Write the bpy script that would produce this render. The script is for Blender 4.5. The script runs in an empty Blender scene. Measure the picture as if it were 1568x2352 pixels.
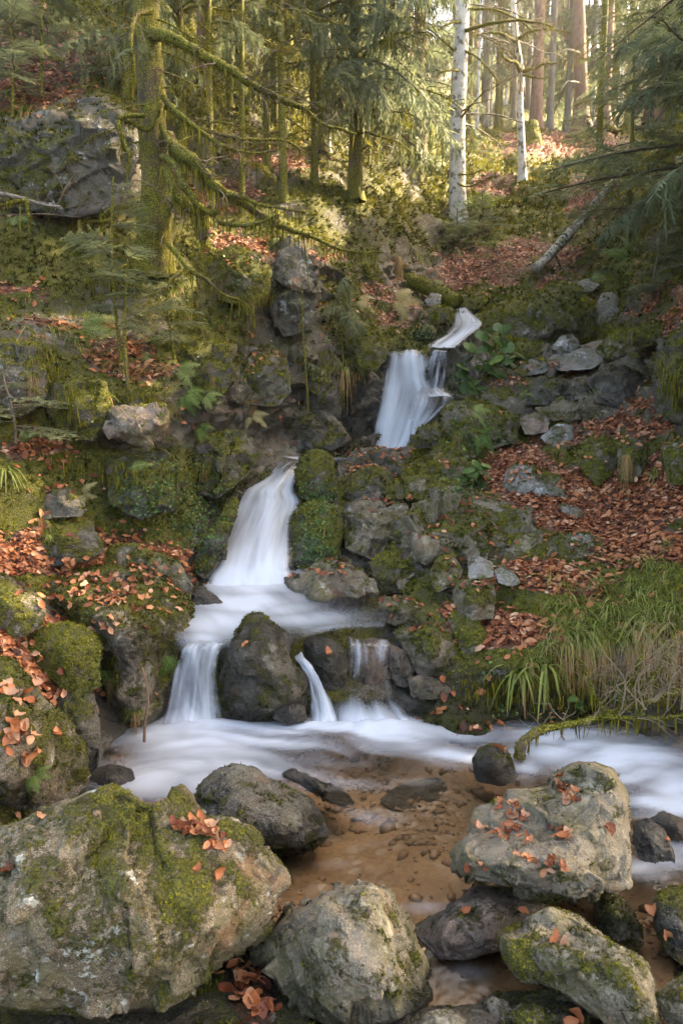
import bpy, math, random
import numpy as np
from mathutils import Vector, Matrix

random.seed(7)
RNG = np.random.default_rng(11)
SC = bpy.context.scene
COL = SC.collection

# ------------------------------------------------------------------ camera, sky, sun, exposure
F_PX, CU, CV = 1568.0, 784.0, 1176.0          # the photograph measured on a 1568 x 2352 grid
PITCH = math.radians(8.0)
CAM_H = 2.0
cam_d = bpy.data.cameras.new('camera')
cam = bpy.data.objects.new('camera', cam_d)
COL.objects.link(cam)
cam.location = (0, 0, CAM_H)
cam.rotation_euler = (math.radians(90) - PITCH, 0, 0)
cam_d.sensor_fit = 'HORIZONTAL'
cam_d.sensor_width = 24.0
cam_d.lens = 24.0
cam_d.clip_start = 0.05
cam_d.clip_end = 800
SC.camera = cam
SC.render.resolution_x, SC.render.resolution_y = 682, 1024

SUN_EL, SUN_AZ = math.radians(38), math.radians(69)       # azimuth clockwise from +Y towards +X
world = bpy.data.worlds.new('World')
SC.world = world
world.use_nodes = True
wn = world.node_tree.nodes
wl = world.node_tree.links
bg = wn['Background']
sky = wn.new('ShaderNodeTexSky')
sky.sky_type = 'NISHITA'
sky.sun_disc = False
sky.sun_elevation = SUN_EL
sky.sun_rotation = SUN_AZ
sky.altitude = 500
sky.air_density = 0.7
sky.dust_density = 7.0
sky.ozone_density = 0.0
bg.inputs['Strength'].default_value = 0.15
warm = wn.new('ShaderNodeMix')                     # warm white balance of the forest shade
warm.data_type, warm.blend_type = 'RGBA', 'MULTIPLY'
warm.inputs[0].default_value = 1.0
warm.inputs[7].default_value = (1.0, .91, .75, 1)
wl.new(sky.outputs[0], warm.inputs[6])
wl.new(warm.outputs[2], bg.inputs['Color'])

sun_d = bpy.data.lights.new('sun', 'SUN')
sun_d.energy = 3.0
sun_d.angle = math.radians(0.6)
sun_d.color = (1.0, 0.80, 0.52)
sun = bpy.data.objects.new('sun', sun_d)
COL.objects.link(sun)
SUN_DIR = Vector((math.sin(SUN_AZ) * math.cos(SUN_EL), math.cos(SUN_AZ) * math.cos(SUN_EL), math.sin(SUN_EL)))
sun.rotation_euler = SUN_DIR.to_track_quat('Z', 'Y').to_euler()

SC.view_settings.view_transform = 'Standard'
SC.view_settings.look = 'None'
SC.view_settings.exposure = 3.55
SC.view_settings.gamma = 1.0
SC.render.engine = 'CYCLES'
SC.cycles.max_bounces = 6
SC.cycles.diffuse_bounces = 3
SC.cycles.glossy_bounces = 2
SC.cycles.transmission_bounces = 4
SC.cycles.transparent_max_bounces = 10
SC.cycles.sample_clamp_indirect = 6
SC.cycles.use_denoising = True

# ------------------------------------------------------------------ maths helpers
SP, CP = math.sin(PITCH), math.cos(PITCH)

def W(u, v, Y):
    """World points at forward distance Y that the camera sees at (u, v)."""
    u = np.asarray(u, float); v = np.asarray(v, float); Y = np.asarray(Y, float)
    dx = (u - CU) / F_PX
    dy = (CV - v) / F_PX
    fy = CP + dy * SP
    fz = -SP + dy * CP
    return np.stack(np.broadcast_arrays(dx / fy * Y, Y, CAM_H + fz / fy * Y), -1)

def Yz(v, z):
    """Forward distance at which row v meets height z."""
    dy = (CV - v) / F_PX
    return (z - CAM_H) / ((-SP + dy * CP) / (CP + dy * SP))

def proj(P):
    d = P - np.array([0, 0, CAM_H])
    f = d[..., 1] * CP - d[..., 2] * SP
    up = d[..., 1] * SP + d[..., 2] * CP
    f = np.maximum(f, 1e-3)
    return CU + F_PX * d[..., 0] / f, CV - F_PX * up / f

def _h(ix, iy, iz, seed):
    with np.errstate(over='ignore'):
        h = (ix.astype(np.uint32) * np.uint32(374761393) + iy.astype(np.uint32) * np.uint32(668265263)
             + iz.astype(np.uint32) * np.uint32(2147483647) + np.uint32((seed * 974711 + 12345) & 0xffffffff))
        h = (h ^ (h >> np.uint32(13))) * np.uint32(1274126177)
        h = (h ^ (h >> np.uint32(16))) * np.uint32(2246822519)
        h = h ^ (h >> np.uint32(15))
    return h.astype(np.float64) / 4294967295.0

def vnoise(P, seed=0):
    """Value noise in -1..1."""
    i = np.floor(P).astype(np.int64)
    f = P - i
    f = f * f * f * (f * (f * 6 - 15) + 10)
    r = 0
    for a in (0, 1):
        wa = f[:, 0] if a else 1 - f[:, 0]
        for b in (0, 1):
            wb = f[:, 1] if b else 1 - f[:, 1]
            for c in (0, 1):
                wc = f[:, 2] if c else 1 - f[:, 2]
                r = r + wa * wb * wc * _h(i[:, 0] + a, i[:, 1] + b, i[:, 2] + c, seed)
    return r * 2 - 1

def fbm(P, scale, octs=4, seed=0, gain=0.5):
    P = np.asarray(P) * scale
    a, r, n = 1.0, 0, 0
    for k in range(octs):
        r = r + a * vnoise(P + 17.3 * k, seed + k)
        n += a
        a *= gain
        P = P * 2.03
    return r / n

def chips(P, scale, seed=0):
    """Broken-rock relief: every Voronoi cell is a tilted, offset facet. Returns (relief, F1, cell random)."""
    Q = np.asarray(P) * scale
    i = np.floor(Q).astype(np.int64)
    best = np.full(len(Q), 1e9)
    rel = np.zeros(len(Q)); rid = np.zeros(len(Q))
    for a in (-1, 0, 1):
        for b in (-1, 0, 1):
            for c in (-1, 0, 1):
                x, y, z = i[:, 0] + a, i[:, 1] + b, i[:, 2] + c
                cx = np.stack([x + _h(x, y, z, seed), y + _h(x, y, z, seed + 1), z + _h(x, y, z, seed + 2)], -1)
                d = Q - cx
                dd = (d * d).sum(1)
                m = dd < best
                if not m.any():
                    continue
                t = np.stack([_h(x[m], y[m], z[m], seed + 3), _h(x[m], y[m], z[m], seed + 4), _h(x[m], y[m], z[m], seed + 5)], -1) * 2 - 1
                o = _h(x[m], y[m], z[m], seed + 6) * 2 - 1
                best[m] = dd[m]
                rel[m] = (d[m] * t).sum(1) + 0.55 * o
                rid[m] = _h(x[m], y[m], z[m], seed + 7)
    return rel, np.sqrt(best), rid

def sstep(a, b, x):
    t = np.clip((x - a) / (b - a), 0, 1)
    return t * t * (3 - 2 * t)

def rbf(pts, vals, kind='tps', smooth=0.0):
    """Scattered-data interpolation in the plane; returns a function of an (n, 2) array."""
    pts = np.asarray(pts, float); vals = np.asarray(vals, float)
    n = len(pts)
    def k(r):
        if kind == 'lin':
            return r
        return np.where(r > 1e-9, r * r * np.log(r + 1e-12), 0)
    A = np.zeros((n + 3, n + 3))
    r = np.linalg.norm(pts[:, None] - pts[None], axis=-1)
    A[:n, :n] = k(r) + np.eye(n) * smooth * (-1 if kind == 'lin' else 1)
    A[:n, n] = 1; A[:n, n + 1:] = pts
    A[n, :n] = 1; A[n + 1:, :n] = pts.T
    w = np.linalg.lstsq(A, np.concatenate([vals, np.zeros(3)]), rcond=None)[0]
    def f(q):
        q = np.asarray(q, float)
        out = np.empty(len(q))
        for s in range(0, len(q), 20000):
            e = q[s:s + 20000]
            rr = np.linalg.norm(e[:, None] - pts[None], axis=-1)
            out[s:s + 20000] = k(rr) @ w[:n] + w[n] + e @ w[n + 1:]
        return out
    return f

def smooth_line(P, n):
    """Catmull-Rom resampling of a polyline (any dimension) to n points."""
    P = np.asarray(P, float)
    if len(P) < 3:
        t = np.linspace(0, 1, n)[:, None]
        return P[0] * (1 - t) + P[-1] * t
    Q = np.vstack([2 * P[0] - P[1], P, 2 * P[-1] - P[-2]])
    t = np.linspace(0, len(P) - 1 - 1e-9, n)
    i = np.floor(t).astype(int); f = (t - i)[:, None]
    a, b, c, d = Q[i], Q[i + 1], Q[i + 2], Q[i + 3]
    return 0.5 * (2 * b + (c - a) * f + (2 * a - 5 * b + 4 * c - d) * f * f + (3 * b - a - 3 * c + d) * f ** 3)

# ------------------------------------------------------------------ mesh helpers
def mesh(name, V, F, mats, attrs=None, smooth=True, mat_index=None):
    """F: one (n, k) array or a list of such arrays."""
    V = np.asarray(V, np.float32)
    Fs = F if isinstance(F, list) else [F]
    Fs = [np.asarray(f, np.int32) for f in Fs if len(f)]
    loops = np.concatenate([f.ravel() for f in Fs])
    sizes = np.concatenate([np.full(len(f), f.shape[1], np.int32) for f in Fs])
    starts = np.concatenate([[0], np.cumsum(sizes)[:-1]]).astype(np.int32)
    me = bpy.data.meshes.new(name)
    me.vertices.add(len(V)); me.vertices.foreach_set('co', V.ravel())
    me.loops.add(len(loops)); me.loops.foreach_set('vertex_index', loops)
    me.polygons.add(len(sizes)); me.polygons.foreach_set('loop_start', starts)
    me.polygons.foreach_set('loop_total', sizes)
    me.polygons.foreach_set('use_smooth', np.full(len(sizes), smooth, bool))
    for m in (mats if isinstance(mats, (list, tuple)) else [mats]):
        me.materials.append(m)
    if mat_index is not None:
        me.polygons.foreach_set('material_index', np.asarray(mat_index, np.int32))
    for k, a in (attrs or {}).items():
        a = np.asarray(a, np.float32)
        if a.ndim == 1:
            me.attributes.new(k, 'FLOAT', 'POINT').data.foreach_set('value', a)
        else:
            me.attributes.new(k, 'FLOAT_VECTOR', 'POINT').data.foreach_set('vector', a.ravel())
    me.update(calc_edges=True)
    return me

def link(name, me, parent=None, loc=None):
    o = bpy.data.objects.new(name, me)
    COL.objects.link(o)
    if parent is not None:
        o.parent = parent
    if loc is not None:
        o.location = loc
    return o

def tag(o, label=None, cat=None, group=None, kind=None):
    if label: o['label'] = label
    if cat: o['category'] = cat
    if group: o['group'] = group
    if kind: o['kind'] = kind
    return o

def empty(name, loc, label, cat, group=None):
    o = bpy.data.objects.new(name, None)
    o.empty_display_size = 0.1
    COL.objects.link(o)
    o.location = loc
    return tag(o, label, cat, group)

def copy_tree(o, parent=None):
    c = o.copy()
    COL.objects.link(c)
    if parent is not None:
        c.parent = parent
    for ch in list(o.children):
        copy_tree(ch, c)
    return c

def grid_faces(nr, nc, closed=False):
    r = np.arange(nr - 1)[:, None]
    c = np.arange(nc if closed else nc - 1)[None]
    a = r * nc + c
    b = r * nc + (c + 1) % nc
    return np.stack([a, b, b + nc, a + nc], -1).reshape(-1, 4)

def vnormals(V, F):
    n = np.zeros_like(V)
    a, b, c, d = (V[F[:, i]] for i in range(4))
    fn = np.cross(c - a, d - b)
    for i in range(4):
        for k in range(3):
            n[:, k] += np.bincount(F[:, i], fn[:, k], len(V))
    return n / np.maximum(np.linalg.norm(n, axis=1, keepdims=True), 1e-12)

def tube(path, radii, sides=8, cap=True):
    """Verts and quads of a tapering tube along a path."""
    P = np.asarray(path, float)
    n = len(P)
    R = np.broadcast_to(np.asarray(radii, float), (n,))
    T = np.gradient(P, axis=0)
    T /= np.maximum(np.linalg.norm(T, axis=1, keepdims=True), 1e-9)
    ref = np.array([0.31, 0.17, 0.93]) if abs(T[0, 2]) < .8 else np.array([.93, .2, .3])
    A = np.cross(T, ref); A /= np.linalg.norm(A, axis=1, keepdims=True)
    B = np.cross(T, A)
    t = np.linspace(0, 2 * np.pi, sides, endpoint=False)
    V = P[:, None] + R[:, None, None] * (np.cos(t)[None, :, None] * A[:, None] + np.sin(t)[None, :, None] * B[:, None])
    F = grid_faces(n, sides, True)
    return V.reshape(-1, 3), F

class Bag:
    """Collects triangles and quads of one mesh."""
    def __init__(s):
        s.V, s.F3, s.F4, s.A, s.n = [], [], [], [], 0
    def add(s, V, F, tone=0.5):
        V = np.asarray(V, float)
        F = np.asarray(F, int)
        (s.F3 if F.shape[1] == 3 else s.F4).append(F + s.n)
        s.V.append(V); s.A.append(np.broadcast_to(np.asarray(tone, float), (len(V),)))
        s.n += len(V)
    def mesh(s, name, mat, loc=(0, 0, 0), smooth=True):
        V = np.concatenate(s.V) - np.asarray(loc)
        return mesh(name, V, [np.concatenate(f) for f in (s.F3, s.F4) if f], mat, {'tone': np.concatenate(s.A)}, smooth)

def stamp(T_V, T_F, pos, X, Yv, Z, scale, tone, bag):
    """Adds many copies of a template (T_V, T_F) with frames X, Y, Z."""
    n = len(pos)
    if n == 0:
        return
    scale = np.broadcast_to(scale, (n,))
    V = (T_V[None, :, 0, None] * X[:, None] + T_V[None, :, 1, None] * Yv[:, None] + T_V[None, :, 2, None] * Z[:, None]) * scale[:, None, None] + pos[:, None]
    m = len(T_V)
    F = T_F[None] + (np.arange(n) * m)[:, None, None]
    bag.add(V.reshape(-1, 3), F.reshape(-1, T_F.shape[1]), np.repeat(np.broadcast_to(tone, (n,)), m))

def frames(N, spin):
    """Orthonormal frames with Z along N and X spun by an angle."""
    ref = np.where(np.abs(N[:, 2:3]) < .9, np.array([[0, 0, 1.0]]), np.array([[1.0, 0, 0]]))
    A = np.cross(ref, N); A /= np.maximum(np.linalg.norm(A, axis=1, keepdims=True), 1e-9)
    B = np.cross(N, A)
    c, s = np.cos(spin)[:, None], np.sin(spin)[:, None]
    return A * c + B * s, -A * s + B * c, N

# ------------------------------------------------------------------ materials
def new_mat(name):
    m = bpy.data.materials.new(name)
    m.use_nodes = True
    nt = m.node_tree
    nt.nodes.clear()
    out = nt.nodes.new('ShaderNodeOutputMaterial')
    return m, nt, out

class N:
    def __init__(s, nt):
        s.nt = nt
    def new(s, t, **kw):
        n = s.nt.nodes.new(t)
        for k, v in kw.items():
            setattr(n, k, v)
        return n
    def put(s, sock, v):
        if isinstance(v, bpy.types.NodeSocket):
            s.nt.links.new(v, sock)
        elif isinstance(v, (tuple, list)) and len(v) == 3 and sock.type == 'RGBA':
            sock.default_value = (*v, 1)
        else:
            sock.default_value = v
    def attr(s, name):
        return s.new('ShaderNodeAttribute', attribute_name=name).outputs['Fac']
    def pos(s):
        return s.new('ShaderNodeNewGeometry').outputs['Position']
    def noise(s, vec, scale, detail=4, rough=.55, dist=0.0):
        n = s.new('ShaderNodeTexNoise')
        s.put(n.inputs['Vector'], vec); n.inputs['Scale'].default_value = scale
        n.inputs['Detail'].default_value = detail; n.inputs['Roughness'].default_value = rough
        n.inputs['Distortion'].default_value = dist
        return n.outputs['Fac']
    def vor(s, vec, scale, out='Distance', feature='F1'):
        n = s.new('ShaderNodeTexVoronoi', feature=feature)
        s.put(n.inputs['Vector'], vec); n.inputs['Scale'].default_value = scale
        return n.outputs[out]
    def ramp(s, x, a, b, lo=0.0, hi=1.0):
        n = s.new('ShaderNodeMapRange', interpolation_type='SMOOTHSTEP')
        s.put(n.inputs['Value'], x)
        for k, v in (('From Min', a), ('From Max', b), ('To Min', lo), ('To Max', hi)):
            n.inputs[k].default_value = v
        return n.outputs[0]
    def math(s, op, a, b=0.0, c=None, clamp=False):
        n = s.new('ShaderNodeMath', operation=op, use_clamp=clamp)
        s.put(n.inputs[0], a); s.put(n.inputs[1], b)
        if c is not None: s.put(n.inputs[2], c)
        return n.outputs[0]
    def mix(s, f, a, b, mode='MIX'):
        n = s.new('ShaderNodeMix', data_type='RGBA', blend_type=mode)
        s.put(n.inputs[0], f); s.put(n.inputs[6], a); s.put(n.inputs[7], b)
        return n.outputs[2]
    def bump(s, h, dist, strength=1.0, normal=None):
        n = s.new('ShaderNodeBump')
        s.put(n.inputs['Height'], h); n.inputs['Distance'].default_value = dist
        s.put(n.inputs['Strength'], strength)
        if normal is not None: s.put(n.inputs['Normal'], normal)
        return n.outputs[0]
    def prin(s, col, rough=.8, normal=None, spec=.3):
        n = s.new('ShaderNodeBsdfPrincipled')
        s.put(n.inputs['Base Color'], col); s.put(n.inputs['Roughness'], rough)
        s.put(n.inputs['Specular IOR Level'], spec)
        if normal is not None: s.put(n.inputs['Normal'], normal)
        return n.outputs[0]

MOSS_A, MOSS_B, MOSS_C = (.026, .029, .005), (.115, .115, .012), (.29, .26, .026)
LEAF_D, LEAF_M, LEAF_L = (.11, .036, .018), (.29, .12, .06), (.45, .26, .16)

def ground_mat(name, c1, c2, c3, lichen=(.5, .52, .47), lichen_amt=0.5, speck=.35, moss_fine=1.0, film_amt=.8):
    """Stone that turns to moss, leaf mould or a dark skin of wet and painted shade where the mesh says so."""
    m, nt, out = new_mat(name)
    n = N(nt); p = n.pos()
    big = n.noise(p, 2.3, 5, .6)
    mid = n.noise(p, 9, 6, .62, .4)
    fine = n.noise(p, 62, 5, .65)
    grain = n.noise(p, 260, 2, .6)
    col = n.mix(n.ramp(big, .36, .62), c1, c2)
    col = n.mix(n.ramp(mid, .45, .7), col, c3)
    col = n.mix(n.ramp(fine, .35, .7, 0, speck), col, (.035, .032, .026))
    col = n.mix(n.ramp(grain, .52, .66, 0, speck), col, (.62, .58, .50))
    lic = n.math('MULTIPLY', n.ramp(n.noise(p, 4.6, 6, .68, .2), .585, .63), lichen_amt)
    lic2 = n.math('MULTIPLY', n.math('MULTIPLY', n.ramp(n.noise(p, 24, 4, .6), .58, .64), n.ramp(n.noise(p, 2.1, 3), .48, .6)), lichen_amt * .8)
    col = n.mix(n.math('MAXIMUM', lic, lic2), col, lichen)
    film = n.math('MULTIPLY', n.ramp(n.noise(p, 3.3, 5, .65, .3), .42, .58), n.ramp(n.noise(p, 38, 4, .6), .34, .58))
    col = n.mix(n.math('MULTIPLY', film, film_amt), col, (.085, .078, .028))
    rust = n.math('MULTIPLY', n.ramp(n.noise(p, 4.1, 4, .6, .5), .60, .70), .55)
    col = n.mix(rust, col, (.17, .085, .04))
    # earth and leaf mould
    soil = n.attr('soil')
    leafc = n.vor(p, 17, 'Color')
    sep = n.new('ShaderNodeSeparateColor'); nt.links.new(leafc, sep.inputs[0])
    lcol = n.mix(sep.outputs[0], LEAF_D, LEAF_M)
    lcol = n.mix(n.ramp(sep.outputs[1], .55, .95), lcol, LEAF_L)
    lcol = n.mix(n.ramp(n.vor(p, 17), .25, .55, 0, .75), lcol, (.045, .022, .012))
    soilc = n.mix(n.ramp(n.noise(p, 30, 4), .35, .65), (.035, .022, .014), (.085, .052, .03))
    lcol = n.mix(n.ramp(n.noise(p, 5, 4), .50, .66, 0, .7), lcol, soilc)
    sf = n.ramp(n.math('ADD', soil, n.math('MULTIPLY', n.math('SUBTRACT', fine, .5), .8)), .35, .65)
    col = n.mix(sf, col, lcol)
    # moss
    moss = n.attr('moss')
    mf = n.math('ADD', moss, n.math('MULTIPLY', n.math('SUBTRACT', fine, .5), 1.1 * moss_fine))
    mf = n.math('ADD', mf, n.math('MULTIPLY', n.math('SUBTRACT', mid, .5), .6))
    mf = n.ramp(mf, .40, .66)
    tuft = n.noise(p, 95, 4, .7)
    mcol = n.mix(n.ramp(tuft, .34, .62), MOSS_A, MOSS_B)
    mcol = n.mix(n.math('MULTIPLY', n.ramp(tuft, .52, .74), n.ramp(big, .40, .62)), mcol, MOSS_C)
    mcol = n.mix(n.ramp(n.noise(p, 6, 4), .55, .72, 0, .45), mcol, (.075, .052, .014))
    col = n.mix(mf, col, mcol)
    # wet skin, which also carries the painted shade of the bank wall
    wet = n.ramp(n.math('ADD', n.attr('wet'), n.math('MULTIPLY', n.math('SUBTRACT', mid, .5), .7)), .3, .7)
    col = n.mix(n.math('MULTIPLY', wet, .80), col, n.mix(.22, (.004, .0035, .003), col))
    rough = n.math('SUBTRACT', .82, n.math('MULTIPLY', wet, n.math('SUBTRACT', .44, n.math('MULTIPLY', mf, .25))))
    h = n.math('ADD', n.math('MULTIPLY', mid, .5), n.math('MULTIPLY', fine, .16))
    h = n.math('ADD', h, n.math('MULTIPLY', n.math('MULTIPLY', tuft, mf), .34))
    h = n.math('ADD', h, n.math('MULTIPLY', grain, .025))
    nor = n.bump(h, .07, 1.0)
    nt.links.new(n.prin(col, rough, nor, .35), out.inputs[0])
    return m

M = {}
M['ground'] = ground_mat('ground', (.075, .06, .042), (.115, .095, .07), (.05, .042, .03), lichen_amt=.25, film_amt=.35)
M['granite'] = ground_mat('granite_rock', (.165, .128, .078), (.125, .094, .052), (.10, .06, .032), lichen=(.56, .58, .53), lichen_amt=.8)
M['pale'] = ground_mat('pale_rock', (.195, .162, .118), (.15, .128, .09), (.12, .098, .066), lichen=(.36, .35, .27), lichen_amt=.5, speck=.3)
M['pink'] = ground_mat('pink_rock', (.24, .165, .125), (.18, .13, .10), (.13, .11, .095), lichen_amt=.25)
M['brown'] = ground_mat('brown_rock', (.115, .09, .058), (.15, .12, .082), (.08, .065, .046), lichen_amt=.4)
M['grey'] = ground_mat('grey_rock', (.17, .165, .155), (.21, .205, .195), (.12, .118, .112), lichen=(.5, .52, .52), lichen_amt=.6)
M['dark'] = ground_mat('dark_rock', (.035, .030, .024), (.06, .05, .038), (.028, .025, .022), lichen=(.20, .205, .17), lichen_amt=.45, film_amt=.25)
M['cliff'] = ground_mat('cliff_rock', (.055, .048, .036), (.09, .08, .064), (.038, .033, .026), lichen=(.46, .49, .46), lichen_amt=.7, film_amt=.4)

def leafy_mat(name, cols, transl=.35, rough=.6, spec=.25):
    """Thin plant stuff: colour runs along the mesh's own 'tone' value."""
    m, nt, out = new_mat(name)
    n = N(nt)
    t = n.attr('tone')
    r = n.new('ShaderNodeValToRGB')
    cr = r.color_ramp
    while len(cr.elements) < len(cols):
        cr.elements.new(.5)
    for i, c in enumerate(cols):
        cr.elements[i].position = i / max(1, len(cols) - 1)
        cr.elements[i].color = (*c, 1)
    nt.links.new(t, r.inputs[0])
    info = n.new('ShaderNodeObjectInfo')
    col = n.mix(n.math('MULTIPLY', info.outputs['Random'], .35), r.outputs[0], n.mix(1.0, r.outputs[0], (.62, .66, .7), 'MULTIPLY'))
    b = n.prin(col, rough, None, spec)
    tr = n.new('ShaderNodeBsdfTranslucent')
    n.put(tr.inputs[0], col)
    mx = n.new('ShaderNodeMixShader')
    mx.inputs[0].default_value = transl
    nt.links.new(b, mx.inputs[1]); nt.links.new(tr.outputs[0], mx.inputs[2])
    nt.links.new(mx.outputs[0], out.inputs[0])
    return m

M['leaf'] = leafy_mat('beech_leaf', [(.05, .015, .009), (.17, .050, .022), (.34, .120, .046), (.43, .19, .088), (.50, .30, .19)], .15, .45)
M['moss'] = leafy_mat('moss_tuft', [(.018, .021, .004), (.062, .066, .008), (.17, .165, .016), (.33, .295, .03)], .3, .8, .1)
M['needle'] = leafy_mat('needles', [(.06, .075, .035), (.11, .14, .07), (.18, .215, .12), (.27, .28, .12)], .5, .55)
M['hangmoss'] = leafy_mat('hanging_moss', [(.06, .058, .008), (.15, .14, .014), (.30, .255, .025)], .4, .8, .1)
M['fern'] = leafy_mat('fern_frond', [(.06, .11, .02), (.12, .19, .035), (.25, .30, .09), (.46, .38, .18), (.36, .17, .06)], .4, .55)
M['grass'] = leafy_mat('grass_blade', [(.065, .10, .016), (.16, .20, .034), (.29, .30, .07), (.42, .30, .13), (.40, .22, .085), (.20, .10, .04)], .3, .45)
M['herb'] = leafy_mat('herb_leaf', [(.025, .055, .012), (.06, .11, .03), (.13, .20, .05), (.30, .33, .06)], .35, .4)

def bark_mat(name, c1, c2, moss_amt, vscale=(14, 14, 3), pale=None):
    m, nt, out = new_mat(name)
    n = N(nt)
    p = n.pos()
    mp = n.new('ShaderNodeMapping')
    nt.links.new(p, mp.inputs[0]); mp.inputs['Scale'].default_value = vscale
    a = n.noise(mp.outputs[0], 1.0, 6, .65, .6)
    b = n.noise(p, 3.2, 5, .6)
    f = n.noise(p, 55, 4, .65)
    col = n.mix(n.ramp(a, .35, .65), c1, c2)
    if pale:
        col = n.mix(n.ramp(n.noise(p, 5.5, 5, .6), .53, .6), col, pale)
    mf = n.ramp(n.math('ADD', n.math('MULTIPLY', n.math('SUBTRACT', f, .5), .7), n.math('ADD', b, moss_amt - .5)), .42, .62)
    mc = n.mix(n.ramp(f, .35, .65), MOSS_A, MOSS_B)
    mc = n.mix(n.ramp(n.noise(p, 110, 3), .48, .66), mc, MOSS_C)
    col = n.mix(mf, col, mc)
    h = n.math('ADD', a, n.math('MULTIPLY', f, .5))
    nt.links.new(n.prin(col, .85, n.bump(h, .02, .8), .2), out.inputs[0])
    return m

M['bark_moss'] = bark_mat('mossy_bark', (.06, .045, .03), (.10, .075, .05), .62)
M['bark_moss_light'] = bark_mat('lichen_bark', (.05, .036, .022), (.10, .075, .045), .58)
M['bark_spruce'] = bark_mat('spruce_bark', (.13, .075, .05), (.20, .13, .09), .10)
M['bark_grey'] = bark_mat('grey_bark', (.13, .12, .10), (.20, .18, .15), .22)
M['bark_white'] = bark_mat('whitish_bark', (.42, .42, .42), (.58, .57, .55), -.02, (3, 3, 9), (.16, .14, .11))
M['bark_fallen'] = bark_mat('fallen_birch_bark', (.30, .28, .25), (.42, .39, .34), .42, (3, 3, 9), (.12, .10, .07))
M['twig'] = bark_mat('bare_twig', (.10, .075, .05), (.16, .125, .09), .05)
M['twig_pale'] = bark_mat('pale_twig', (.17, .13, .08), (.24, .19, .12), .05)
# ------------------------------------------------------------------ terrain
CP_TXT = '''
1150 1600 4.5  1350 1620 4.5  1568 1640 4.4  1150 1540 4.42 1300 1480 4.5 1450 1450 4.55 1568 1420 4.5
1250 1350 5.2  1400 1320 5.3  1568 1280 5.3  1100 1440 4.95 1000 1480 4.8 950 1560 4.65 900 1500 4.75 850 1560 4.6
1200 1230 6.1  1400 1220 6.2  1568 1180 6.0  1200 1150 6.8  1400 1130 7.0 1568 1080 6.5 1150 1080 7.6 1300 1050 7.7 1400 1000 7.8
1100 960 8.4   1250 970 8.6   1200 880 9.2   1350 900 9.2   1300 840 10.0 1400 800 10.2 1250 760 11.2 1400 720 11.5
1450 900 8.6   1480 850 8.7   1500 780 8.8   1568 850 7.1   1568 960 6.9  1500 960 7.6  1568 700 8.2  1450 700 10.5 1568 620 9.5
800 1340 5.9   900 1300 6.0   800 1200 6.6   900 1180 6.7   850 1110 7.3  720 1120 7.2  720 1220 6.4  850 1050 8.0  950 1040 8.3 1000 1000 8.6
1050 900 9.4   1040 830 9.7   1100 1250 6.0  1050 1350 5.3  1130 1340 5.4  1000 1200 6.4
580 1330 6.05  590 1250 6.45  600 1180 6.8   620 1110 7.2   680 1050 7.75  780 1037 8.5  900 1035 9.2
930 950 9.5    950 860 9.6    940 808 9.7    1030 795 10.0  1060 725 11.4  1080 690 12.2
460 1400 5.35  430 1300 5.7   350 1300 5.5   200 1300 5.2   0 1300 4.7    100 1450 4.3   0 1450 3.9  300 1450 4.9  350 1600 4.5
250 1600 4.3   100 1600 3.7   450 1200 6.2   300 1200 5.9   100 1200 5.35 -100 1200 4.8  500 1100 6.8 350 1100 6.2  150 1100 5.7  0 1080 5.3
600 1020 7.7   450 1000 6.9   300 950 6.25   350 900 6.3    150 950 6.1   0 950 5.8      200 830 6.5 350 830 6.9   50 800 6.2  500 850 7.4
620 900 7.9    700 950 8.4    800 950 9.0    850 880 9.4    870 820 9.6   750 800 8.8    650 750 8.5 550 750 8.0   400 750 7.5 200 720 7.2 0 700 6.9
670 650 8.8    670 560 9.1    500 620 8.3    300 600 7.7    100 580 7.4   0 560 7.2   -300 700 6.2   100 450 7.7   250 450 7.9 100 280 8.0
250 280 8.2    350 420 8.5    100 200 8.6    0 150 9.0      200 100 10    0 0 11       300 100 10.7  200 0 12.2    400 0 14.5
450 450 9.6    600 450 10.6   500 300 11.6   650 350 12.2   500 150 14.5  700 200 16    700 0 22     800 500 11.2  800 300 15.5 900 500 12.8
900 300 18     900 600 11.6   850 700 10.4   780 650 9.8    920 720 10.8  1000 620 13.2 960 680 12.1 900 100 27    1000 0 40
1050 620 13.7  1150 640 12.9  1300 640 13    1450 620 11.6  1100 560 15.5 1250 540 16   1400 520 15  1568 520 11.2 1100 450 19
1250 430 20.5  1400 420 20    1568 400 14    1100 360 24    1250 350 25   1400 350 25   1568 320 20  1100 312 29   1250 307 30 1400 303 30
1568 285 26    1000 400 20    1000 320 26    1100 292 42    1300 288 42   1450 285 40   1100 230 62  1300 230 62   1500 230 58 1200 120 85 1500 120 80 1000 200 55
1750 1600 3.9  1750 1350 4.8  1750 1100 6.0  1750 800 7.0   1750 560 8.5  1750 330 12   2000 1500 3.8 2000 1000 5.2 2000 600 7.0 2000 250 9.5
2200 1600 3.5  2200 1000 4.6  2200 500 6.0   2200 0 8.0    2000 -100 12.5 1800 50 22   2200 -400 8.5 1800 -300 30  1300 -200 120 900 -300 60
-400 1300 4.0  -400 1000 4.8  -400 400 6.5  -400 0 8.0   -400 -350 10    0 -300 15   400 -300 22  -700 1300 3.4 -700 600 4.8 -700 0 6.5
-160 1900 2.6  0 1700 3.05  200 1690 3.8   -300 1650 2.8 -500 1900 2.2  -160 2150 2.1 -600 2352 1.7 -600 3200 .95 
'''
vals = [float(x) for x in CP_TXT.split()]
CPS = [tuple(vals[i:i + 3]) for i in range(0, len(vals), 3)]
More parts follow.
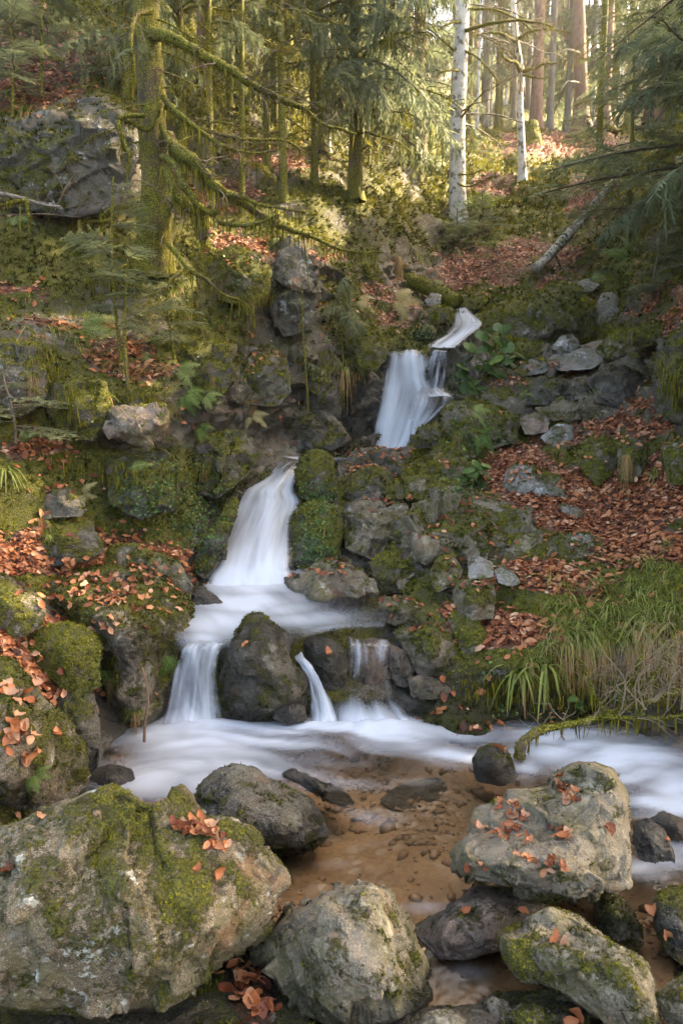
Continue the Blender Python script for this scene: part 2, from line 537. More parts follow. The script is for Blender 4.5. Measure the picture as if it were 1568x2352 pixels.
for u, v, z in [(450, 1640, 0.02), (600, 1640, 0.02), (800, 1640, 0.0), (950, 1652, 0.0), (1100, 1692, -.02), (1300, 1668, 0.0), (1500, 1695, 0.0),
                (330, 1700, -.1), (600, 1720, -.2), (900, 1740, -.2), (1150, 1740, -.18), (1400, 1740, -.16), (1700, 1740, -.1),
                (300, 1800, -.22), (600, 1800, -.24), (900, 1830, -.24), (1200, 1830, -.22), (1500, 1820, -.2), (1750, 1820, -.15),
                (300, 1950, -.2), (700, 1950, -.2), (1000, 1950, -.14), (1300, 1950, -.2), (1600, 1950, -.18),
                (300, 2150, -.12), (700, 2120, -.11), (950, 2050, -.10), (1050, 2200, -.13), (1300, 2150, -.14), (1540, 2120, -.09), (1800, 2100, .0),
                (0, 2352, .02), (300, 2352, .03), (590, 2300, .05), (560, 2400, .06), (900, 2352, -.13), (1150, 2290, -.13), (1450, 2352, -.1), (1700, 2352, .02),
                (-300, 2900, -.05), (700, 2900, -.12), (1700, 2900, .0), (-700, 5200, 0), (700, 5200, -.12), (2200, 5200, 0), (2200, 2352, .3), (2200, 3200, .15),
                (500, 1420, .38), (700, 1425, .38), (850, 1430, .42), (600, 1370, .48), (470, 1450, .36), (960, 1425, .5)]:
    CPS.append((u, v, float(Yz(v, z))))
CPS = np.array(CPS)
_key, _i = np.unique(CPS[:, :2], axis=0, return_index=True)
CPS = CPS[_i]
terr_f = rbf(CPS[:, :2] / 400, np.log(CPS[:, 2]), 'tps', .0006)

ug = np.concatenate([np.arange(-700, -40, 24), np.arange(-40, 1610, 5), np.arange(1610, 2240, 22)])
vg = np.concatenate([np.arange(-400, -20, 24), np.arange(-20, 2360, 5), np.arange(2360, 3000, 30), np.arange(3000, 5200, 120)])
UU, VV = np.meshgrid(ug, vg)
nv, nu = UU.shape
Q = np.stack([UU.ravel(), VV.ravel()], -1)
TY = np.exp(terr_f(Q / 400))
T0 = W(Q[:, 0], Q[:, 1], TY)
TF = grid_faces(nv, nu)
crest = np.interp(UU.ravel(), [560, 760, 960, 1050, 1568, 1750, 1950], [-400, -160, 60, 130, 120, 20, -400])     # where the hills end against the sky
TF = TF[(VV.ravel() >= crest)[TF].all(1)]
TN = vnormals(T0, TF)
if TN[:, 2].mean() < 0:
    TF = TF[:, ::-1]; TN = -TN

# what covers the ground where: (u, v, ru, rv, strength) of bare rock, leaf litter, moss, wetness with painted shade
H_ROCK = [(130, 360, 160, 90, 1.2), (670, 660, 60, 130, 1.2), (640, 870, 120, 70, .9), (780, 930, 110, 100, 1.1), (320, 980, 90, 60, 1.0), (150, 900, 80, 80, .5), (60, 880, 60, 70, .6),
          (1000, 1250, 150, 150, .9), (850, 1200, 120, 170, 1.1), (1100, 960, 130, 80, 1.1), (1330, 930, 180, 90, 1.2), (1300, 830, 130, 60, .9), (1540, 870, 60, 120, 1.0), (1480, 860, 80, 60, .9),
          (1050, 860, 60, 90, .9), (950, 1560, 130, 110, 1.2), (1250, 1610, 260, 60, .6), (450, 1250, 80, 130, .8), (600, 1150, 90, 190, 1.2), (960, 900, 110, 160, 1.2), (300, 1560, 150, 160, .9), (1080, 1080, 100, 60, .7),
          (1230, 480, 140, 40, .35), (1380, 460, 60, 60, .35), (1160, 400, 90, 40, .4), (1010, 640, 50, 50, .8), (900, 2100, 900, 500, .3), (560, 800, 120, 40, .6), (880, 1010, 150, 40, .9)]
H_LIT = [(580, 2300, 60, 70, 1.1), (1350, 1170, 170, 75, 1.5), (1500, 1130, 120, 90, 1.4), (1460, 1260, 150, 45, 1.3), (1230, 1330, 130, 40, 1.4), (1150, 1450, 130, 45, 1.5), (1180, 1080, 90, 60, 1.2), (1280, 1020, 70, 25, 1.0), (1180, 900, 90, 24, .9),
         (1310, 868, 130, 14, .8), (1440, 995, 120, 28, 1.0), (1500, 960, 90, 60, .9), (1530, 720, 90, 60, 1.2), (1330, 690, 120, 40, 1.1), (1100, 620, 120, 50, 1.2), (1250, 590, 150, 40, .9), (1340, 470, 70, 60, .9), (1130, 440, 90, 40, .7), (1300, 340, 180, 36, 1.0), (1050, 640, 60, 40, 1.1),
         (120, 1270, 200, 50, 1.4), (330, 1290, 160, 40, 1.2), (60, 1500, 120, 80, 1.0), (120, 1560, 120, 60, 1.1), (270, 815, 80, 40, 1.2), (130, 740, 100, 25, .6), (330, 850, 90, 20, 1.0), (60, 660, 100, 26, .9), (60, 200, 150, 60, 1.3), (190, 110, 100, 50, .9), (40, 60, 100, 60, .9),
         (80, 1030, 70, 26, 1.1), (500, 1050, 40, 30, 1.0), (560, 570, 90, 45, 1.1), (500, 450, 130, 50, 1.0), (620, 370, 100, 50, .9), (740, 590, 80, 40, .7), (860, 670, 80, 60, .8), (900, 720, 70, 50, .9), (850, 1090, 90, 35, .8), (1060, 1420, 60, 30, 1.0), (960, 1300, 80, 40, .6), (100, 480, 140, 30, .8)]
H_MOSS = [(620, 960, 160, 70, .6), (560, 860, 130, 60, .5), (330, 1080, 200, 80, .5), (760, 900, 90, 90, .6), (150, 630, 200, 60, .9), (70, 930, 120, 110, .8), (80, 1080, 140, 70, .4), (400, 620, 130, 90, .7), (440, 780, 120, 60, .4), (420, 1120, 160, 80, .5), (330, 1180, 120, 60, .5), (1420, 1050, 150, 60, .7), (1500, 1230, 100, 25, .9), (1250, 450, 160, 50, .6), (1150, 500, 130, 60, .5), (1200, 350, 110, 40, .5), (1450, 780, 100, 50, .8),
          (1400, 1400, 200, 100, .6), (1250, 1540, 120, 60, .8), (1000, 1150, 130, 60, .6), (850, 780, 90, 70, .7), (700, 870, 120, 80, .5), (1330, 1370, 150, 60, .4), (150, 260, 150, 40, .7), (300, 200, 120, 80, .7)]
H_WET_SHADE = [(130, 360, 170, 90, .6), (260, 700, 200, 70, .4), (220, 930, 160, 60, .6), (590, 2300, 80, 110, 1.2), (300, 2380, 300, 60, 1.2), (450, 950, 230, 90, .75), (330, 1120, 200, 80, .6), (700, 890, 150, 110, .9), (640, 720, 90, 80, .5), (640, 990, 130, 45, .9), (560, 1010, 60, 60, .8), (260, 1010, 130, 40, .7), (840, 880, 50, 90, 1.4), (1330, 1640, 260, 55, 1.6), (1100, 1620, 110, 75, 1.5), (300, 1620, 150, 100, 1.6), (430, 1420, 60, 60, 1.2), (790, 960, 110, 100, 1.8), (1050, 850, 70, 100, 1.6), (520, 1180, 80, 150, 1.5), (720, 1200, 60, 120, 1.0), (850, 1220, 90, 110, .8), (930, 1500, 60, 110, 1.3), (960, 730, 60, 50, 1.0), (480, 1330, 60, 60, 1.2), (640, 960, 100, 40, .6),
         (340, 1010, 120, 40, .4), (600, 1700, 500, 60, 1.0), (130, 990, 60, 60, .3), (1400, 880, 120, 40, .35), (960, 620, 60, 60, .6)]  # streamside wetness, plus darkness painted in for wall, gap and recess shade
def hint(H, u, v):
    r = np.zeros(len(u))
    for a, b, ru, rv, s in H:
        d = ((u - a) / ru) ** 2 + ((v - b) / rv) ** 2
        r = np.maximum(r, s * np.exp(-d * 1.1))
    return r
uq, vq = Q[:, 0], Q[:, 1]
far = sstep(14, 30, TY)
steep = 1 - np.clip(TN[:, 2], 0, 1)
nz1 = fbm(T0, 1.1, 4, 3)
rock_m = np.clip(hint(H_ROCK, uq, vq) + .55 * sstep(.45, .85, steep) + .35 * nz1 - .1, 0, 1)
P = T0
r1, f1, c1 = chips(P * [1, 1, 1.6] + .35 * fbm(P, 1.5, 2, 9)[:, None], 1.7, 21)
r2, f2, c2 = chips(P * [1, 1, 1.5], 5.2, 41)
big = np.clip(TY / 9, .45, 2.2)
r3, f3, c3 = chips(P + .25 * fbm(P, 1.2, 3, 12)[:, None], .95, 61)
mound = (1 - rock_m) * (.16 * (.6 - f3) + .10 * np.abs(fbm(P, 2.4, 4, 17)))
r4, f4, c4 = chips(P + .03 * fbm(P, 8, 2, 13)[:, None], 13, 71)
d = rock_m * big * (.19 * r1 + .075 * r2) + (.2 + .8 * rock_m) * .020 * r4 * sstep(14, 9, TY) + big * (mound + .12 * fbm(P, 1.1, 4, 5) + .03 * fbm(P, 6, 3, 6))
bed = sstep(-.02, -.1, P[:, 2])
d = d * (1 - .8 * bed) + bed * .03 * np.abs(fbm(P, 9, 2, 8))
# steps on the rocky bank
st_m = np.clip(hint([(1280, 930, 240, 110, 1), (960, 1220, 200, 130, .8), (640, 860, 220, 90, .7), (1120, 1360, 140, 60, .7)], uq, vq), 0, 1)
zz = (P[:, 2] + .12 * fbm(P, 1.2, 3, 15)) / .24
fr = zz - np.floor(zz)
T1 = P + TN * d[:, None]
T1[:, 2] += st_m * .24 * (sstep(.25, .6, fr) - fr) * .9
TN1 = vnormals(T1, TF)
up1 = np.clip(TN1[:, 2], -1, 1)
lit = np.clip(hint(H_LIT, uq, vq) * (.35 + .75 * sstep(.25, .75, up1)) + .5 * fbm(T1, 1.6, 4, 33) + .03, 0, 1) * (1 - bed)
lit *= sstep(.05, .45, up1)
moss = np.clip(.62 + hint(H_MOSS, uq, vq) * .5 + .75 * fbm(T1, 1.4, 4, 53) + .25 * up1 - .62 * rock_m + .25 * rock_m * up1, 0, 1) * (1 - bed)
wet = np.clip(hint(H_WET_SHADE, uq, vq), 0, 1)
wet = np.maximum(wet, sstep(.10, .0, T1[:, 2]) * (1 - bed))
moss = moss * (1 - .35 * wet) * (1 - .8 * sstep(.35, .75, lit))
M['bed'] = None
m_, nt_, out_ = new_mat('stream_bed')
n_ = N(nt_); p_ = n_.pos()
vd = n_.vor(p_, 13)
vc = n_.new('ShaderNodeSeparateColor'); nt_.links.new(n_.vor(p_, 13, 'Color'), vc.inputs[0])
sand = n_.mix(n_.ramp(n_.noise(p_, 1.6, 4), .35, .65), (.30, .195, .11), (.19, .125, .072))
sand = n_.mix(n_.ramp(n_.noise(p_, 45, 3), .4, .7, 0, .5), sand, (.12, .075, .045))
peb = n_.mix(vc.outputs[0], (.24, .17, .12), (.36, .30, .24))
bedc = n_.mix(n_.math('MULTIPLY', n_.ramp(n_.noise(p_, 2.4, 3), .46, .6), n_.ramp(vd, .55, .3)), sand, peb)
nt_.links.new(n_.prin(bedc, .6, n_.bump(vd, .03, -.6), .3), out_.inputs[0])
M['bed'] = m_
fbed = bed[TF].mean(1) > .5
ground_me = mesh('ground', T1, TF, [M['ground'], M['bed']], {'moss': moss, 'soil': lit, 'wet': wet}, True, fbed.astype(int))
ground = link('ground', ground_me)
tag(ground, kind='structure')

# ------------------------------------------------------------------ rocks
ROCKS = {}
def rock(key, label, mat, ol, y0, y1, pts=(), back=.5, moss=.5, wet=0.0, chip=1.0, bulge=None, cat='rock', name='rock', fuzz=True, smoothness=0, mz=.35):
    """A closed stone: outline and front relief surveyed from the photograph at its own distance (y0 at the outline's top,
    y1 at its bottom), with a bulging far side of real depth."""
    O = np.array(ol, float)
    if (y0 + y1) > 9.6:          # bedded proud of the bank
        y0, y1, pts, chip = y0 * .974, y1 * .974, [(a, b, c_ * .974) for a, b, c_ in pts], chip * 1.25
    c = np.array([(O[:, 0].min() + O[:, 0].max()) / 2, (O[:, 1].min() + O[:, 1].max()) / 2]) * .5 + O.mean(0) * .5
    size = max(np.ptp(O[:, 0]), np.ptp(O[:, 1]))
    ym = (y0 + y1) / 2
    real = size / F_PX * ym
    # dense outline
    cl = np.vstack([O, O[:1]])
    seg = np.linalg.norm(np.diff(cl, axis=0), axis=1)
    s = np.concatenate([[0], np.cumsum(seg)])
    nphi = int(np.clip(s[-1] / 4.2, 44, 300))
    tt = np.linspace(0, s[-1], nphi, endpoint=False)
    D = np.stack([np.interp(tt, s, cl[:, 0]), np.interp(tt, s, cl[:, 1])], -1)
    for _ in range(max(1, int(nphi / 60)) + smoothness):
        D = .25 * np.roll(D, 1, 0) + .5 * D + .25 * np.roll(D, -1, 0)
    if np.sum(D[:, 0] * np.roll(D[:, 1], -1) - np.roll(D[:, 0], -1) * D[:, 1]) < 0:
        D = D[::-1]
    vt, vb = O[:, 1].min(), O[:, 1].max()
    Yo = lambda v: y0 + (y1 - y0) * np.clip((v - vt) / (vb - vt), 0, 1)
    if bulge is None:
        bulge = .28 * real
    P = list(pts)
    if not P:
        P = [(c[0], c[1], Yo(c[1]) - bulge)]
    # warp of the radius rounds the rim
    sub = D[::max(1, nphi // 40)]
    cp = [tuple(x) for x in sub]; cy = list(Yo(sub[:, 1]))
    ang = np.unwrap(np.arctan2(D[:, 1] - c[1], D[:, 0] - c[0]))
    def warp(u, v):
        a = math.atan2(v - c[1], u - c[0])
        k = np.argmin(np.abs(np.angle(np.exp(1j * (ang - a)))))
        R = np.linalg.norm(D[k] - c); r = min(.97, math.hypot(u - c[0], v - c[1]) / R)
        sN = 1 - (1 - r) ** .62
        f = sN / max(r, 1e-6)
        return c[0] + (u - c[0]) * f, c[1] + (v - c[1]) * f
    for (u, v, y) in P:
        a, b = warp(u, v)
        cp.append((a, b)); cy.append(y)
    f = rbf(np.array(cp) / size, cy, 'lin', .0)
    nf = int(np.clip(nphi / 5, 12, 64)); nb = max(6, nf // 3)
    sN = np.linspace(0, 1, nf + 1)[1:]
    rr = 1 - (1 - sN) ** (1 / .62)
    rows = [];
    for q, r in zip(sN, rr):
        S = c + (D - c) * q
        I = c + (D - c) * r
        rows.append(W(I[:, 0], I[:, 1], f(S / size) if q < 1 else Yo(D[:, 1])))
    bt = back * real
    for k in range(1, nb + 1):
        q = k / nb
        r = math.cos(q * math.pi / 2) * .98 + .02
        I = c + (D - c) * r
        B = W(I[:, 0], I[:, 1], Yo(D[:, 1]) * r + Yo(np.full(nphi, c[1])) * (1 - r) + bt * math.sin(q * math.pi / 2))
        rows.append(B)
    V = np.vstack(rows)
    F = grid_faces(len(rows), nphi, True)
    nr = len(rows)
    V = np.vstack([V, V[:nphi].mean(0), V[-nphi:].mean(0)])
    i0, i1 = nr * nphi, nr * nphi + 1
    k = np.arange(nphi); k2 = (k + 1) % nphi
    C1 = np.stack([np.full(nphi, i0), k2, k], -1)
    C2 = np.stack([np.full(nphi, i1), (nr - 1) * nphi + k, (nr - 1) * nphi + k2], -1)
    n = vnormals(V, F)
    vol = ((V[F[:, 0]] - V.mean(0)) * np.cross(V[F[:, 1]] - V[F[:, 0]], V[F[:, 2]] - V[F[:, 0]])).sum()
    if vol < 0:
        F, C1, C2, n = F[:, ::-1], C1[:, ::-1], C2[:, ::-1], -n
    n[i0] = n[:nphi].mean(0); n[i1] = n[(nr - 1) * nphi:i0].mean(0)
    sd = (sum(ord(ch) for ch in key) * 7) % 500
    off = np.array([sd * 3.1, sd * 1.7, sd * .9])
    Pn = V + off
    a1, g1, _ = chips(Pn + .12 * real * fbm(Pn, 2.2 / real, 3, sd)[:, None], 2.6 / real, sd)
    a2, g2, _ = chips(Pn + .03 * real * fbm(Pn, 6 / real, 2, sd + 3)[:, None], 8.5 / real, sd + 9)
    a3, g3, _ = chips(Pn + .1 * real * fbm(Pn, 3 / real, 2, sd + 7)[:, None], 4.6 / real, sd + 19)
    dd = chip * real * (.060 * a1 + .030 * a3 + .015 * a2) + real * (.018 * fbm(Pn, 4 / real, 3, sd + 5)) + min(.012, .012 * real) * fbm(Pn, 30, 3, sd + 6)
    rim = 1 - .6 * np.concatenate([np.repeat(np.abs(np.concatenate([rr, np.full(nb, .6)])) > .93, nphi), [0, 0]])
    V = V + n * (dd * rim)[:, None]
    n = vnormals(V, F); n[i0] = n[:nphi].mean(0); n[i1] = n[(nr - 1) * nphi:i0].mean(0)
    mo = np.clip(moss + mz * n[:, 2] + (.22 if key[0] == 'F' else .42) * fbm(Pn, 2.6 / max(real, .35), 4, sd + 11) + .45 * fbm(Pn, 13, 3, sd + 12) - .04, 0, 1)
    we = np.clip(wet + .3 * fbm(Pn, 5, 3, sd + 14) * (wet > 0), 0, 1)
    if wet > 0:
        z0 = V[:, 2].min()
        we = np.maximum(we, sstep(z0 + .16 + .1 * wet, z0 + .05, V[:, 2]))
        mo = mo * (1 - .3 * sstep(.6, 1, we))
    if ym < 4.7:
        we = np.maximum(we, sstep(.17, .06, V[:, 2] + .05 * fbm(Pn, 6, 2, sd + 15)))
    so = np.zeros(len(V))
    V = V + n * (np.minimum(.006, .02 * real) * sstep(.45, .7, mo))[:, None]
    L = np.array([V[:, 0].mean(), V[:, 1].mean(), V[:, 2].min()])
    me = mesh(name, V - L, [F, np.concatenate([C1, C2])], M[mat], {'moss': mo, 'soil': so, 'wet': we})
    o = link(name, me, None, L)
    tag(o, label, cat)
    ROCKS[key] = dict(o=o, V=V, F=F, n=n, moss=mo, wet=we, L=L, real=real, Y=ym, fuzz=fuzz)
    return o
exec_rocks = True
# ------------------------------------------------------------------ the stones, one by one
def o(s):
    a = [float(x) for x in s.replace(',', ' ').split()]
    return [(a[i], a[i + 1]) for i in range(0, len(a), 2)]
rock('F1', 'huge lichen-spotted boulder with white patches and a pocket of rust-coloured leaves', 'granite',
     o('-160,1960 -60,1925 0,1905 55,1876 90,1859 145,1839 215,1809 270,1792 310,1804 332,1819 360,1829 415,1846 432,1886 465,1909 510,1900 580,1905 600,1934 622,1974 660,2009 667,2029 632,2064 627,2104 608,2149 565,2184 482,2229 430,2264 320,2304 240,2331 165,2324 0,2319 -160,2300 -210,2120'),
     2.3, 1.95, [(100, 1990, 1.95), (250, 1950, 2.02), (360, 1960, 2.02), (170, 1880, 2.12), (300, 1900, 2.12), (470, 1990, 2.05), (540, 1960, 2.15), (300, 2060, 1.86), (450, 2070, 1.9), (560, 2040, 2.05), (100, 2110, 1.82), (300, 2170, 1.82), (470, 2170, 1.9), (200, 2250, 1.86), (0, 2230, 1.84), (-80, 2120, 1.84)],
     back=.55, moss=.43, chip=.85, cat='boulder', name='boulder', mz=.1)
rock('F2', 'dark rounded boulder with yellow lichen spots standing in the brown pool', 'dark',
     o('422,1859 440,1834 465,1794 495,1771 540,1762 580,1767 615,1789 655,1809 700,1829 720,1844 740,1874 760,1909 750,1929 730,1945 685,1958 615,1965 500,1975 440,1930'),
     3.3, 2.95, [(560, 1860, 2.86), (640, 1890, 2.86), (540, 1800, 3.02), (700, 1900, 2.95), (480, 1880, 2.9)], back=.6, moss=.47, wet=.25, chip=.5, cat='boulder', name='boulder', mz=-.15)
rock('F3', 'angular pale stone with a flat tilted face and a mossy dark side', 'pale',
     o('606,2150 640,2110 690,2082 730,2050 790,2036 842,2027 880,2050 910,2100 940,2170 965,2230 978,2290 972,2340 935,2375 850,2405 700,2340 640,2265 604,2195'),
     2.25, 2.02, [(735, 2075, 2.02), (850, 2110, 1.93), (770, 2200, 1.86), (860, 2240, 1.82), (920, 2270, 1.88), (730, 2170, 1.9), (760, 2290, 1.9), (700, 2230, 2.0), (660, 2140, 2.06), (640, 2190, 2.08)],
     back=.5, moss=.33, chip=1.15, cat='boulder', name='boulder', mz=.0)
rock('F5', 'low pinkish granite stone lying half under the leaf-strewn slab', 'pink',
     o('954,2134 974,2114 1024,2089 1064,2064 1090,2030 1234,2036 1250,2084 1215,2114 1170,2149 1160,2178 1114,2193 1064,2206 1009,2203 984,2176 959,2154'),
     2.62, 2.27, [(1060, 2120, 2.34), (1140, 2100, 2.38), (1040, 2165, 2.27), (1120, 2160, 2.28)], back=.5, moss=.05, wet=.15, chip=.4)
rock('F4', 'flat-topped grey slab strewn with russet leaves, its far side shaggy with moss', 'pale',
     o('1044,1954 1049,1944 1084,1909 1084,1879 1092,1859 1144,1839 1179,1824 1254,1802 1264,1784 1289,1769 1314,1756 1359,1749 1409,1766 1424,1789 1449,1839 1440,1884 1452,1929 1457,1989 1446,2034 1384,2046 1349,2056 1314,2061 1274,2047 1224,2046 1154,2036 1104,2024 1064,2016 1049,2004'),
     3.02, 2.36, [(1070, 1960, 2.42), (1180, 1988, 2.28), (1300, 1990, 2.24), (1130, 1900, 2.62), (1250, 1900, 2.56), (1330, 1920, 2.42), (1240, 1830, 2.84), (1350, 1850, 2.62), (1290, 1800, 2.88), (1385, 1800, 2.74), (1380, 1930, 2.44), (1400, 2000, 2.42), (1330, 2030, 2.3), (1425, 1860, 2.64)],
     back=.35, moss=.28, chip=.9, cat='boulder', name='boulder', mz=-.05)
rock('F6', 'long slanting stone with a hollow and yellow-green moss down its outer flank', 'pale',
     o('1156,2159 1174,2139 1204,2136 1211,2109 1254,2084 1289,2094 1329,2109 1359,2144 1409,2169 1449,2189 1484,2204 1499,2239 1509,2294 1524,2339 1524,2390 1434,2400 1349,2320 1274,2262 1184,2232 1159,2189'),
     2.2, 1.86, [(1195, 2160, 2.02), (1270, 2180, 1.96), (1360, 2180, 1.98), (1270, 2125, 2.14), (1320, 2145, 2.12), (1420, 2230, 1.86), (1460, 2300, 1.78), (1330, 2240, 1.88), (1250, 2215, 1.96)], back=.45, moss=.42, chip=.95, cat='boulder', name='boulder', mz=.1)
rock('F7', 'small upright stone wedged below the slab with a mossy foot', 'brown',
     o('1359,2059 1384,2049 1409,2042 1429,2065 1454,2104 1476,2139 1479,2164 1464,2188 1434,2182 1394,2155 1369,2127 1362,2089'), 2.6, 2.33, [(1420, 2110, 2.36), (1400, 2080, 2.42)], moss=.35, chip=.8)
rock('F8', 'speckled wet stone at the stream edge beside floating red leaves', 'dark', o('1499,2104 1504,2064 1524,2044 1568,2037 1625,2060 1630,2214 1568,2222 1534,2192 1509,2156'), 2.5, 2.22, moss=.3, wet=.2, chip=.7)
rock('F9', 'small black glossy rock in the white water beside the slab', 'dark', o('1449,1924 1459,1889 1484,1878 1524,1899 1549,1964 1549,1988 1504,1992 1466,1972'), 2.98, 2.82, moss=.0, wet=.9, chip=.8)
rock('F9b', 'low brown rock just breaking the white water at the frame edge', 'dark', o('1488,1882 1520,1862 1565,1878 1620,1925 1600,1950 1550,1945'), 3.1, 3.0, moss=-.1, wet=.8, chip=.5)
rock('F10', 'domed wet rock in the stream with one orange leaf on top', 'dark', o('1082,1745 1099,1721 1124,1707 1154,1707 1170,1731 1183,1765 1183,1796 1150,1806 1092,1796'), 3.66, 3.5, [(1130, 1750, 3.42)], moss=.22, wet=.45, chip=.6)
rock('F11', 'pale speckled stone cut off by the lower frame edge', 'pale', o('890,2380 920,2340 959,2319 1014,2309 1064,2311 1110,2322 1160,2362 1160,2440 880,2440'), 2.0, 1.8, moss=.0, chip=.5)
rock('F12', 'knobbly greenish stone with a red leaf, low between two larger stones', 'pale', o('1084,2309 1129,2281 1184,2279 1264,2284 1324,2309 1349,2339 1350,2420 1134,2420'), 2.08, 1.88, moss=.3, chip=1.1)
rock('F13', 'small smooth upright stone in the dark gap under the huge boulder', 'brown', o('512,2370 510,2304 530,2254 575,2253 615,2259 628,2289 634,2380'), 2.28, 2.1, moss=.1, chip=.5)
rock('F13b', 'fist-sized pale stone tucked under the huge boulder', 'pale', o('258,2352 280,2329 320,2313 329,2334 322,2390 258,2390'), 2.05, 1.95, moss=.1, chip=.5)
rock('F14', 'mossy corner stone below the speckled wet stone', 'pale', o('1500,2289 1534,2254 1568,2239 1640,2235 1640,2400 1524,2345'), 2.05, 1.9, moss=.35, chip=.6)
rock('L1', 'tall mossy boulder on the bank with a drift of pinkish leaves', 'brown',
     o('-200,1600 -120,1545 -60,1505 0,1511 30,1521 65,1556 115,1611 147,1641 172,1686 192,1716 204,1751 202,1806 150,1850 60,1895 -50,1920 -200,1900'),
     3.2, 3.1, [(20, 1600, 2.8), (60, 1700, 2.72), (120, 1720, 2.92), (160, 1780, 3.1), (0, 1780, 2.62), (-60, 1650, 2.7), (80, 1800, 2.8)], back=.5, moss=.46, chip=.5, cat='boulder', name='boulder', mz=.25)
rock('L2', 'dark squat block with a mossy top between two mossy boulders', 'dark', o('115,1606 145,1583 190,1579 215,1591 228,1636 230,1701 224,1765 190,1780 150,1700'), 3.8, 3.6, moss=.45, wet=.2, chip=.4)
rock('L3', 'cushion-like stone with bright green moss hanging over its front', 'brown', o('47,1476 90,1446 125,1431 165,1431 205,1451 232,1486 231,1516 228,1580 190,1592 145,1586 115,1558 80,1516'), 4.1, 3.75, moss=.62, chip=.4)
rock('L4', 'mossy rounded stone at the frame edge above the leaf gully', 'brown', o('-70,1326 0,1336 20,1338 50,1356 100,1376 104,1411 95,1441 50,1461 -70,1485'), 4.2, 3.85, moss=.45, chip=.5)
rock('L5b', 'narrow rock crest rising behind the leaf-covered outcrop', 'brown', o('230,1300 250,1270 295,1253 340,1264 380,1276 418,1306 443,1345 430,1410 385,1350 320,1310'), 5.6, 5.15, moss=.4, wet=.1, chip=.6)
rock('L5', 'broad dark outcrop covered with red leaves on top and black moss below', 'brown',
     o('40,1356 90,1330 135,1316 200,1301 320,1299 385,1329 417,1361 437,1401 442,1436 432,1476 402,1546 387,1591 372,1641 327,1686 250,1712 224,1700 226,1626 214,1500 150,1440 90,1405'),
     5.25, 4.1, [(150, 1375, 4.5), (250, 1340, 4.85), (330, 1370, 4.65), (300, 1420, 4.2), (230, 1430, 4.05), (380, 1420, 4.45), (380, 1500, 4.35), (300, 1500, 4.08), (260, 1600, 4.0), (330, 1620, 4.08)],
     back=.4, moss=.52, wet=.45, chip=.6, cat='outcrop', name='outcrop', mz=.2)
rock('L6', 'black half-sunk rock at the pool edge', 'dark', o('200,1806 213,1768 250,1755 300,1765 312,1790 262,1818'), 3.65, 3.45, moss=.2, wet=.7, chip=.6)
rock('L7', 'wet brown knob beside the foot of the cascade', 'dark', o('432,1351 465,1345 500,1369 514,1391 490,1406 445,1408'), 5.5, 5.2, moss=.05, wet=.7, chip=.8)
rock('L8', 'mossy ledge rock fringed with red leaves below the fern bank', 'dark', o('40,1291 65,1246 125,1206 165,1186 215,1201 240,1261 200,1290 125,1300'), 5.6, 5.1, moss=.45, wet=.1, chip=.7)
rock('L9', 'grey-topped stone below the sunlit moss curtain', 'dark', o('85,1135 125,1113 155,1118 177,1143 197,1165 190,1186 100,1192'), 5.75, 5.4, moss=.2, chip=.7)
rock('O1', 'jutting pinkish rock nose with a white lichen face under the grassy overhang', 'pink', o('238,950 280,938 320,941 370,931 392,948 387,980 347,1020 305,1018 270,1000 240,992'), 6.15, 6.0, [(310, 985, 5.78), (360, 970, 5.85), (270, 970, 5.9)], moss=.12, chip=1.3)
rock('C1', 'black mossy boulder splitting the lower falls, bald on its peaked top', 'dark',
     o('503,1500 515,1471 550,1446 570,1416 590,1410 606,1416 645,1441 673,1461 671,1491 662,1506 697,1546 712,1576 709,1626 697,1656 600,1664 508,1660 500,1556'),
     4.62, 4.3, [(590, 1440, 4.42), (560, 1500, 4.2), (620, 1480, 4.28), (560, 1580, 4.14), (640, 1560, 4.14), (680, 1600, 4.2), (600, 1630, 4.18)], back=.5, moss=.50, wet=.55, chip=.45, cat='boulder', name='boulder', mz=.1)
rock('C1b', 'small rusty stone under the black mossy boulder', 'dark', o('625,1650 640,1622 670,1612 700,1622 706,1655 660,1668'), 4.22, 4.15, moss=.1, wet=.7, chip=.4)
rock('C2', 'smaller wet black rock between two thin spouts with a red leaf', 'dark', o('697,1474 715,1459 750,1461 780,1476 796,1496 797,1540 792,1585 770,1606 745,1594 718,1552 699,1512'), 4.72, 4.5, [(750, 1510, 4.4)], moss=.12, wet=.7, chip=.5)
rock('C3', 'broad glistening rock with leaf crumbs beside the foot of the cascade', 'brown', o('640,1378 660,1346 700,1301 735,1281 790,1288 830,1308 860,1345 874,1380 850,1402 760,1406 648,1396'), 6.0, 5.5, [(750, 1320, 5.6), (730, 1370, 5.35), (820, 1360, 5.45)], moss=.16, wet=.42, chip=1.1, cat='boulder', name='boulder')
rock('C4', 'rounded mossy stone with a pale crown at the edge of the upper pool', 'brown', o('861,1396 879,1368 919,1369 959,1384 994,1411 981,1428 934,1428 904,1435 872,1424'), 5.4, 5.0, moss=.3, wet=.15, chip=.7)
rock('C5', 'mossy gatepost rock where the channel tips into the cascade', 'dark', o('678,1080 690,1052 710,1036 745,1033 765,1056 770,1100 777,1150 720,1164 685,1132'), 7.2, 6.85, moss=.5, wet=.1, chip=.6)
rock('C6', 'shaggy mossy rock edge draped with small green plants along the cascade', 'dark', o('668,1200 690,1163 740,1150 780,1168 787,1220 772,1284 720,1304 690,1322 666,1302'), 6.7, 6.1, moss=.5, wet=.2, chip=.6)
rock('R8a', 'flat wet ledge below the upper fall scattered with red leaves', 'dark', o('770,1050 800,1038 834,1030 899,1025 949,1028 989,1041 986,1068 884,1098 780,1100'), 8.5, 7.7, moss=.1, wet=.35, chip=.6)
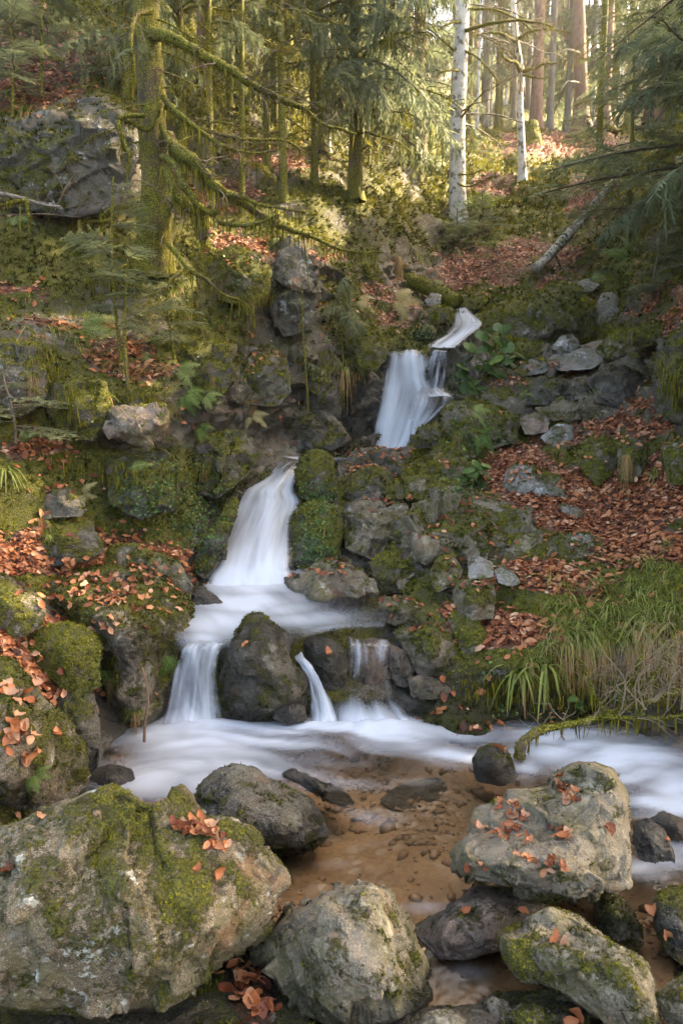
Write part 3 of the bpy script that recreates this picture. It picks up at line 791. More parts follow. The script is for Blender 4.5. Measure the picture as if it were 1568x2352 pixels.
rock('R8c', 'sloping wet rock shelf with leaf crumbs under the flat ledge', 'brown', o('782,1180 800,1155 880,1148 940,1160 935,1200 900,1240 860,1290 800,1260'), 6.9, 6.1, moss=.2, wet=.4, chip=1.0)
rock('R9b', 'stubby square mossy block in the rock ledge', 'brown', o('927,1098 949,1090 984,1091 996,1118 986,1146 932,1150'), 7.1, 6.8, moss=.5, chip=.6)
rock('R10b', 'stubby square mossy block in the rock ledge, darker and smaller', 'dark', o('884,1113 904,1103 927,1106 929,1146 887,1146'), 7.1, 6.85, moss=.45, chip=.6)
rock('R11b', 'rounded mossy rock behind the square mossy blocks', 'brown', o('984,1068 999,1043 1044,1046 1089,1061 1111,1088 1069,1116 994,1110'), 7.6, 7.2, moss=.45, chip=.7)
rock('R4', 'large grey and yellow-mossed rock hump amid the leaf-covered bank', 'pale',
     o('927,1206 954,1171 984,1129 1034,1124 1084,1134 1134,1149 1209,1184 1256,1216 1251,1253 1184,1294 1084,1300 1034,1280 984,1294 918,1345 903,1292'),
     6.6, 5.6, [(1000, 1160, 6.2), (1090, 1170, 6.25), (1180, 1210, 6.2), (970, 1250, 5.7), (1080, 1240, 5.8), (1180, 1260, 5.9), (1040, 1200, 5.95)], back=.4, moss=.38, chip=1.2, cat='outcrop', name='outcrop')
rock('R5', 'low mossy step stone beside the leaf path', 'brown', o('1252,1273 1274,1231 1324,1224 1379,1239 1391,1276 1374,1299 1264,1295'), 6.1, 5.7, moss=.42, chip=.8)
rock('R7b', 'mossy lump stacked below the large grey hump', 'brown', o('982,1326 1002,1278 1040,1274 1062,1310 1047,1344 1004,1360'), 5.6, 5.2, moss=.4, chip=.8)
rock('R7c', 'squared grey block standing on the ledge among leaves', 'grey', o('1074,1282 1100,1277 1132,1292 1134,1326 1076,1330'), 5.6, 5.35, moss=.05, chip=.5)
rock('R7', 'smooth bare grey stone lying in the leaves beside the grass bank', 'grey', o('1134,1311 1154,1297 1184,1319 1196,1338 1174,1349 1144,1338'), 5.5, 5.25, moss=.0, chip=.5)
rock('R6', 'flat-topped block with a grey top and mossy face on the bank', 'brown', o('1037,1338 1084,1329 1134,1344 1138,1366 1131,1420 1064,1430 1042,1388'), 5.4, 4.95, [(1085, 1355, 5.05), (1085, 1390, 4.9)], moss=.32, chip=.6)
rock('R8', 'blocky rock with a light upper edge above the brown trickle', 'brown', o('902,1453 914,1434 984,1432 1029,1444 1056,1496 1058,1541 1004,1555 959,1550 932,1498'), 4.95, 4.55, [(985, 1450, 4.65), (990, 1500, 4.5)], moss=.3, wet=.2, chip=.9)
rock('R9', 'pointed mossy stone leaning at the end of the grassy bank', 'brown', o('1027,1423 1054,1400 1080,1409 1106,1441 1136,1461 1151,1496 1136,1538 1084,1550 1062,1503'), 4.95, 4.5, moss=.48, chip=.6)
rock('R10', 'wet rust-coloured rock at the waterline under the blocky rock', 'pink', o('935,1558 969,1549 1009,1559 1036,1586 1026,1605 984,1607 945,1600'), 4.55, 4.35, moss=-.1, wet=.5, chip=1.2)
rock('R11', 'ragged wet brown rock face beside the trickle', 'pink', o('896,1482 930,1494 952,1540 934,1580 905,1572 893,1520'), 4.75, 4.55, moss=-.1, wet=.6, chip=1.3)
rock('R13a', 'big square-cut mossy block beside the upper fall', 'brown', o('1007,940 1039,916 1094,919 1159,941 1191,958 1187,1015 1134,1032 1044,1007 1007,980'), 8.5, 8.0, [(1060, 950, 8.1), (1130, 965, 8.0), (1090, 1000, 7.9)], moss=.42, chip=.9, cat='boulder', name='boulder')
rock('R13b', 'dark mossy stone against the foot of the upper fall', 'dark', o('947,1027 964,983 1004,966 1021,988 996,1030'), 8.3, 8.0, moss=.4, wet=.25, chip=.8)
rock('R13c', 'low flat mossy stone below the square-cut block', 'brown', o('987,1042 1009,1013 1084,1021 1094,1050 1010,1056'), 8.1, 7.8, moss=.4, chip=.7)
rock('R12', 'grey mossy rock bedded in the leaf path', 'grey', o('1152,1125 1159,1088 1184,1061 1234,1076 1279,1086 1331,1138 1316,1165 1234,1162 1174,1147'), 7.6, 7.0, [(1220, 1100, 7.1), (1270, 1130, 7.0), (1190, 1110, 7.05)], moss=.26, chip=1.0)
rock('R12b', 'small loose grey stone at the top of the leaf path', 'grey', o('1242,1005 1279,971 1316,981 1318,1013 1266,1036'), 8.3, 8.0, moss=.15, chip=.9)
rock('R12c', 'wedge-shaped dark stone beside the leaf-filled steps', 'dark', o('1327,975 1359,956 1387,973 1378,1000 1334,1000'), 8.5, 8.2, moss=.25, chip=.9)
rock('R12d', 'half-buried low stone across the middle of the leaf path', 'grey', o('1262,1170 1290,1158 1330,1166 1338,1186 1290,1192'), 6.8, 6.6, moss=.2, chip=.7)
rock('R14', 'great mossy boulder beside the top fall', 'brown',
     o('1102,740 1114,723 1144,706 1214,681 1284,648 1326,661 1366,691 1373,728 1361,770 1284,792 1234,797 1174,787 1112,760'),
     11.6, 10.9, [(1270, 690, 11.0), (1200, 730, 10.8), (1320, 730, 10.8), (1260, 760, 10.7)], back=.4, moss=.52, chip=.4, cat='boulder', name='boulder', mz=.3)
rock('R15', 'bare grey rock shoulder behind the great mossy boulder', 'grey', o('1366,712 1379,673 1414,666 1461,688 1451,725 1374,755'), 12, 11.3, moss=.0, chip=.6)
rock('R15b', 'bare bluish rock ledge higher up the leaf path', 'grey', o('1310,652 1349,638 1378,653 1356,671 1318,670'), 12.6, 12.2, moss=.0, chip=.5)
rock('R16', 'smooth pale blue-grey bedrock slab crossing the path', 'grey', o('1254,830 1284,806 1334,794 1378,780 1398,790 1392,825 1360,847 1284,852'), 10.8, 9.6, moss=-.3, chip=.35, name='slab', cat='slab')
rock('R17', 'rounded boulder perched on the pale bedrock slab', 'grey', o('1267,800 1284,772 1314,769 1336,793 1316,806 1279,808'), 10.5, 10.2, moss=.2, chip=.6)
rock('R18', 'cushion of moss-covered stone beside the big-leaved plant', 'brown', o('1172,805 1184,784 1224,786 1246,808 1226,821 1184,821'), 10.2, 9.9, moss=.7, chip=.4)
rock('R19', 'mossy stone behind the big-leaved plant', 'brown', o('1102,870 1114,831 1144,831 1181,853 1181,880 1144,892'), 9.5, 9.2, moss=.45, chip=.6)
rock('R19b', 'thin layered rock steps beside the pale bedrock slab', 'grey', o('1186,850 1200,828 1240,822 1262,836 1256,856 1200,864'), 9.9, 9.5, moss=.2, chip=1.0)
rock('R20', 'tall mossy rock wall rising at the frame edge', 'dark', o('1502,940 1509,863 1524,788 1568,751 1660,745 1660,980 1568,977 1534,962'), 7.2, 6.8, moss=.5, chip=.6, cat='rock wall', name='rock_wall')
rock('R22', 'moss-clad ledge block at the edge of the leaf slope', 'brown', o('1322,1040 1349,1021 1409,1011 1426,1038 1406,1090 1374,1117 1327,1070'), 7.5, 7.1, moss=.55, chip=.6)
rock('R22b', 'moss-clad ledge block with a broken dry stalk', 'brown', o('1417,1015 1449,1001 1479,1016 1486,1063 1461,1107 1417,1105'), 7.2, 6.85, moss=.5, chip=.6)
rock('R22c', 'moss-clad ledge block cut by the frame edge', 'brown', o('1517,1020 1568,1006 1630,1016 1630,1117 1534,1112'), 6.7, 6.35, moss=.55, chip=.6)
rock('T1', 'mossy flat boulder with pink leaves behind the top fall', 'brown', o('1045,690 1064,670 1109,671 1131,685 1096,711 1057,707'), 12.3, 11.8, moss=.6, chip=.4)
rock('T2', 'mossy rock beside the top fall under the fallen log', 'dark', o('977,715 999,701 1039,706 1046,728 999,747'), 11, 10.6, moss=.55, chip=.6)
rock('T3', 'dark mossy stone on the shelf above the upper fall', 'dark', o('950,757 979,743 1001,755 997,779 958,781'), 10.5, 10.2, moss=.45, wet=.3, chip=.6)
rock('T4', 'rounded mossy boulder leaning over the upper fall', 'brown', o('812,792 830,763 870,758 890,788 887,825 861,852 824,842'), 9.4, 8.9, moss=.55, chip=.4, cat='boulder', name='boulder')
rock('T5', 'pale stone under the fallen log', 'grey', o('975,690 990,672 1014,676 1012,700 985,704'), 11.8, 11.5, moss=.0, chip=.6)
rock('M1', 'mossy outcrop topped with dead leaves below the mossy branches', 'brown', o('466,645 490,585 545,563 605,588 624,625 617,667 580,704 520,694'), 8.7, 8.0, moss=.6, chip=.6, cat='outcrop', name='outcrop')
rock('M2', 'grey lichen-covered rock face streaked with dark moss', 'cliff', o('622,645 638,575 690,556 722,600 727,700 702,764 650,774 622,722'), 8.9, 8.5, moss=.08, chip=1.2, cat='rock wall', name='rock_wall', mz=.3)
rock('M3', 'square mossy cliff step under the lichen-covered rock face', 'cliff', o('527,842 600,803 660,823 670,900 640,934 558,929'), 8.2, 7.7, moss=.38, chip=1.0)
rock('M4', 'dark overhanging rock beside the upper fall pool', 'dark', o('688,842 760,798 792,850 782,955 720,1014 678,984'), 9.0, 8.5, moss=.42, wet=.2, chip=.8)
rock('K1', 'dark weathered crag with white lichen patches high on the slope', 'cliff', o('-90,285 0,275 60,262 120,250 165,228 215,226 250,240 285,262 312,300 318,360 300,430 262,480 175,500 50,480 -90,470'), 8.3, 7.6,
     [(60, 340, 7.65), (160, 330, 7.6), (230, 330, 7.75), (130, 420, 7.6)], back=.3, moss=.40, wet=.25, chip=.8, cat='crag', name='crag', mz=.3)
rock('K2', 'shaded mossy bank face under the hanging grass clump', 'cliff', o('-60,800 20,780 90,790 110,850 95,930 40,960 -60,960'), 6.3, 5.9, moss=.4, chip=.9)
rock('P1', 'flat brown rock lying under the clear pool water', 'brown', o('870,1838 900,1812 950,1795 1010,1785 1075,1800 1080,1835 1040,1862 960,1868 900,1860'), 3.88, 3.55, moss=-.1, wet=.3, chip=.5, fuzz=False, bulge=.06)
rock('P2', 'long dark stone just breaking the pool surface with a glossy end', 'dark', o('645,1778 668,1766 700,1776 750,1800 800,1828 815,1850 770,1846 710,1815'), 3.62, 3.34, moss=-.1, wet=.8, chip=.8)
rock('R21', 'mossy-topped ledge overhanging a dark recess beside the leaf steps', 'brown', o('1366,806 1400,772 1440,755 1500,740 1545,750 1535,785 1480,797 1430,814 1390,826'), 8.7, 8.2, moss=.5, chip=.8)
rock('S1', 'long dark broken ledge in the leaf-filled steps', 'dark', o('1190,907 1220,880 1290,870 1350,878 1372,900 1330,927 1250,932 1200,927'), 9.2, 8.8, moss=.25, chip=1.2)
rock('S2', 'lower broken ledge with leaves along its top in the steps', 'brown', o('1228,937 1280,924 1350,923 1402,935 1397,962 1330,967 1260,964'), 8.8, 8.4, moss=.3, chip=1.2)
rock('S3', 'rock painted dark for the shade of the recess under the overhanging ledge', 'dark', o('1348,872 1400,848 1460,846 1505,873 1492,922 1430,942 1370,922'), 8.95, 8.5, moss=.1, wet=.3, chip=1.2)  # dark stone and wetness stand in for the recess's shade
rock('S4', 'mossy step behind the square-cut block', 'brown', o('1108,907 1150,891 1200,903 1212,925 1160,938 1115,927'), 9.2, 8.8, moss=.4, chip=1.0)
rock('S5', 'reddish stone stuck between the steps and the square-cut block', 'pink', o('1188,962 1230,948 1264,965 1257,992 1205,998'), 8.5, 8.2, moss=.15, chip=1.0)
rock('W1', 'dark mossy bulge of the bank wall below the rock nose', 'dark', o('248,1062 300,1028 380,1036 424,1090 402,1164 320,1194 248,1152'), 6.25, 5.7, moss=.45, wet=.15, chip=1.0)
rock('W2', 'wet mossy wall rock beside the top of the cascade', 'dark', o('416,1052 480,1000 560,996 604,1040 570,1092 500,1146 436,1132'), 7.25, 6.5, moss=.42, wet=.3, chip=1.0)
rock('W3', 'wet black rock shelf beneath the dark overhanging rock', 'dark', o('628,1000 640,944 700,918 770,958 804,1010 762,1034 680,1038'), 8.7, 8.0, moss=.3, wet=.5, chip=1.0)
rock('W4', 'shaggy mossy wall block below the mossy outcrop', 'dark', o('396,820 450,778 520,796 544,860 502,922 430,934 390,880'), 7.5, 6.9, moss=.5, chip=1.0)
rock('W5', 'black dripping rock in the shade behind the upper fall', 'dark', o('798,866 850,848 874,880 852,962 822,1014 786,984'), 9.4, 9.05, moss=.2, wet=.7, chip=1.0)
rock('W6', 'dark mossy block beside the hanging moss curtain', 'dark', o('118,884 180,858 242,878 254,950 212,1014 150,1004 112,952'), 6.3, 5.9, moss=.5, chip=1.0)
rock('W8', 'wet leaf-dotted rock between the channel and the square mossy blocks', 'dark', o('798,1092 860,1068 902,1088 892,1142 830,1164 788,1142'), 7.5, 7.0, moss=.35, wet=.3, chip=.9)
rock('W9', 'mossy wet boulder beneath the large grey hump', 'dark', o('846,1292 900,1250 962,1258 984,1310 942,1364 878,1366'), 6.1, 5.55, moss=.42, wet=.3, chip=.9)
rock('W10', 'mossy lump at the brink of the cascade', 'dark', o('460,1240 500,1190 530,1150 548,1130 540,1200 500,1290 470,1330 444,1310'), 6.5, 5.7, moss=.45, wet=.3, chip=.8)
rock('P3', 'smooth brown stone under the thin sheet of water beside the two spouts', 'pink', o('792,1500 815,1472 850,1462 885,1466 908,1484 914,1530 905,1590 880,1630 830,1640 790,1610'), 4.82, 4.52, moss=-.1, wet=.6, chip=.8, bulge=.08)
# ------------------------------------------------------------------ water
def water_mat(name, clear_tint, white=(.60, .66, .76), rough=.12, gloss=1.0):
    m, nt, out = new_mat(name)
    n = N(nt)
    f = n.attr('foam')
    tr = n.new('ShaderNodeBsdfTransparent'); n.put(tr.inputs[0], clear_tint)
    gl = n.new('ShaderNodeBsdfGlossy'); gl.inputs['Roughness'].default_value = rough
    fr = n.new('ShaderNodeFresnel'); fr.inputs[0].default_value = 1.33
    nor = n.bump(n.noise(n.pos(), 5, 3), .03, .35)
    nt.links.new(nor, gl.inputs['Normal'])
    c = n.new('ShaderNodeMixShader')
    nt.links.new(n.math('MULTIPLY', fr.outputs[0], gloss), c.inputs[0]); nt.links.new(tr.outputs[0], c.inputs[1]); nt.links.new(gl.outputs[0], c.inputs[2])
    w = n.prin(white, .55, None, .25)
    tl = n.new('ShaderNodeBsdfTranslucent'); n.put(tl.inputs[0], white)
    w2 = n.new('ShaderNodeMixShader'); w2.inputs[0].default_value = .3
    nt.links.new(w, w2.inputs[1]); nt.links.new(tl.outputs[0], w2.inputs[2])
    x = n.new('ShaderNodeMixShader')
    nt.links.new(f, x.inputs[0]); nt.links.new(c.outputs[0], x.inputs[1]); nt.links.new(w2.outputs[0], x.inputs[2])
    no = n.new('ShaderNodeBsdfTransparent')
    y = n.new('ShaderNodeMixShader')
    nt.links.new(n.attr('cover'), y.inputs[0]); nt.links.new(no.outputs[0], y.inputs[1]); nt.links.new(x.outputs[0], y.inputs[2])
    nt.links.new(y.outputs[0], out.inputs[0])
    return m
M['pool'] = water_mat('stream_water', (.92, .86, .76))
M['fall'] = water_mat('falling_water', (.82, .80, .78), rough=.4, gloss=.10)

def flow_noise(A, B, s):
    return fbm(np.stack([A, B, np.zeros_like(A)], -1), 1, 4, s)

# lower pool and the run-off
xs = np.arange(-2.6, 4.2, .028); ys = np.arange(1.0, 4.75, .024)
X, Yy = np.meshgrid(xs, ys)
PP = np.stack([X.ravel(), Yy.ravel(), np.zeros(X.size)], -1)
u, v = proj(PP)
H = [(600, 1690, 330, 34, 1.25), (400, 1690, 130, 50, .9), (900, 1700, 200, 34, 1.2), (1040, 1735, 100, 30, .95), (480, 1745, 200, 40, .8), (350, 1790, 110, 70, .55), (480, 1810, 130, 60, .5),
     (660, 1760, 170, 36, .55), (1290, 1722, 130, 42, 1.3), (1430, 1765, 140, 60, 1.2), (1540, 1830, 90, 70, 1.2), (1205, 1775, 40, 40, .8), (1600, 1920, 90, 60, 1.0), (1480, 2000, 70, 24, .8), (1520, 1950, 60, 40, .8),
     (800, 1880, 130, 22, .16), (760, 1800, 130, 18, .22), (980, 1790, 120, 14, .2), (420, 1860, 60, 40, .5), (860, 1985, 150, 16, .08), (1060, 2240, 60, 20, .12), (980, 2090, 50, 16, .2)]
fo = hint(H, u, v)
warp = .25 * fbm(PP, 1.6, 3, 71)
st = flow_noise((PP[:, 0] + warp) * 1.3, (PP[:, 1] + .35 * np.sin(PP[:, 0] * 1.2) + warp) * 7.5, 72)
fo = np.clip(fo * (.92 + 1.1 * st) - .04 + .10 * st * (fo > .03), 0, .97)
churn = hint([(440, 1672, 90, 22, 1), (730, 1672, 60, 20, 1), (860, 1676, 130, 22, 1), (1260, 1720, 200, 40, .5)], u, v)
fo = np.clip(fo + .25 * churn * (1 + fbm(PP, 9, 3, 76)), 0, .97)
hz = .012 * fbm(PP, 2.5, 3, 73) + churn * (.045 * np.abs(fbm(PP, 6, 3, 75)) + .02) + .05 * hint([(1400, 1750, 190, 50, 1), (700, 1690, 400, 26, .5)], u, v) + .02 * st * sstep(.3, .9, fo)
PP[:, 2] = hz
pool = link('stream_pool', mesh('stream_pool', PP, grid_faces(*X.shape), M['pool'], {'foam': fo, 'cover': np.ones(len(fo))}))
tag(pool, kind='structure')

# upper pool above the lower falls
def lip(y): return .5 + .08 * (y - 4.45)
xs = np.arange(-1.35, .85, .022); ys = np.arange(4.36, 6.1, .022)
X, Yy = np.meshgrid(xs, ys)
PP = np.stack([X.ravel(), Yy.ravel(), lip(Yy.ravel())], -1)
u, v = proj(PP)
H = [(570, 1330, 110, 50, 1.3), (570, 1385, 120, 34, 1.2), (520, 1430, 110, 40, 1.0), (690, 1420, 120, 20, .85), (470, 1470, 60, 30, .7), (800, 1445, 110, 15, .5), (640, 1400, 90, 24, .9)]
fo = hint(H, u, v)
st = flow_noise((PP[:, 0] + .5 * PP[:, 1]) * 6, PP[:, 1] * 2, 82)
fo = np.clip(fo * (1 + .5 * st), 0, .97)
PP[:, 2] += .01 * fbm(PP, 3, 3, 83) - 2.0 * np.clip(4.53 - PP[:, 1], 0, 1) ** 2
yf = np.interp(PP[:, 0], [-1.35, -1.20, -1.10, -.30, -.16, .02, .30, .42, .85], [4.80, 4.60, 4.37, 4.39, 4.52, 4.62, 4.66, 5.0, 5.3]) + .035 * fbm(PP, 5, 3, 84)
cov_ = sstep(.0, .12, PP[:, 1] - yf)
GF = grid_faces(*X.shape)
GF = GF[(PP[:, 1] > yf - .03)[GF].all(1)]
up_pool = link('stream_upper_pool', mesh('stream_upper_pool', PP, GF, M['pool'], {'foam': fo, 'cover': cov_}))
tag(up_pool, kind='structure')
# the dark channel between the upper fall and the cascade
rows = [(880, 1026, 1000, 1030, 8.95), (820, 1036, 985, 1045, 8.7), (760, 1041, 905, 1052, 8.3), (690, 1043, 800, 1058, 7.9), (640, 1046, 735, 1066, 7.5)]

def sheet(name, rows, seed, base=.75, streak=.6, freq=9, along=1.0, edge=.30, nt=70, ns=44, bulge=.05, top=.0, topdark=.35, white_bottom=.25, mat='fall', rough=.03, clear=(), end=0.0, widen=1.12):
    """A veil of water lofted down rows (uL, vL, uR, vR, Y)."""
    R = smooth_line(np.array(rows, float), nt)
    s = np.linspace(0, 1, ns)
    t = np.linspace(0, 1, nt)
    mid, half = (R[:, 0:1] + R[:, 2:3]) / 2, (R[:, 2:3] - R[:, 0:1]) / 2 * widen
    U = mid + half * (2 * s - 1)
    Vv = R[:, 1:2] * (1 - s) + R[:, 3:4] * s
    Y = R[:, 4:5] - bulge * np.sin(np.pi * s)[None]
    P = W(U.ravel(), Vv.ravel(), Y.ravel())
    S = np.tile(s, nt); T = np.repeat(t, ns)
    n1 = flow_noise(S * freq + .25 * np.sin(T * 5 + seed), T * 1.6 * along, seed)
    n2 = flow_noise(S * freq * 2.7, T * 2.2 * along, seed + 5)
    n3 = flow_noise(S * 3, T * 3, seed + 9)
    d = .7 * n1 + .3 * n2
    P[:, 2] += (1 - T) ** 4 * (.03 * flow_noise(S * 3, S * 0, seed + 21) - .03)
    n4 = flow_noise(T * 7, S * 1.5, seed + 31)
    P[:, 1] -= rough * d + rough * n3
    f = base + streak * d + .3 * n3
    f = f - topdark * sstep(.28, .0, T + .06 * n1) + white_bottom * sstep(.55, 1, T)
    for a, b, ra, rb, k in clear:
        f = f - k * np.exp(-((S - a) / ra) ** 2 - ((T - b) / rb) ** 2)
    e = np.minimum(sstep(0, edge, S + .05 * n2 + .10 * n4), sstep(0, edge, 1 - S + .05 * n2 - .10 * n4))
    f = np.clip(f, top, .96) * (.05 + .95 * e)
    cov = sstep(.0, .55, e) * sstep(0, .05, T + .02 * n1)
    if end > 0: cov = cov * sstep(1.0, 1 - end, T + .05 * n2)
    o = link(name, mesh(name, P, grid_faces(nt, ns), M[mat], {'foam': f, 'cover': cov}))
    return tag(o, kind='structure')

sheet('stream_channel', rows, 91, base=.2, streak=.5, freq=4, topdark=-.4, white_bottom=.3, bulge=0, mat='pool', rough=.0)
# upper fall
sheet('waterfall_upper', [(890, 797, 975, 797, 9.50), (888, 806, 975, 805, 9.40), (882, 830, 980, 826, 9.32), (875, 870, 990, 868, 9.25), (868, 905, 1000, 900, 9.15), (858, 960, 980, 950, 9.0), (846, 1005, 962, 1000, 8.9), (834, 1036, 948, 1034, 8.8)],
      101, base=.76, streak=.5, freq=7, topdark=.85, nt=90, ns=60, clear=[(.36, .22, .06, .2, .35), (.42, .45, .05, .2, .2)])
sheet('waterfall_upper_side', [(990, 796, 1032, 799, 9.52), (987, 806, 1029, 808, 9.44), (980, 830, 1026, 835, 9.38), (974, 868, 1022, 870, 9.28), (968, 900, 1020, 892, 9.2), (975, 912, 1036, 908, 9.1)],
      111, base=.42, streak=.9, freq=5, topdark=.5, nt=50, ns=30, clear=[(.45, .6, .15, .3, .35)])
sheet('waterfall_upper_apron', [(955, 882, 1010, 884, 9.2), (945, 900, 1036, 902, 9.12), (938, 930, 1036, 925, 9.0), (935, 960, 1005, 955, 8.95), (936, 1000, 972, 985, 8.85), (936, 1036, 950, 1034, 8.78)],
      121, base=.55, streak=.7, freq=9, topdark=.55, nt=60, ns=44, clear=[(.75, .35, .18, .22, .45)])
sheet('waterfall_top', [(1046, 698, 1066, 698, 11.75), (1045, 716, 1080, 714, 11.2), (1048, 734, 1100, 732, 10.75), (1040, 752, 1102, 745, 10.35), (1022, 770, 1084, 765, 10.0), (992, 788, 1052, 791, 9.72), (984, 799, 1042, 801, 9.48)],
      131, base=.55, streak=.9, freq=6, topdark=.3, nt=60, ns=34, edge=.4, end=.06, widen=1.4)
# middle cascade
sheet('cascade', [(648, 1046, 722, 1050, 7.45), (628, 1070, 690, 1075, 7.25), (600, 1100, 680, 1105, 7.05), (560, 1122, 682, 1130, 6.9), (545, 1150, 690, 1158, 6.75), (528, 1195, 674, 1195, 6.5), (508, 1240, 668, 1240, 6.22), (486, 1290, 668, 1290, 5.95), (470, 1318, 668, 1318, 5.8), (462, 1345, 672, 1345, 5.66)],
      141, base=.66, streak=.62, freq=6, along=1.8, topdark=.25, white_bottom=.45, nt=100, ns=60, bulge=.09, edge=.22, clear=[(.5, .1, .2, .1, .5), (.3, .42, .07, .08, .3), (.62, .36, .07, .1, .3), (.15, .6, .08, .1, .3)])
# lower falls
sheet('waterfall_lower', [(428, 1466, 524, 1466, 4.50), (420, 1480, 516, 1480, 4.45), (412, 1498, 508, 1498, 4.41), (400, 1530, 503, 1535, 4.37), (388, 1580, 504, 1580, 4.33), (376, 1630, 508, 1630, 4.29), (362, 1672, 514, 1672, 4.2)],
      151, base=.66, streak=.6, freq=6, topdark=.45, white_bottom=.25, nt=80, ns=50, bulge=.05, clear=[(.62, .6, .14, .3, .3)])
sheet('spout', [(676, 1490, 698, 1490, 4.53), (676, 1504, 702, 1504, 4.49), (690, 1530, 722, 1528, 4.44), (706, 1560, 738, 1556, 4.38), (712, 1600, 758, 1600, 4.32), (714, 1640, 772, 1640, 4.27), (708, 1672, 784, 1672, 4.2)],
      161, base=.42, streak=.9, freq=4, topdark=.2, white_bottom=.35, nt=60, ns=28, bulge=.03, clear=[(.3, .7, .2, .3, .4)])
sheet('trickle', [(792, 1456, 902, 1458, 4.62), (794, 1476, 900, 1478, 4.48), (794, 1510, 896, 1510, 4.42), (790, 1550, 895, 1550, 4.4), (778, 1590, 905, 1590, 4.35), (765, 1630, 935, 1632, 4.28), (756, 1672, 985, 1672, 4.18)],
      171, base=.22, streak=.75, freq=7, topdark=.1, white_bottom=.65, nt=70, ns=50, bulge=.03, clear=[(.55, .6, .3, .2, .45)])
# ------------------------------------------------------------------ finding the ground
bpy.context.view_layer.update()
DG = bpy.context.evaluated_depsgraph_get()
WATERY = ('stream', 'waterfall', 'cascade', 'spout', 'trickle')
def hit(u, v, water=False):
    """First solid surface seen at (u, v): point, normal, object."""
    org = Vector((0, 0, CAM_H))
    d = (Vector(W(u, v, 5.0).tolist()) - org).normalized()
    for _ in range(6):
        ok, p, n, i, ob, mw = SC.ray_cast(DG, org, d)
        if not ok:
            return None
        if not water and ob.name.startswith(WATERY):
            org = p + d * .004
            continue
        return p, n, ob
    return None
def snap(u, v):
    h = hit(u, v)
    return np.array(h[0]) if h else None
def drop(x, y, z=60):
    """Ground straight below a point."""
    org = Vector((x, y, z))
    for _ in range(8):
        ok, p, n, i, ob, mw = SC.ray_cast(DG, org, Vector((0, 0, -1)))
        if not ok:
            return None
        if ob.name != 'ground':
            org = p - Vector((0, 0, .01)); continue
        return p
    return None

# ------------------------------------------------------------------ leaf templates
def leaf_shape(seed, n=5, w=.30, curl=.35, fold=.25):
    r = np.random.default_rng(seed)
    t = np.linspace(0, 1, n)
    wid = w * np.sin(np.pi * np.clip(t * .94 + .03, 0, 1)) ** .75
    b = curl * r.uniform(-1, 1.3)
    zc = b * (t - .5) ** 2 * 1.6
    tw = r.uniform(-.5, .5)
    V = []
    for i in range(n):
        x = t[i] - .5
        fz = wid[i] * (fold * r.uniform(.2, 1.8) + (.9 * fold if seed % 3 == 0 else 0))
        V += [(x, -wid[i], zc[i] + fz + tw * x * wid[i] + .03 * r.normal()), (x, .02 * r.normal(), zc[i]), (x, wid[i], zc[i] + fz - tw * x * wid[i] + .03 * r.normal())]
    F = grid_faces(n, 3)
    F = np.concatenate([F[:, [0, 1, 2]], F[:, [0, 2, 3]]])
    return np.array(V), F
LEAFS = [leaf_shape(s, 5) for s in range(10)]
LEAFS_LO = [leaf_shape(s + 50, 3) for s in range(10)]
def leaf_tones(n):
    return np.clip(RNG.choice([.12, .32, .5, .68, .9], n, p=[.28, .27, .22, .14, .09]) + RNG.normal(0, .11, n), 0, 1)

# 300 single leaves that show large
leaf_meshes = []
for i, (v_, f_) in enumerate([leaf_shape(200 + s, 7, RNG.uniform(.27, .36), 1.1, .55) for s in range(12)]):
    for t_ in (.2, .42, .62, .85):
        leaf_meshes.append(mesh('fallen_leaf', v_, f_, M['leaf'], {'tone': np.clip(np.full(len(v_), t_) + RNG.normal(0, .05) + .10 * (np.arange(len(v_)) % 3 == 1), 0, 1)}))
def put_leaf(u, v, size, label, group):
    h = hit(u, v)
    if h is None:
        return
    p, n, ob = h
    nn = (np.array(n) + RNG.normal(0, .30, 3) + [0, -.05, .25]); nn /= np.linalg.norm(nn)
    X, Yv, Z = frames(nn[None], np.array([RNG.uniform(0, 6.3)]))
    mtx = Matrix(((X[0][0], Yv[0][0], Z[0][0]), (X[0][1], Yv[0][1], Z[0][1]), (X[0][2], Yv[0][2], Z[0][2])))
    k_ = random.randrange(len(leaf_meshes))
    l = link('fallen_leaf', leaf_meshes[k_])
    s = size * RNG.uniform(.75, 1.2)
    if group:
        label = ('small ' if s < size * .88 else 'big ' if s > size * 1.08 else '') + ['dark brown', 'russet', 'orange-brown', 'pale tan'][k_ % 4] + ' leaf ' + label
    l.matrix_world = Matrix.LocRotScale(p + n * RNG.uniform(.006, .02), mtx.to_quaternion(), (s, s, s))
    tag(l, label, 'leaf', group)
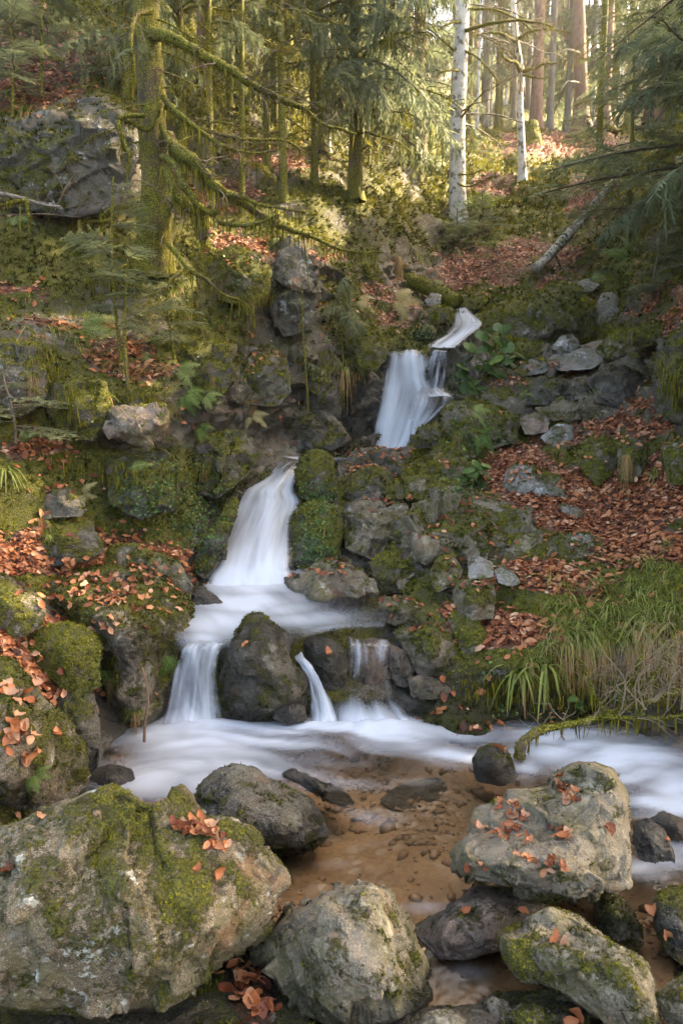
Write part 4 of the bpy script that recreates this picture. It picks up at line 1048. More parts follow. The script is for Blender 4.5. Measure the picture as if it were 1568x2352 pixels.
LC = [
    ('leaves piled in the pocket of the huge boulder', .043, [(432, 1897, 24, 9, 14, 'at the upper end of the pile on the huge boulder'), (470, 1912, 30, 13, 16, 'in the thick of the pile on the huge boulder'), (505, 1943, 24, 11, 10, 'in the small cluster below the pile on the huge boulder')]),
    ('leaves scattered over the grey slab', .042, [(1296, 1803, 22, 9, 12, 'at the head of the cleft on the grey slab'), (1316, 1836, 18, 13, 10, 'down the cleft between the slab and its raised block'), (1175, 1846, 26, 8, 7, 'in the rear group on the grey slab'), (1185, 1880, 26, 9, 11, 'in the central heap on the grey slab'),
        (1172, 1901, 16, 6, 5, 'at the lower fringe of the central heap on the grey slab'), (1108, 1912, 12, 4, 3, 'lying apart by the outer corner of the grey slab'), (1150, 1926, 18, 4, 5, 'in the thin row across the grey slab'), (1285, 1922, 14, 17, 9, 'in the curved heap beside the mossy flank of the grey slab'), (1205, 1975, 12, 11, 5, 'in the small heap near the lip of the grey slab'),
        (1262, 1990, 32, 8, 10, 'strung along the front lip of the grey slab'), (1095, 1990, 12, 4, 3, 'on the pale bare corner of the grey slab lip'), (1390, 1905, 12, 8, 3, 'on the mossy shoulder of the grey slab'), (1210, 1934, 16, 5, 5, 'at the end of the thin row on the grey slab')]),
    ('leaves on the tall mossy boulder', .06, [(14, 1590, 18, 20, 7, 'on the crest of the tall mossy bank boulder'), (32, 1690, 26, 26, 20, 'in the drift on the tall mossy bank boulder'), (60, 1735, 16, 10, 4, 'at the foot of the drift on the tall mossy boulder'), (124, 1688, 7, 5, 2, 'alone on the mossy flank of the tall bank boulder'), (50, 1605, 14, 10, 3, 'just below the crest of the tall mossy boulder')]),
    ('leaves on the broad dark outcrop', .062, [(300, 1325, 55, 12, 18, 'along the back of the broad dark outcrop'), (200, 1335, 50, 14, 14, 'on the pale crown of the broad dark outcrop'), (265, 1375, 50, 14, 17, 'in the dark hollow of the broad outcrop'), (150, 1372, 30, 12, 7, 'on the outer end of the broad dark outcrop'), (330, 1396, 30, 8, 6, 'at the stream end of the broad dark outcrop'), (245, 1432, 30, 16, 7, 'hanging on the front brow of the broad dark outcrop')]),
    ('leaves in the gully between the mossy stones', .058, [(75, 1498, 30, 18, 9, 'at the head of the gully between mossy stones'), (95, 1560, 26, 20, 14, 'in the middle of the gully between mossy stones'), (125, 1596, 16, 10, 8, 'at the mouth of the gully above the squat block')]),
    ('leaves on the shelf above the dark outcrop', .06, [(60, 1312, 50, 18, 20, 'at the frame edge of the shelf above the dark outcrop'), (140, 1296, 50, 10, 12, 'in the middle of the shelf above the dark outcrop'), (220, 1288, 40, 8, 10, 'at the inner end of the shelf above the dark outcrop')]),
    ('leaves on the flat wet ledge', .06, [(850, 1042, 60, 7, 9, 'on the flat wet ledge below the upper fall'), (930, 1045, 30, 7, 5, 'at the mossy end of the flat wet ledge')]),
]
for grp, sz, cl in LC:
    for (u_, v_, su, sv, n_, where) in cl:
        for _ in range(n_):
            put_leaf(RNG.normal(u_, su * .7), RNG.normal(v_, sv * .7), sz, where, grp)
for u_, v_, sz, lab in [(35, 1877, .055, 'orange leaf alone on the upper white edge of the huge boulder'), (85, 1881, .05, 'reddish leaf beside the white patch on the huge boulder'), (25, 2008, .055, 'small rusty leaf low on the face of the huge boulder at the frame edge'),
                        (485, 2003, .045, 'orange leaf on the mossy shoulder of the huge boulder'), (447, 2013, .035, 'tiny brown leaf below the orange one on the mossy shoulder'), (567, 1484, .06, 'small orange leaf stuck to the black mossy boulder in the falls'),
                        (752, 1505, .075, 'red leaf on the smaller wet black rock between the spouts'), (1145, 1722, .085, 'orange leaf on the domed wet rock in the stream'), (1278, 2163, .055, 'orange leaf in the hollow of the long slanting stone'), (1300, 2168, .05, 'brown curled leaf in the hollow of the long slanting stone'),
                        (1066, 2101, .045, 'rusty leaf on the pinkish granite stone under the slab'), (1198, 2094, .05, 'curled brown leaf on the pinkish stone in the shade of the slab'), (1505, 2096, .07, 'wet crimson leaf touching the speckled wet stone'), (1528, 2138, .05, 'round orange leaf on the speckled wet stone'), (1490, 2138, .06, 'wet red leaf in the water beside the speckled stone'),
                        (1300, 2343, .06, 'pinkish red leaf on the knobbly greenish stone'), (1320, 2340, .06, 'curled red leaf at the edge of the knobbly greenish stone'), (1532, 1931, .04, 'tiny orange leaf on the black glossy rock'), (1127, 1253, .07, 'pale round leaf on the large grey hump'), (1186, 1248, .07, 'orange leaf on the mossy end of the large grey hump'), (1036, 1597, .06, 'yellow leaf on the wet bank rock at the waterline'), (1094, 1676, .06, 'reddish leaf on the wet rock at the stream edge')]:
    put_leaf(u_, v_, sz, lab, None)

# the rest of the leaf litter, past counting
tri = np.concatenate([TF[:, [0, 1, 2]], TF[:, [0, 2, 3]]])
def sample_terrain(n, weight, seed):
    """Area-weighted points on the ground; weight per vertex."""
    r = np.random.default_rng(seed)
    a, b, c = T1[tri[:, 0]], T1[tri[:, 1]], T1[tri[:, 2]]
    ar = np.linalg.norm(np.cross(b - a, c - a), axis=1) * .5
    w = ar * weight[tri].mean(1)
    k = r.choice(len(tri), n, p=w / w.sum())
    s, t = r.random(n), r.random(n)
    m = s + t > 1
    s[m], t[m] = 1 - s[m], 1 - t[m]
    p = a[k] + s[:, None] * (b[k] - a[k]) + t[:, None] * (c[k] - a[k])
    nn = TN1[tri[k, 0]]
    return p, nn, k
inview = (sstep(-160, -20, uq) * sstep(1730, 1590, uq) * sstep(-60, 10, vq) * sstep(2500, 2360, vq))
dist_w = np.clip(7 / TY, 0, 1.3) ** 1.25
bag = Bag()
p, nn, k = sample_terrain(34000, lit ** 2.2 * inview * dist_w * (TY < 34), 3)
yy = p[:, 1]
nn = nn + RNG.normal(0, .38, nn.shape) + [0, 0, .35]
nn /= np.linalg.norm(nn, axis=1, keepdims=True)
X, Yv, Z = frames(nn, RNG.uniform(0, 6.3, len(p)))
sz = .028 + .056 * RNG.random(len(p)) ** 1.5 * (1 + .35 * sstep(9, 20, yy))
ton = leaf_tones(len(p))
far_l = yy > 6
pick = RNG.integers(0, 10, len(p))
for j in range(10):
    for hi in (0, 1):
        m = (pick == j) & (far_l == (hi == 0))
        tv, tf = (LEAFS if hi else LEAFS_LO)[j]
        stamp(tv, tf, p[m] + nn[m] * RNG.uniform(.005, .03, m.sum())[:, None], X[m], Yv[m], Z[m], sz[m], ton[m], bag)
# leaves caught on the flat tops of the bank rocks
for kx in ('L5', 'L8', 'L5b', 'R4', 'R6', 'R8', 'R5', 'R7b', 'R13a', 'R13c', 'R12', 'R22', 'R22b', 'R22c', 'R8a', 'R8c', 'C3', 'C4', 'T1', 'R11b', 'R9b', 'M1', 'M3', 'R19b', 'L4', 'L9'):
    d_ = ROCKS[kx]
    V_, F_, n_ = d_['V'], d_['F'], d_['n']
    fn = n_[F_].mean(1)
    ce = V_[F_].mean(1)
    uf, vf = proj(ce)
    wgt = np.linalg.norm(np.cross(V_[F_[:, 2]] - V_[F_[:, 0]], V_[F_[:, 3]] - V_[F_[:, 1]]), axis=1) * sstep(.55, .9, fn[:, 2]) * sstep(.1, .5, fbm(ce, 2.2, 2, 301) + .3)
    if wgt.sum() < 1e-6: continue
    nl = int(np.clip(wgt.sum() * 70, 4, 130))
    kk = RNG.choice(len(F_), nl, p=wgt / wgt.sum())
    n2 = fn[kk] + RNG.normal(0, .3, (nl, 3)); n2 /= np.linalg.norm(n2, axis=1, keepdims=True)
    X, Yv, Z = frames(n2, RNG.uniform(0, 6.3, nl))
    tv, tf = LEAFS[int(RNG.integers(0, 10))]
    stamp(tv, tf, ce[kk] + fn[kk] * .012, X, Yv, Z, RNG.uniform(.045, .075, nl), leaf_tones(nl), bag)
lit_o = link('leaf_litter', bag.mesh('leaf_litter', M['leaf']))
tag(lit_o, 'russet beech leaf litter over the slopes and the path', None, None, 'stuff')

# ------------------------------------------------------------------ moss
def moss_tpl(seed, blades=6):
    r = np.random.default_rng(seed)
    V, F = [], []
    for b in range(blades):
        a = r.uniform(0, 6.3); l = r.uniform(.6, 1.2); s = r.uniform(.3, .95)
        d = np.array([math.cos(a), math.sin(a), 0]); e = np.array([-d[1], d[0], 0])
        o_ = d * r.uniform(0, .25)
        k = len(V)
        V += [o_ - e * .17, o_ + e * .17, o_ + d * l * s + np.array([0, 0, l * (1 - .55 * s)])]
        F.append((k, k + 1, k + 2))
    return np.array(V), np.array(F)
MT = [moss_tpl(s) for s in range(6)]
def add_moss(bag, p, n, size, droop=.5, damp_shade=0.0):
    m_ = len(p)
    if not m_: return
    nn = n + RNG.normal(0, .35, (m_, 3)); 
    steepf = np.clip(1 - n[:, 2:3], 0, 1)
    nn = nn + np.array([[0, 0, -1.0]]) * droop * steepf
    nn /= np.linalg.norm(nn, axis=1, keepdims=True)
    X, Yv, Z = frames(nn, RNG.uniform(0, 6.3, m_))
    tone = np.clip(.42 + .42 * fbm(p, 2.6, 3, 401) + .35 * fbm(p, 17, 2, 402) + RNG.normal(0, .13, m_) + .12 * n[:, 2] - .38 * damp_shade, 0, 1)  # last term darkens tufts for wetness and for the wall's painted shade
    pk = RNG.integers(0, 6, m_)
    for j in range(6):
        q = pk == j
        stamp(MT[j][0], MT[j][1], p[q], X[q], Yv[q], Z[q], size[q], tone[q], bag)
for kx, d_ in ROCKS.items():
    V_, F_, n_, mo = d_['V'], d_['F'], d_['n'], d_['moss']
    fn = n_[F_].mean(1); ce = V_[F_].mean(1)
    nz = fbm(ce, 26, 3, 411) if not kx.startswith('F') else 1.5 * fbm(ce, 34, 3, 411)
    view = ce - np.array([0, 0, CAM_H]); facing = -(view * fn).sum(1) / np.linalg.norm(view, axis=1) > -.35
    ar = np.linalg.norm(np.cross(V_[F_[:, 2]] - V_[F_[:, 0]], V_[F_[:, 3]] - V_[F_[:, 1]]), axis=1) * .5
    wgt = ar * sstep(.40, .75, mo[F_].mean(1) + .35 * nz) * facing
    s0 = .0050 * d_['Y'] if d_['Y'] > 3.3 else .0046 * d_['Y']
    nt = int(min(5200, wgt.sum() / (s0 * s0) * .85))
    if nt < 12: continue
    kk = RNG.choice(len(F_), nt, p=wgt / wgt.sum())
    q = RNG.random((nt, 4)); q /= q.sum(1, keepdims=True)
    pp = (V_[F_[kk]] * q[:, :, None]).sum(1)
    b_ = Bag()
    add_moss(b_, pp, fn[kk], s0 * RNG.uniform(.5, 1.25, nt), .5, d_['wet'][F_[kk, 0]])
    mo_o = link('moss', b_.mesh('moss', M['moss'], d_['L']), d_['o'])
    tag(mo_o, None, None, None, 'stuff')
bag = Bag()
p, nn, k = sample_terrain(42000, sstep(.42, .8, moss + .3 * fbm(T1, 9, 2, 421)) * (1 - .75 * sstep(.3, .8, lit)) * inview * np.clip(6 / TY, 0, 1.5) ** 1.8 * (TY < 32) * (1 - bed), 5)
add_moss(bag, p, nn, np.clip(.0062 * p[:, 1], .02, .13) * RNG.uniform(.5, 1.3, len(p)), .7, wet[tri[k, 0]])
mc_o = link('moss_carpet', bag.mesh('moss_carpet', M['moss']))
tag(mc_o, 'green and yellow moss cushions over the banks and slopes', None, None, 'stuff')

# hanging moss fringes under the overhangs
def fringe(bag, pts, length, wid, n_per):
    for q in pts:
        for _ in range(n_per):
            b0 = q + RNG.normal(0, .025, 3) * [2.2, 1.2, .6]
            l = length * RNG.uniform(.2, 1.0)
            a = RNG.uniform(0, 3.14)
            e = np.array([math.cos(a), math.sin(a), 0]) * wid * RNG.uniform(.5, 1.2)
            sw = RNG.normal(0, .08, 3) * l
            bag.add([b0 - e, b0 + e, b0 + e * .8 + [0, 0, -l * .5] + sw * .5, b0 - e * .8 + [0, 0, -l * .5] + sw * .5, b0 + [0, 0, -l] + sw], [(0, 1, 2), (0, 2, 3), (3, 2, 4)], np.clip(RNG.normal(.45, .22), 0, 1))
bag = Bag()
for (ua, va, ub, vb, n_, ln) in [(1060, 1560, 1560, 1560, 110, .16), (1080, 1600, 1560, 1610, 90, .14), (100, 790, 170, 930, 40, .30), (300, 880, 390, 930, 40, .16), (230, 1090, 480, 1080, 50, .16), (200, 640, 330, 640, 30, .2), (560, 690, 620, 660, 20, .25), (1330, 770, 1490, 740, 30, .2), (640, 800, 840, 850, 40, .2),
                                (1510, 800, 1560, 900, 30, .3), (1250, 1370, 1240, 1420, 10, .15), (60, 1010, 190, 1080, 30, .2), (700, 1180, 770, 1180, 20, .12), (330, 690, 460, 720, 30, .3), (160, 720, 210, 800, 20, .2)]:
    pts = []
    for t_ in np.linspace(0, 1, n_):
        s_ = snap(ua + (ub - ua) * t_ + RNG.normal(0, 9), va + (vb - va) * t_ + RNG.normal(0, 14))
        if s_ is not None and s_[1] < 14: pts.append(s_ + [0, -.03, 0])
    fringe(bag, pts, ln * .85, .0045, 9)
fr_o = link('hanging_moss', bag.mesh('hanging_moss', M['hangmoss']))
tag(fr_o, 'moss fringes hanging from ledges and overhangs', None, None, 'stuff')

# pebbles of the stream bed
bag = Bag()
pv = np.array([(1, 0, 0), (.45, .8, .1), (-.5, .85, 0), (-1, .05, .1), (-.5, -.8, 0), (.5, -.85, .05), (.1, .05, .62), (0, 0, -.5)])
pf = np.array([(i, (i + 1) % 6, 6) for i in range(6)] + [((i + 1) % 6, i, 7) for i in range(6)])
pp, pn, k = sample_terrain(2000, bed * inview * (T1[:, 2] > -.6) * sstep(5.4, 4.4, TY) * np.clip(.55 + fbm(T1, 2.2, 3, 431), .02, 1) ** 2, 15)
X, Yv, Z = frames(pn + RNG.normal(0, .2, pn.shape), RNG.uniform(0, 6.3, len(pp)))
stamp(pv, pf, pp, X, Yv, Z, .008 + .030 * RNG.random(len(pp)) ** 4, RNG.random(len(pp)), bag)
pp, pn, k = sample_terrain(90, bed * inview * (T1[:, 2] > -.6) * sstep(4.6, 4.0, TY), 16)
X, Yv, Z = frames(pn + RNG.normal(0, .1, pn.shape), RNG.uniform(0, 6.3, len(pp)))
stamp(pv * [1, .8, .55], pf, pp, X, Yv, Z, .035 + .06 * RNG.random(len(pp)) ** 2, RNG.random(len(pp)) * .8, bag)
M['pebble'] = leafy_mat('pebble', [(.14, .095, .06), (.22, .15, .095), (.28, .20, .135), (.20, .12, .07)], .0, .5)
tag(link('pebbles', bag.mesh('pebbles', M['pebble'])), 'small rounded pebbles on the stream bed', None, None, 'stuff')
# ------------------------------------------------------------------ trees
def spruce_branch(seed, hang=.6, dens=26, sub=9, flat=False, droop=.35, up=.12, sparse=0.0, twl=.42, tone0=.38):
    """One needle-bearing bough, unit length along +X."""
    r = np.random.default_rng(seed)
    V, F, TI, A = [], [], [], []
    nv_ = 0
    def quad(p0, p1, w, tone, side):
        nonlocal nv_
        d = p1 - p0
        l = np.linalg.norm(d) + 1e-9
        e = np.cross(d / l, side); e /= np.linalg.norm(e) + 1e-9
        V.extend([p0, p0 + d * .35 + e * w, p1, p0 + d * .35 - e * w])
        F.append((nv_, nv_ + 1, nv_ + 2, nv_ + 3)); TI.append(0); A.extend([tone * .8, tone, tone + .12, tone])
        nv_ += 4
    def curve(s):
        return np.array([s * (1 - .05 * s), .04 * math.sin(3 * s + seed), up * s - droop * s * s + .10 * droop * s ** 4])
    pa = np.array([curve(s) for s in np.linspace(0, 1, 9)])
    tv, tf = tube(pa, np.linspace(.013, .003, 9), 4)
    V.extend(tv); F.extend([tuple(x) for x in tf]); TI.extend([1] * len(tf)); A.extend([.5] * len(tv)); nv_ += len(tv)
    for i in range(dens):
        s = .10 + .9 * (i + r.uniform(-.3, .3)) / dens
        s = min(s, .99)
        if r.random() < sparse: continue
        p0 = curve(s)
        for sg in (-1, 1):
            L = (twl * (1 - s) ** .7 + .07) * r.uniform(.35, 1.2) * min(1, .35 + s * 2.2)
            if r.random() < .1: continue
            a = math.radians(r.uniform(28, 80))
            d = np.array([math.cos(a), sg * math.sin(a), r.normal(0, .12)])
            h = hang * r.uniform(.15, 1.5)
            def tc(t):
                return p0 + d * L * t * (1 - .35 * h * t) + np.array([0, 0, -h * L * t * t])
            ns = max(3, int(sub * (L / .3) ** .6))
            base_t = np.clip(tone0 + r.normal(0, .17) + .1 * s, .05, .9)
            prev = p0
            for k in range(1, ns + 1):
                t = k / ns
                q = tc(t)
                tg = q - prev; tl = np.linalg.norm(tg) + 1e-9; tg = tg / tl
                prev = q
                sl = (.030 + .022 * (1 - t)) * r.uniform(.6, 1.5)
                nrm = np.array([0, 0, 1.0]) if flat else np.array([0, r.uniform(-.4, .4), 1.0])
                sd = np.cross(tg, nrm); sd /= np.linalg.norm(sd) + 1e-9
                for z in (-1, 1):
                    e = tg * .72 + sd * z * .75 + np.array([0, 0, -h * .45 + r.normal(0, .10)])
                    quad(q - tg * tl * r.random(), q + e * sl, .0055, base_t + r.normal(0, .07), nrm + r.normal(0, .35, 3))
            quad(tc(.1), tc(.55), .006, base_t, np.array([0, 0, 1.0]))
            quad(tc(.5), tc(1.05), .007, base_t + .1, np.array([0, 0, 1.0]))
    return mesh('branch', np.array(V), np.array(F), [M['needle'], M['twig']], {'tone': np.clip(A, 0, 1)}, True, TI)

def mossy_bough(seed, twigs=16):
    """A mostly bare lower bough with thin twigs and moss beards, unit length along +X."""
    r = np.random.default_rng(seed)
    V, F, TI, A = [], [], [], []
    n = 0
    def put(v, f, mi, t):
        nonlocal n
        V.extend(np.asarray(v).tolist()); F.extend([tuple(int(a) + n for a in x) for x in f]); TI.extend([mi] * len(f)); A.extend([t] * len(v)); n += len(v)
    def curve(s): return np.array([s, .08 * math.sin(2.6 * s + seed), .10 * s - .34 * s * s + .02 * math.sin(9 * s)])
    tv, tf = tube([curve(s) for s in np.linspace(0, 1, 10)], np.linspace(.016, .004, 10), 5)
    put(tv, tf, 0, .5)
    for i in range(twigs):
        s = r.uniform(.15, 1)
        p = curve(s); L = r.uniform(.10, .38) * (1.1 - s * .6)
        a = r.uniform(.5, 1.2) * r.choice([-1, 1])
        d = np.array([math.cos(a), math.sin(a), r.uniform(-.6, .25)])
        path = [p + d * L * t + np.array([0, 0, -.25 * L * t * t]) + r.normal(0, .012, 3) * (t > 0) for t in np.linspace(0, 1, 5)]
        tv, tf = tube(path, np.linspace(.0055, .0015, 5), 3)
        put(tv, tf, 0, .5)
        for _ in range(3):
            q = path[r.integers(1, 5)]; l = r.uniform(.03, .12); e = r.normal(0, .004, 3)
            put([q - e, q + e, q + [r.normal(0, .01), r.normal(0, .01), -l]], [(0, 1, 2, 2)], 1, r.uniform(.2, .8))
    for _ in range(34):
        s = r.uniform(.05, .95); q = curve(s); l = r.uniform(.03, .16) * (1.1 - s); a = r.uniform(0, 3.14); e = np.array([math.cos(a), math.sin(a), 0]) * .007
        put([q - e, q + e, q + e * .6 + [0, 0, -l * .6], q + [r.normal(0, .01), 0, -l]], [(0, 1, 2, 3)], 1, r.uniform(.2, .9))
    V = np.array(V); F = np.array(F)
    q4 = F[:, 2] != F[:, 3]
    TI = np.array(TI)
    return mesh('branch', V, [F[q4], F[~q4][:, :3]], [M['bark_moss'], M['hangmoss']], {'tone': np.array(A)}, True, np.concatenate([TI[q4], TI[~q4]]))

B_SPRUCE = [spruce_branch(s, hang=.65, dens=24, sub=11) for s in range(6)]
B_CURTAIN = [spruce_branch(20 + s, hang=1.0, dens=26, sub=13, droop=.5, twl=.5, tone0=.55, sparse=.12) for s in range(5)]
B_FIR = [spruce_branch(40 + s, hang=.12, dens=20, sub=12, flat=True, droop=.16, up=.05, tone0=.68) for s in range(5)]
B_THIN = [spruce_branch(60 + s, hang=.5, dens=16, sub=8, tone0=.5, sparse=.35, droop=.4) for s in range(4)]
B_MOSSY = [mossy_bough(80 + s) for s in range(6)]

def trunk_mesh(path, r0, r1, mat, sides=10, flare=.5, L=(0, 0, 0), rough=.06):
    P = smooth_line(np.array(path, float), max(12, len(path) * 6))
    n = len(P)
    t = np.linspace(0, 1, n)
    h = np.concatenate([[0], np.cumsum(np.linalg.norm(np.diff(P, axis=0), axis=1))])
    R = (r0 + (r1 - r0) * t) * (1 + flare * np.exp(-h / (r0 * 2.2)))
    V, F = tube(P, R, sides)
    rad = np.repeat(R, sides)
    cen = np.repeat(P, sides, 0)
    k = 1 + rough * fbm(V, 3.0, 3, 501) * 2 + rough * fbm(V, 9, 2, 502)
    k = k + np.repeat(flare * .5 * np.exp(-h / (r0 * 1.6)), sides) * np.tile(np.cos(np.linspace(0, 2 * np.pi, sides, endpoint=False) * 4), n)
    V = cen + (V - cen) * k[:, None]
    return mesh('trunk', V - np.asarray(L), F, mat)

def bough_objs(t, base, path, spec, seed):
    """Hangs boughs of a kind on a trunk: spec = (meshes, count, h0, h1, length low, length high, pitch, az centre, az spread)."""
    r = np.random.default_rng(seed)
    P = smooth_line(np.array(path, float), 60)
    H = P[:, 2] - P[0, 2]
    for (ms, cnt, h0, h1, l0, l1, pitch, az, sp) in spec:
        for i in range(cnt):
            f = (i + r.uniform(.1, .9)) / cnt
            h = h0 + (h1 - h0) * f
            k = int(np.clip(np.searchsorted(H, h), 0, 59))
            q = P[k] - np.asarray(base)
            L = (l0 + (l1 - l0) * f) * r.uniform(.75, 1.15)
            a = az + r.uniform(-sp, sp)
            b = link('branch', ms[int(r.integers(0, len(ms)))], t)
            b.matrix_local = Matrix.LocRotScale(Vector(q.tolist()), (Matrix.Rotation(a, 3, 'Z') @ Matrix.Rotation(-math.radians(pitch + r.normal(0, 7)), 3, 'Y') @ Matrix.Rotation(r.normal(0, .18), 3, 'X')).to_quaternion(), (L, L * r.uniform(.85, 1.15), L))

def conifer(name, label, group, u, v, Y, top, r, bark, spec, lean=0.0, seed=0, rt=.4):
    """v: image row of the foot (None: straight from the ground), top: height above the foot in metres."""
    b = W(u, v, Y)
    g = drop(float(b[0]), float(b[1]))
    base = np.array([b[0], b[1], (g[2] if g is not None else b[2]) - .05])
    path = [base + np.array([lean * top * t * t, 0, top * t]) + np.array([math.sin(t * 4 + seed), math.cos(t * 3 + seed), 0]) * .03 for t in np.linspace(0, 1, 7)]
    t = empty(name, base.tolist(), label, 'tree', group)
    link('trunk', trunk_mesh(path, r, r * rt, M[bark], L=base), t)
    bough_objs(t, base, path, spec, seed + 1000)
    return t
PI = math.pi
R_ = 2 * PI
# the curtain of drooping spruce over the middle of the picture
conifer('spruce_tree', 'drooping spruce whose pale sprays hang like a curtain over the stream', None, 812, 520, 11.6, 9.5, .11, 'bark_moss',
        [(B_CURTAIN, 34, 1.4, 9.0, 1.7, 1.5, -8, 0, PI), (B_CURTAIN, 20, 1.2, 6.0, 1.7, 1.7, -12, -.6, 1.0), (B_MOSSY, 22, .6, 4.0, 1.5, 1.9, -5, 0, PI)], seed=1)
conifer('spruce_tree', 'dense dark green spruce standing behind the hanging curtain of sprays', None, 958, 380, 18.0, 13, .16, 'bark_spruce',
        [(B_SPRUCE, 84, .8, 12.5, 1.9, 1.3, -12, 0, PI)], seed=2)
conifer('spruce_tree', 'spruce with bearded lower boughs between the curtain and the thin reddish trunks', None, 735, 470, 12.8, 9, .10, 'bark_moss',
        [(B_THIN, 26, 2.4, 8.5, 1.6, 1.3, -8, 0, PI), (B_MOSSY, 22, .6, 6.0, 1.3, 1.6, -5, 0, PI), (B_CURTAIN, 26, 2.4, 8.0, 1.6, 1.5, -8, 0, PI)], seed=3)
conifer('spruce_tree', 'dim spruce with hanging sprays between the long mossy limb and the curtain', None, 628, 330, 13.5, 9, .09, 'bark_moss',
        [(B_CURTAIN, 26, 2.2, 8.5, 1.6, 1.4, -8, 0, PI), (B_MOSSY, 18, .5, 5.0, 1.2, 1.5, -5, 0, PI)], seed=33)
conifer('spruce_tree', 'slim spruce behind the thick mossy trunk with sprays at its top', None, 425, 400, 9.6, 8, .08, 'bark_moss',
        [(B_CURTAIN, 16, 2.0, 7.5, 1.3, 1.1, -8, 0, PI), (B_MOSSY, 22, .8, 6.5, 1.1, 1.3, -5, 0, PI)], seed=4)
conifer('spruce_tree', 'fir whose pale green sprays reach in from the frame edge over the slope', None, 1660, 620, 9.2, 7.5, .13, 'bark_moss',
        [(B_FIR, 30, .9, 7.0, 2.3, 1.6, -3, PI, 1.2), (B_SPRUCE, 12, .8, 6.0, 1.9, 1.7, -8, PI, 1.0), (B_MOSSY, 8, .4, 3, 1.3, 1.5, -4, PI, 1.0)], seed=5)
conifer('spruce_tree', 'blue-green spruce between the frame edge and the lit trunks', None, 1530, 440, 15.0, 11, .12, 'bark_moss',
        [(B_THIN, 34, 1.2, 10.5, 2.0, 1.4, -7, 0, PI)], seed=6)
conifer('spruce_tree', 'young feathery fir growing low beside the fallen birch trunk', None, 1440, 470, 13.2, 3.6, .05, 'bark_moss',
        [(B_FIR, 30, .5, 3.5, 1.5, .5, 2, 0, PI)], seed=7)
conifer('spruce_tree', 'thin straight spruce with short mossy boughs in front of the sunlit trunks', None, 1368, 435, 18.5, 13, .085, 'bark_moss',
        [(B_MOSSY, 30, 1.5, 9, .9, 1.2, 0, 0, PI), (B_THIN, 26, 5, 12.5, 1.5, 1.0, -5, 0, PI), (B_FIR, 6, 1.2, 2.6, 1.4, 1.2, 0, 0, PI)], seed=8)
conifer('spruce_tree', 'shadowy spruce hanging over the crag beside the thick mossy trunk', None, 292, 235, 8.9, 5.5, .06, 'bark_moss',
        [(B_CURTAIN, 26, .3, 5.0, 1.25, 1.1, -14, 0, PI), (B_MOSSY, 18, .3, 5.0, .9, 1.0, -6, 0, PI), (B_FIR, 8, .4, 3.0, .9, .8, -4, -1.2, 1.2)], seed=9)
for i, (u_, v_, Y_, r_, lab) in enumerate([(655, 575, 10.3, .06, 'dead-boughed mossy spruce pole above the lichen-covered face'), (492, 520, 9.2, .05, 'slim dead-boughed pole among the long mossy limbs'), (560, 545, 9.6, .045, 'thin bearded pole beside the mossy outcrop'), (612, 470, 11.2, .06, 'bearded pole on the leafy slope under the reddish trunk'), (525, 330, 12.4, .06, 'bearded pole high behind the upper mossy limb'), (720, 520, 11.3, .055, 'bearded pole between the whitish stem and the lichen face')]):
    conifer('spruce_pole', lab, 'bearded spruce poles', u_, v_, Y_, 6.5, r_, 'bark_moss', [(B_MOSSY, 24, .3, 6, .8, 1.3, -4, 0, PI), (B_THIN, 6, 1.5, 6, .8, 1.0, -6, 0, PI), (B_CURTAIN, 4, 2.0, 5.5, .9, .9, -8, 0, PI)], seed=60 + i)
# young firs
conifer('fir_sapling', 'little fir sapling at the frame edge above the rock wall', None, 1500, 690, 9.2, .95, .016, 'twig', [(B_FIR, 34, .12, .9, .62, .14, 8, 0, PI)], seed=11)
conifer('fir_sapling', 'little fir sapling crouching behind the taller one at the frame edge', None, 1560, 660, 9.4, .9, .014, 'twig', [(B_FIR, 28, .12, .85, .55, .14, 8, 0, PI)], seed=12)
conifer('fir_sapling', 'dark small fir at the foot of the tall white trunk', None, 1105, 560, 15.6, 1.1, .02, 'twig', [(B_FIR, 30, .1, 1.05, .75, .15, 8, 0, PI)], seed=13)
conifer('fir_sapling', 'low dark fir bush below the tall white trunk', None, 1050, 590, 14.6, .8, .02, 'twig', [(B_FIR, 28, .08, .75, .8, .2, 10, 0, PI)], seed=14)
conifer('fir_sapling', 'slender fir with tiered flat sprays in front of the weathered crag', None, 268, 640, 6.7, 1.75, .020, 'bark_moss', [(B_FIR, 9, .75, 1.15, .55, .5, 0, 0, PI), (B_FIR, 6, 1.25, 1.7, .4, .3, 0, 0, PI), (B_MOSSY, 8, .2, 1.6, .3, .3, 0, 0, PI)], seed=15)
conifer('fir_sapling', 'second slender fir stem just beside the tiered one, mossy and lower', None, 292, 720, 6.5, 1.35, .018, 'bark_moss', [(B_FIR, 9, .5, 1.3, .5, .4, 0, 0, PI), (B_MOSSY, 10, .2, 1.2, .35, .35, 0, 0, PI)], seed=16)
conifer('fir_sapling', 'fir sapling on the leafy ledge above the crag', None, 102, 195, 8.4, 1.9, .02, 'bark_moss', [(B_FIR, 26, .6, 1.85, .75, .35, 0, 0, PI)], seed=17)
conifer('fir_sapling', 'fir sapling at the upper frame corner beside the leafy ledge', None, 25, 190, 8.0, 1.7, .02, 'bark_moss', [(B_FIR, 26, .35, 1.65, .8, .35, 0, 0, PI)], seed=18)
conifer('fir_sapling', 'fir twig bush at the frame edge below the crag', None, 5, 690, 5.6, .7, .014, 'twig', [(B_FIR, 16, .2, .68, .55, .3, 0, 0, PI)], seed=19)
conifer('fir_sapling', 'drooping fir sapling in front of the lichen-covered rock face', None, 700, 790, 8.2, 1.7, .018, 'bark_moss', [(B_THIN, 9, .6, 1.65, .5, .3, -12, 0, PI)], seed=20)
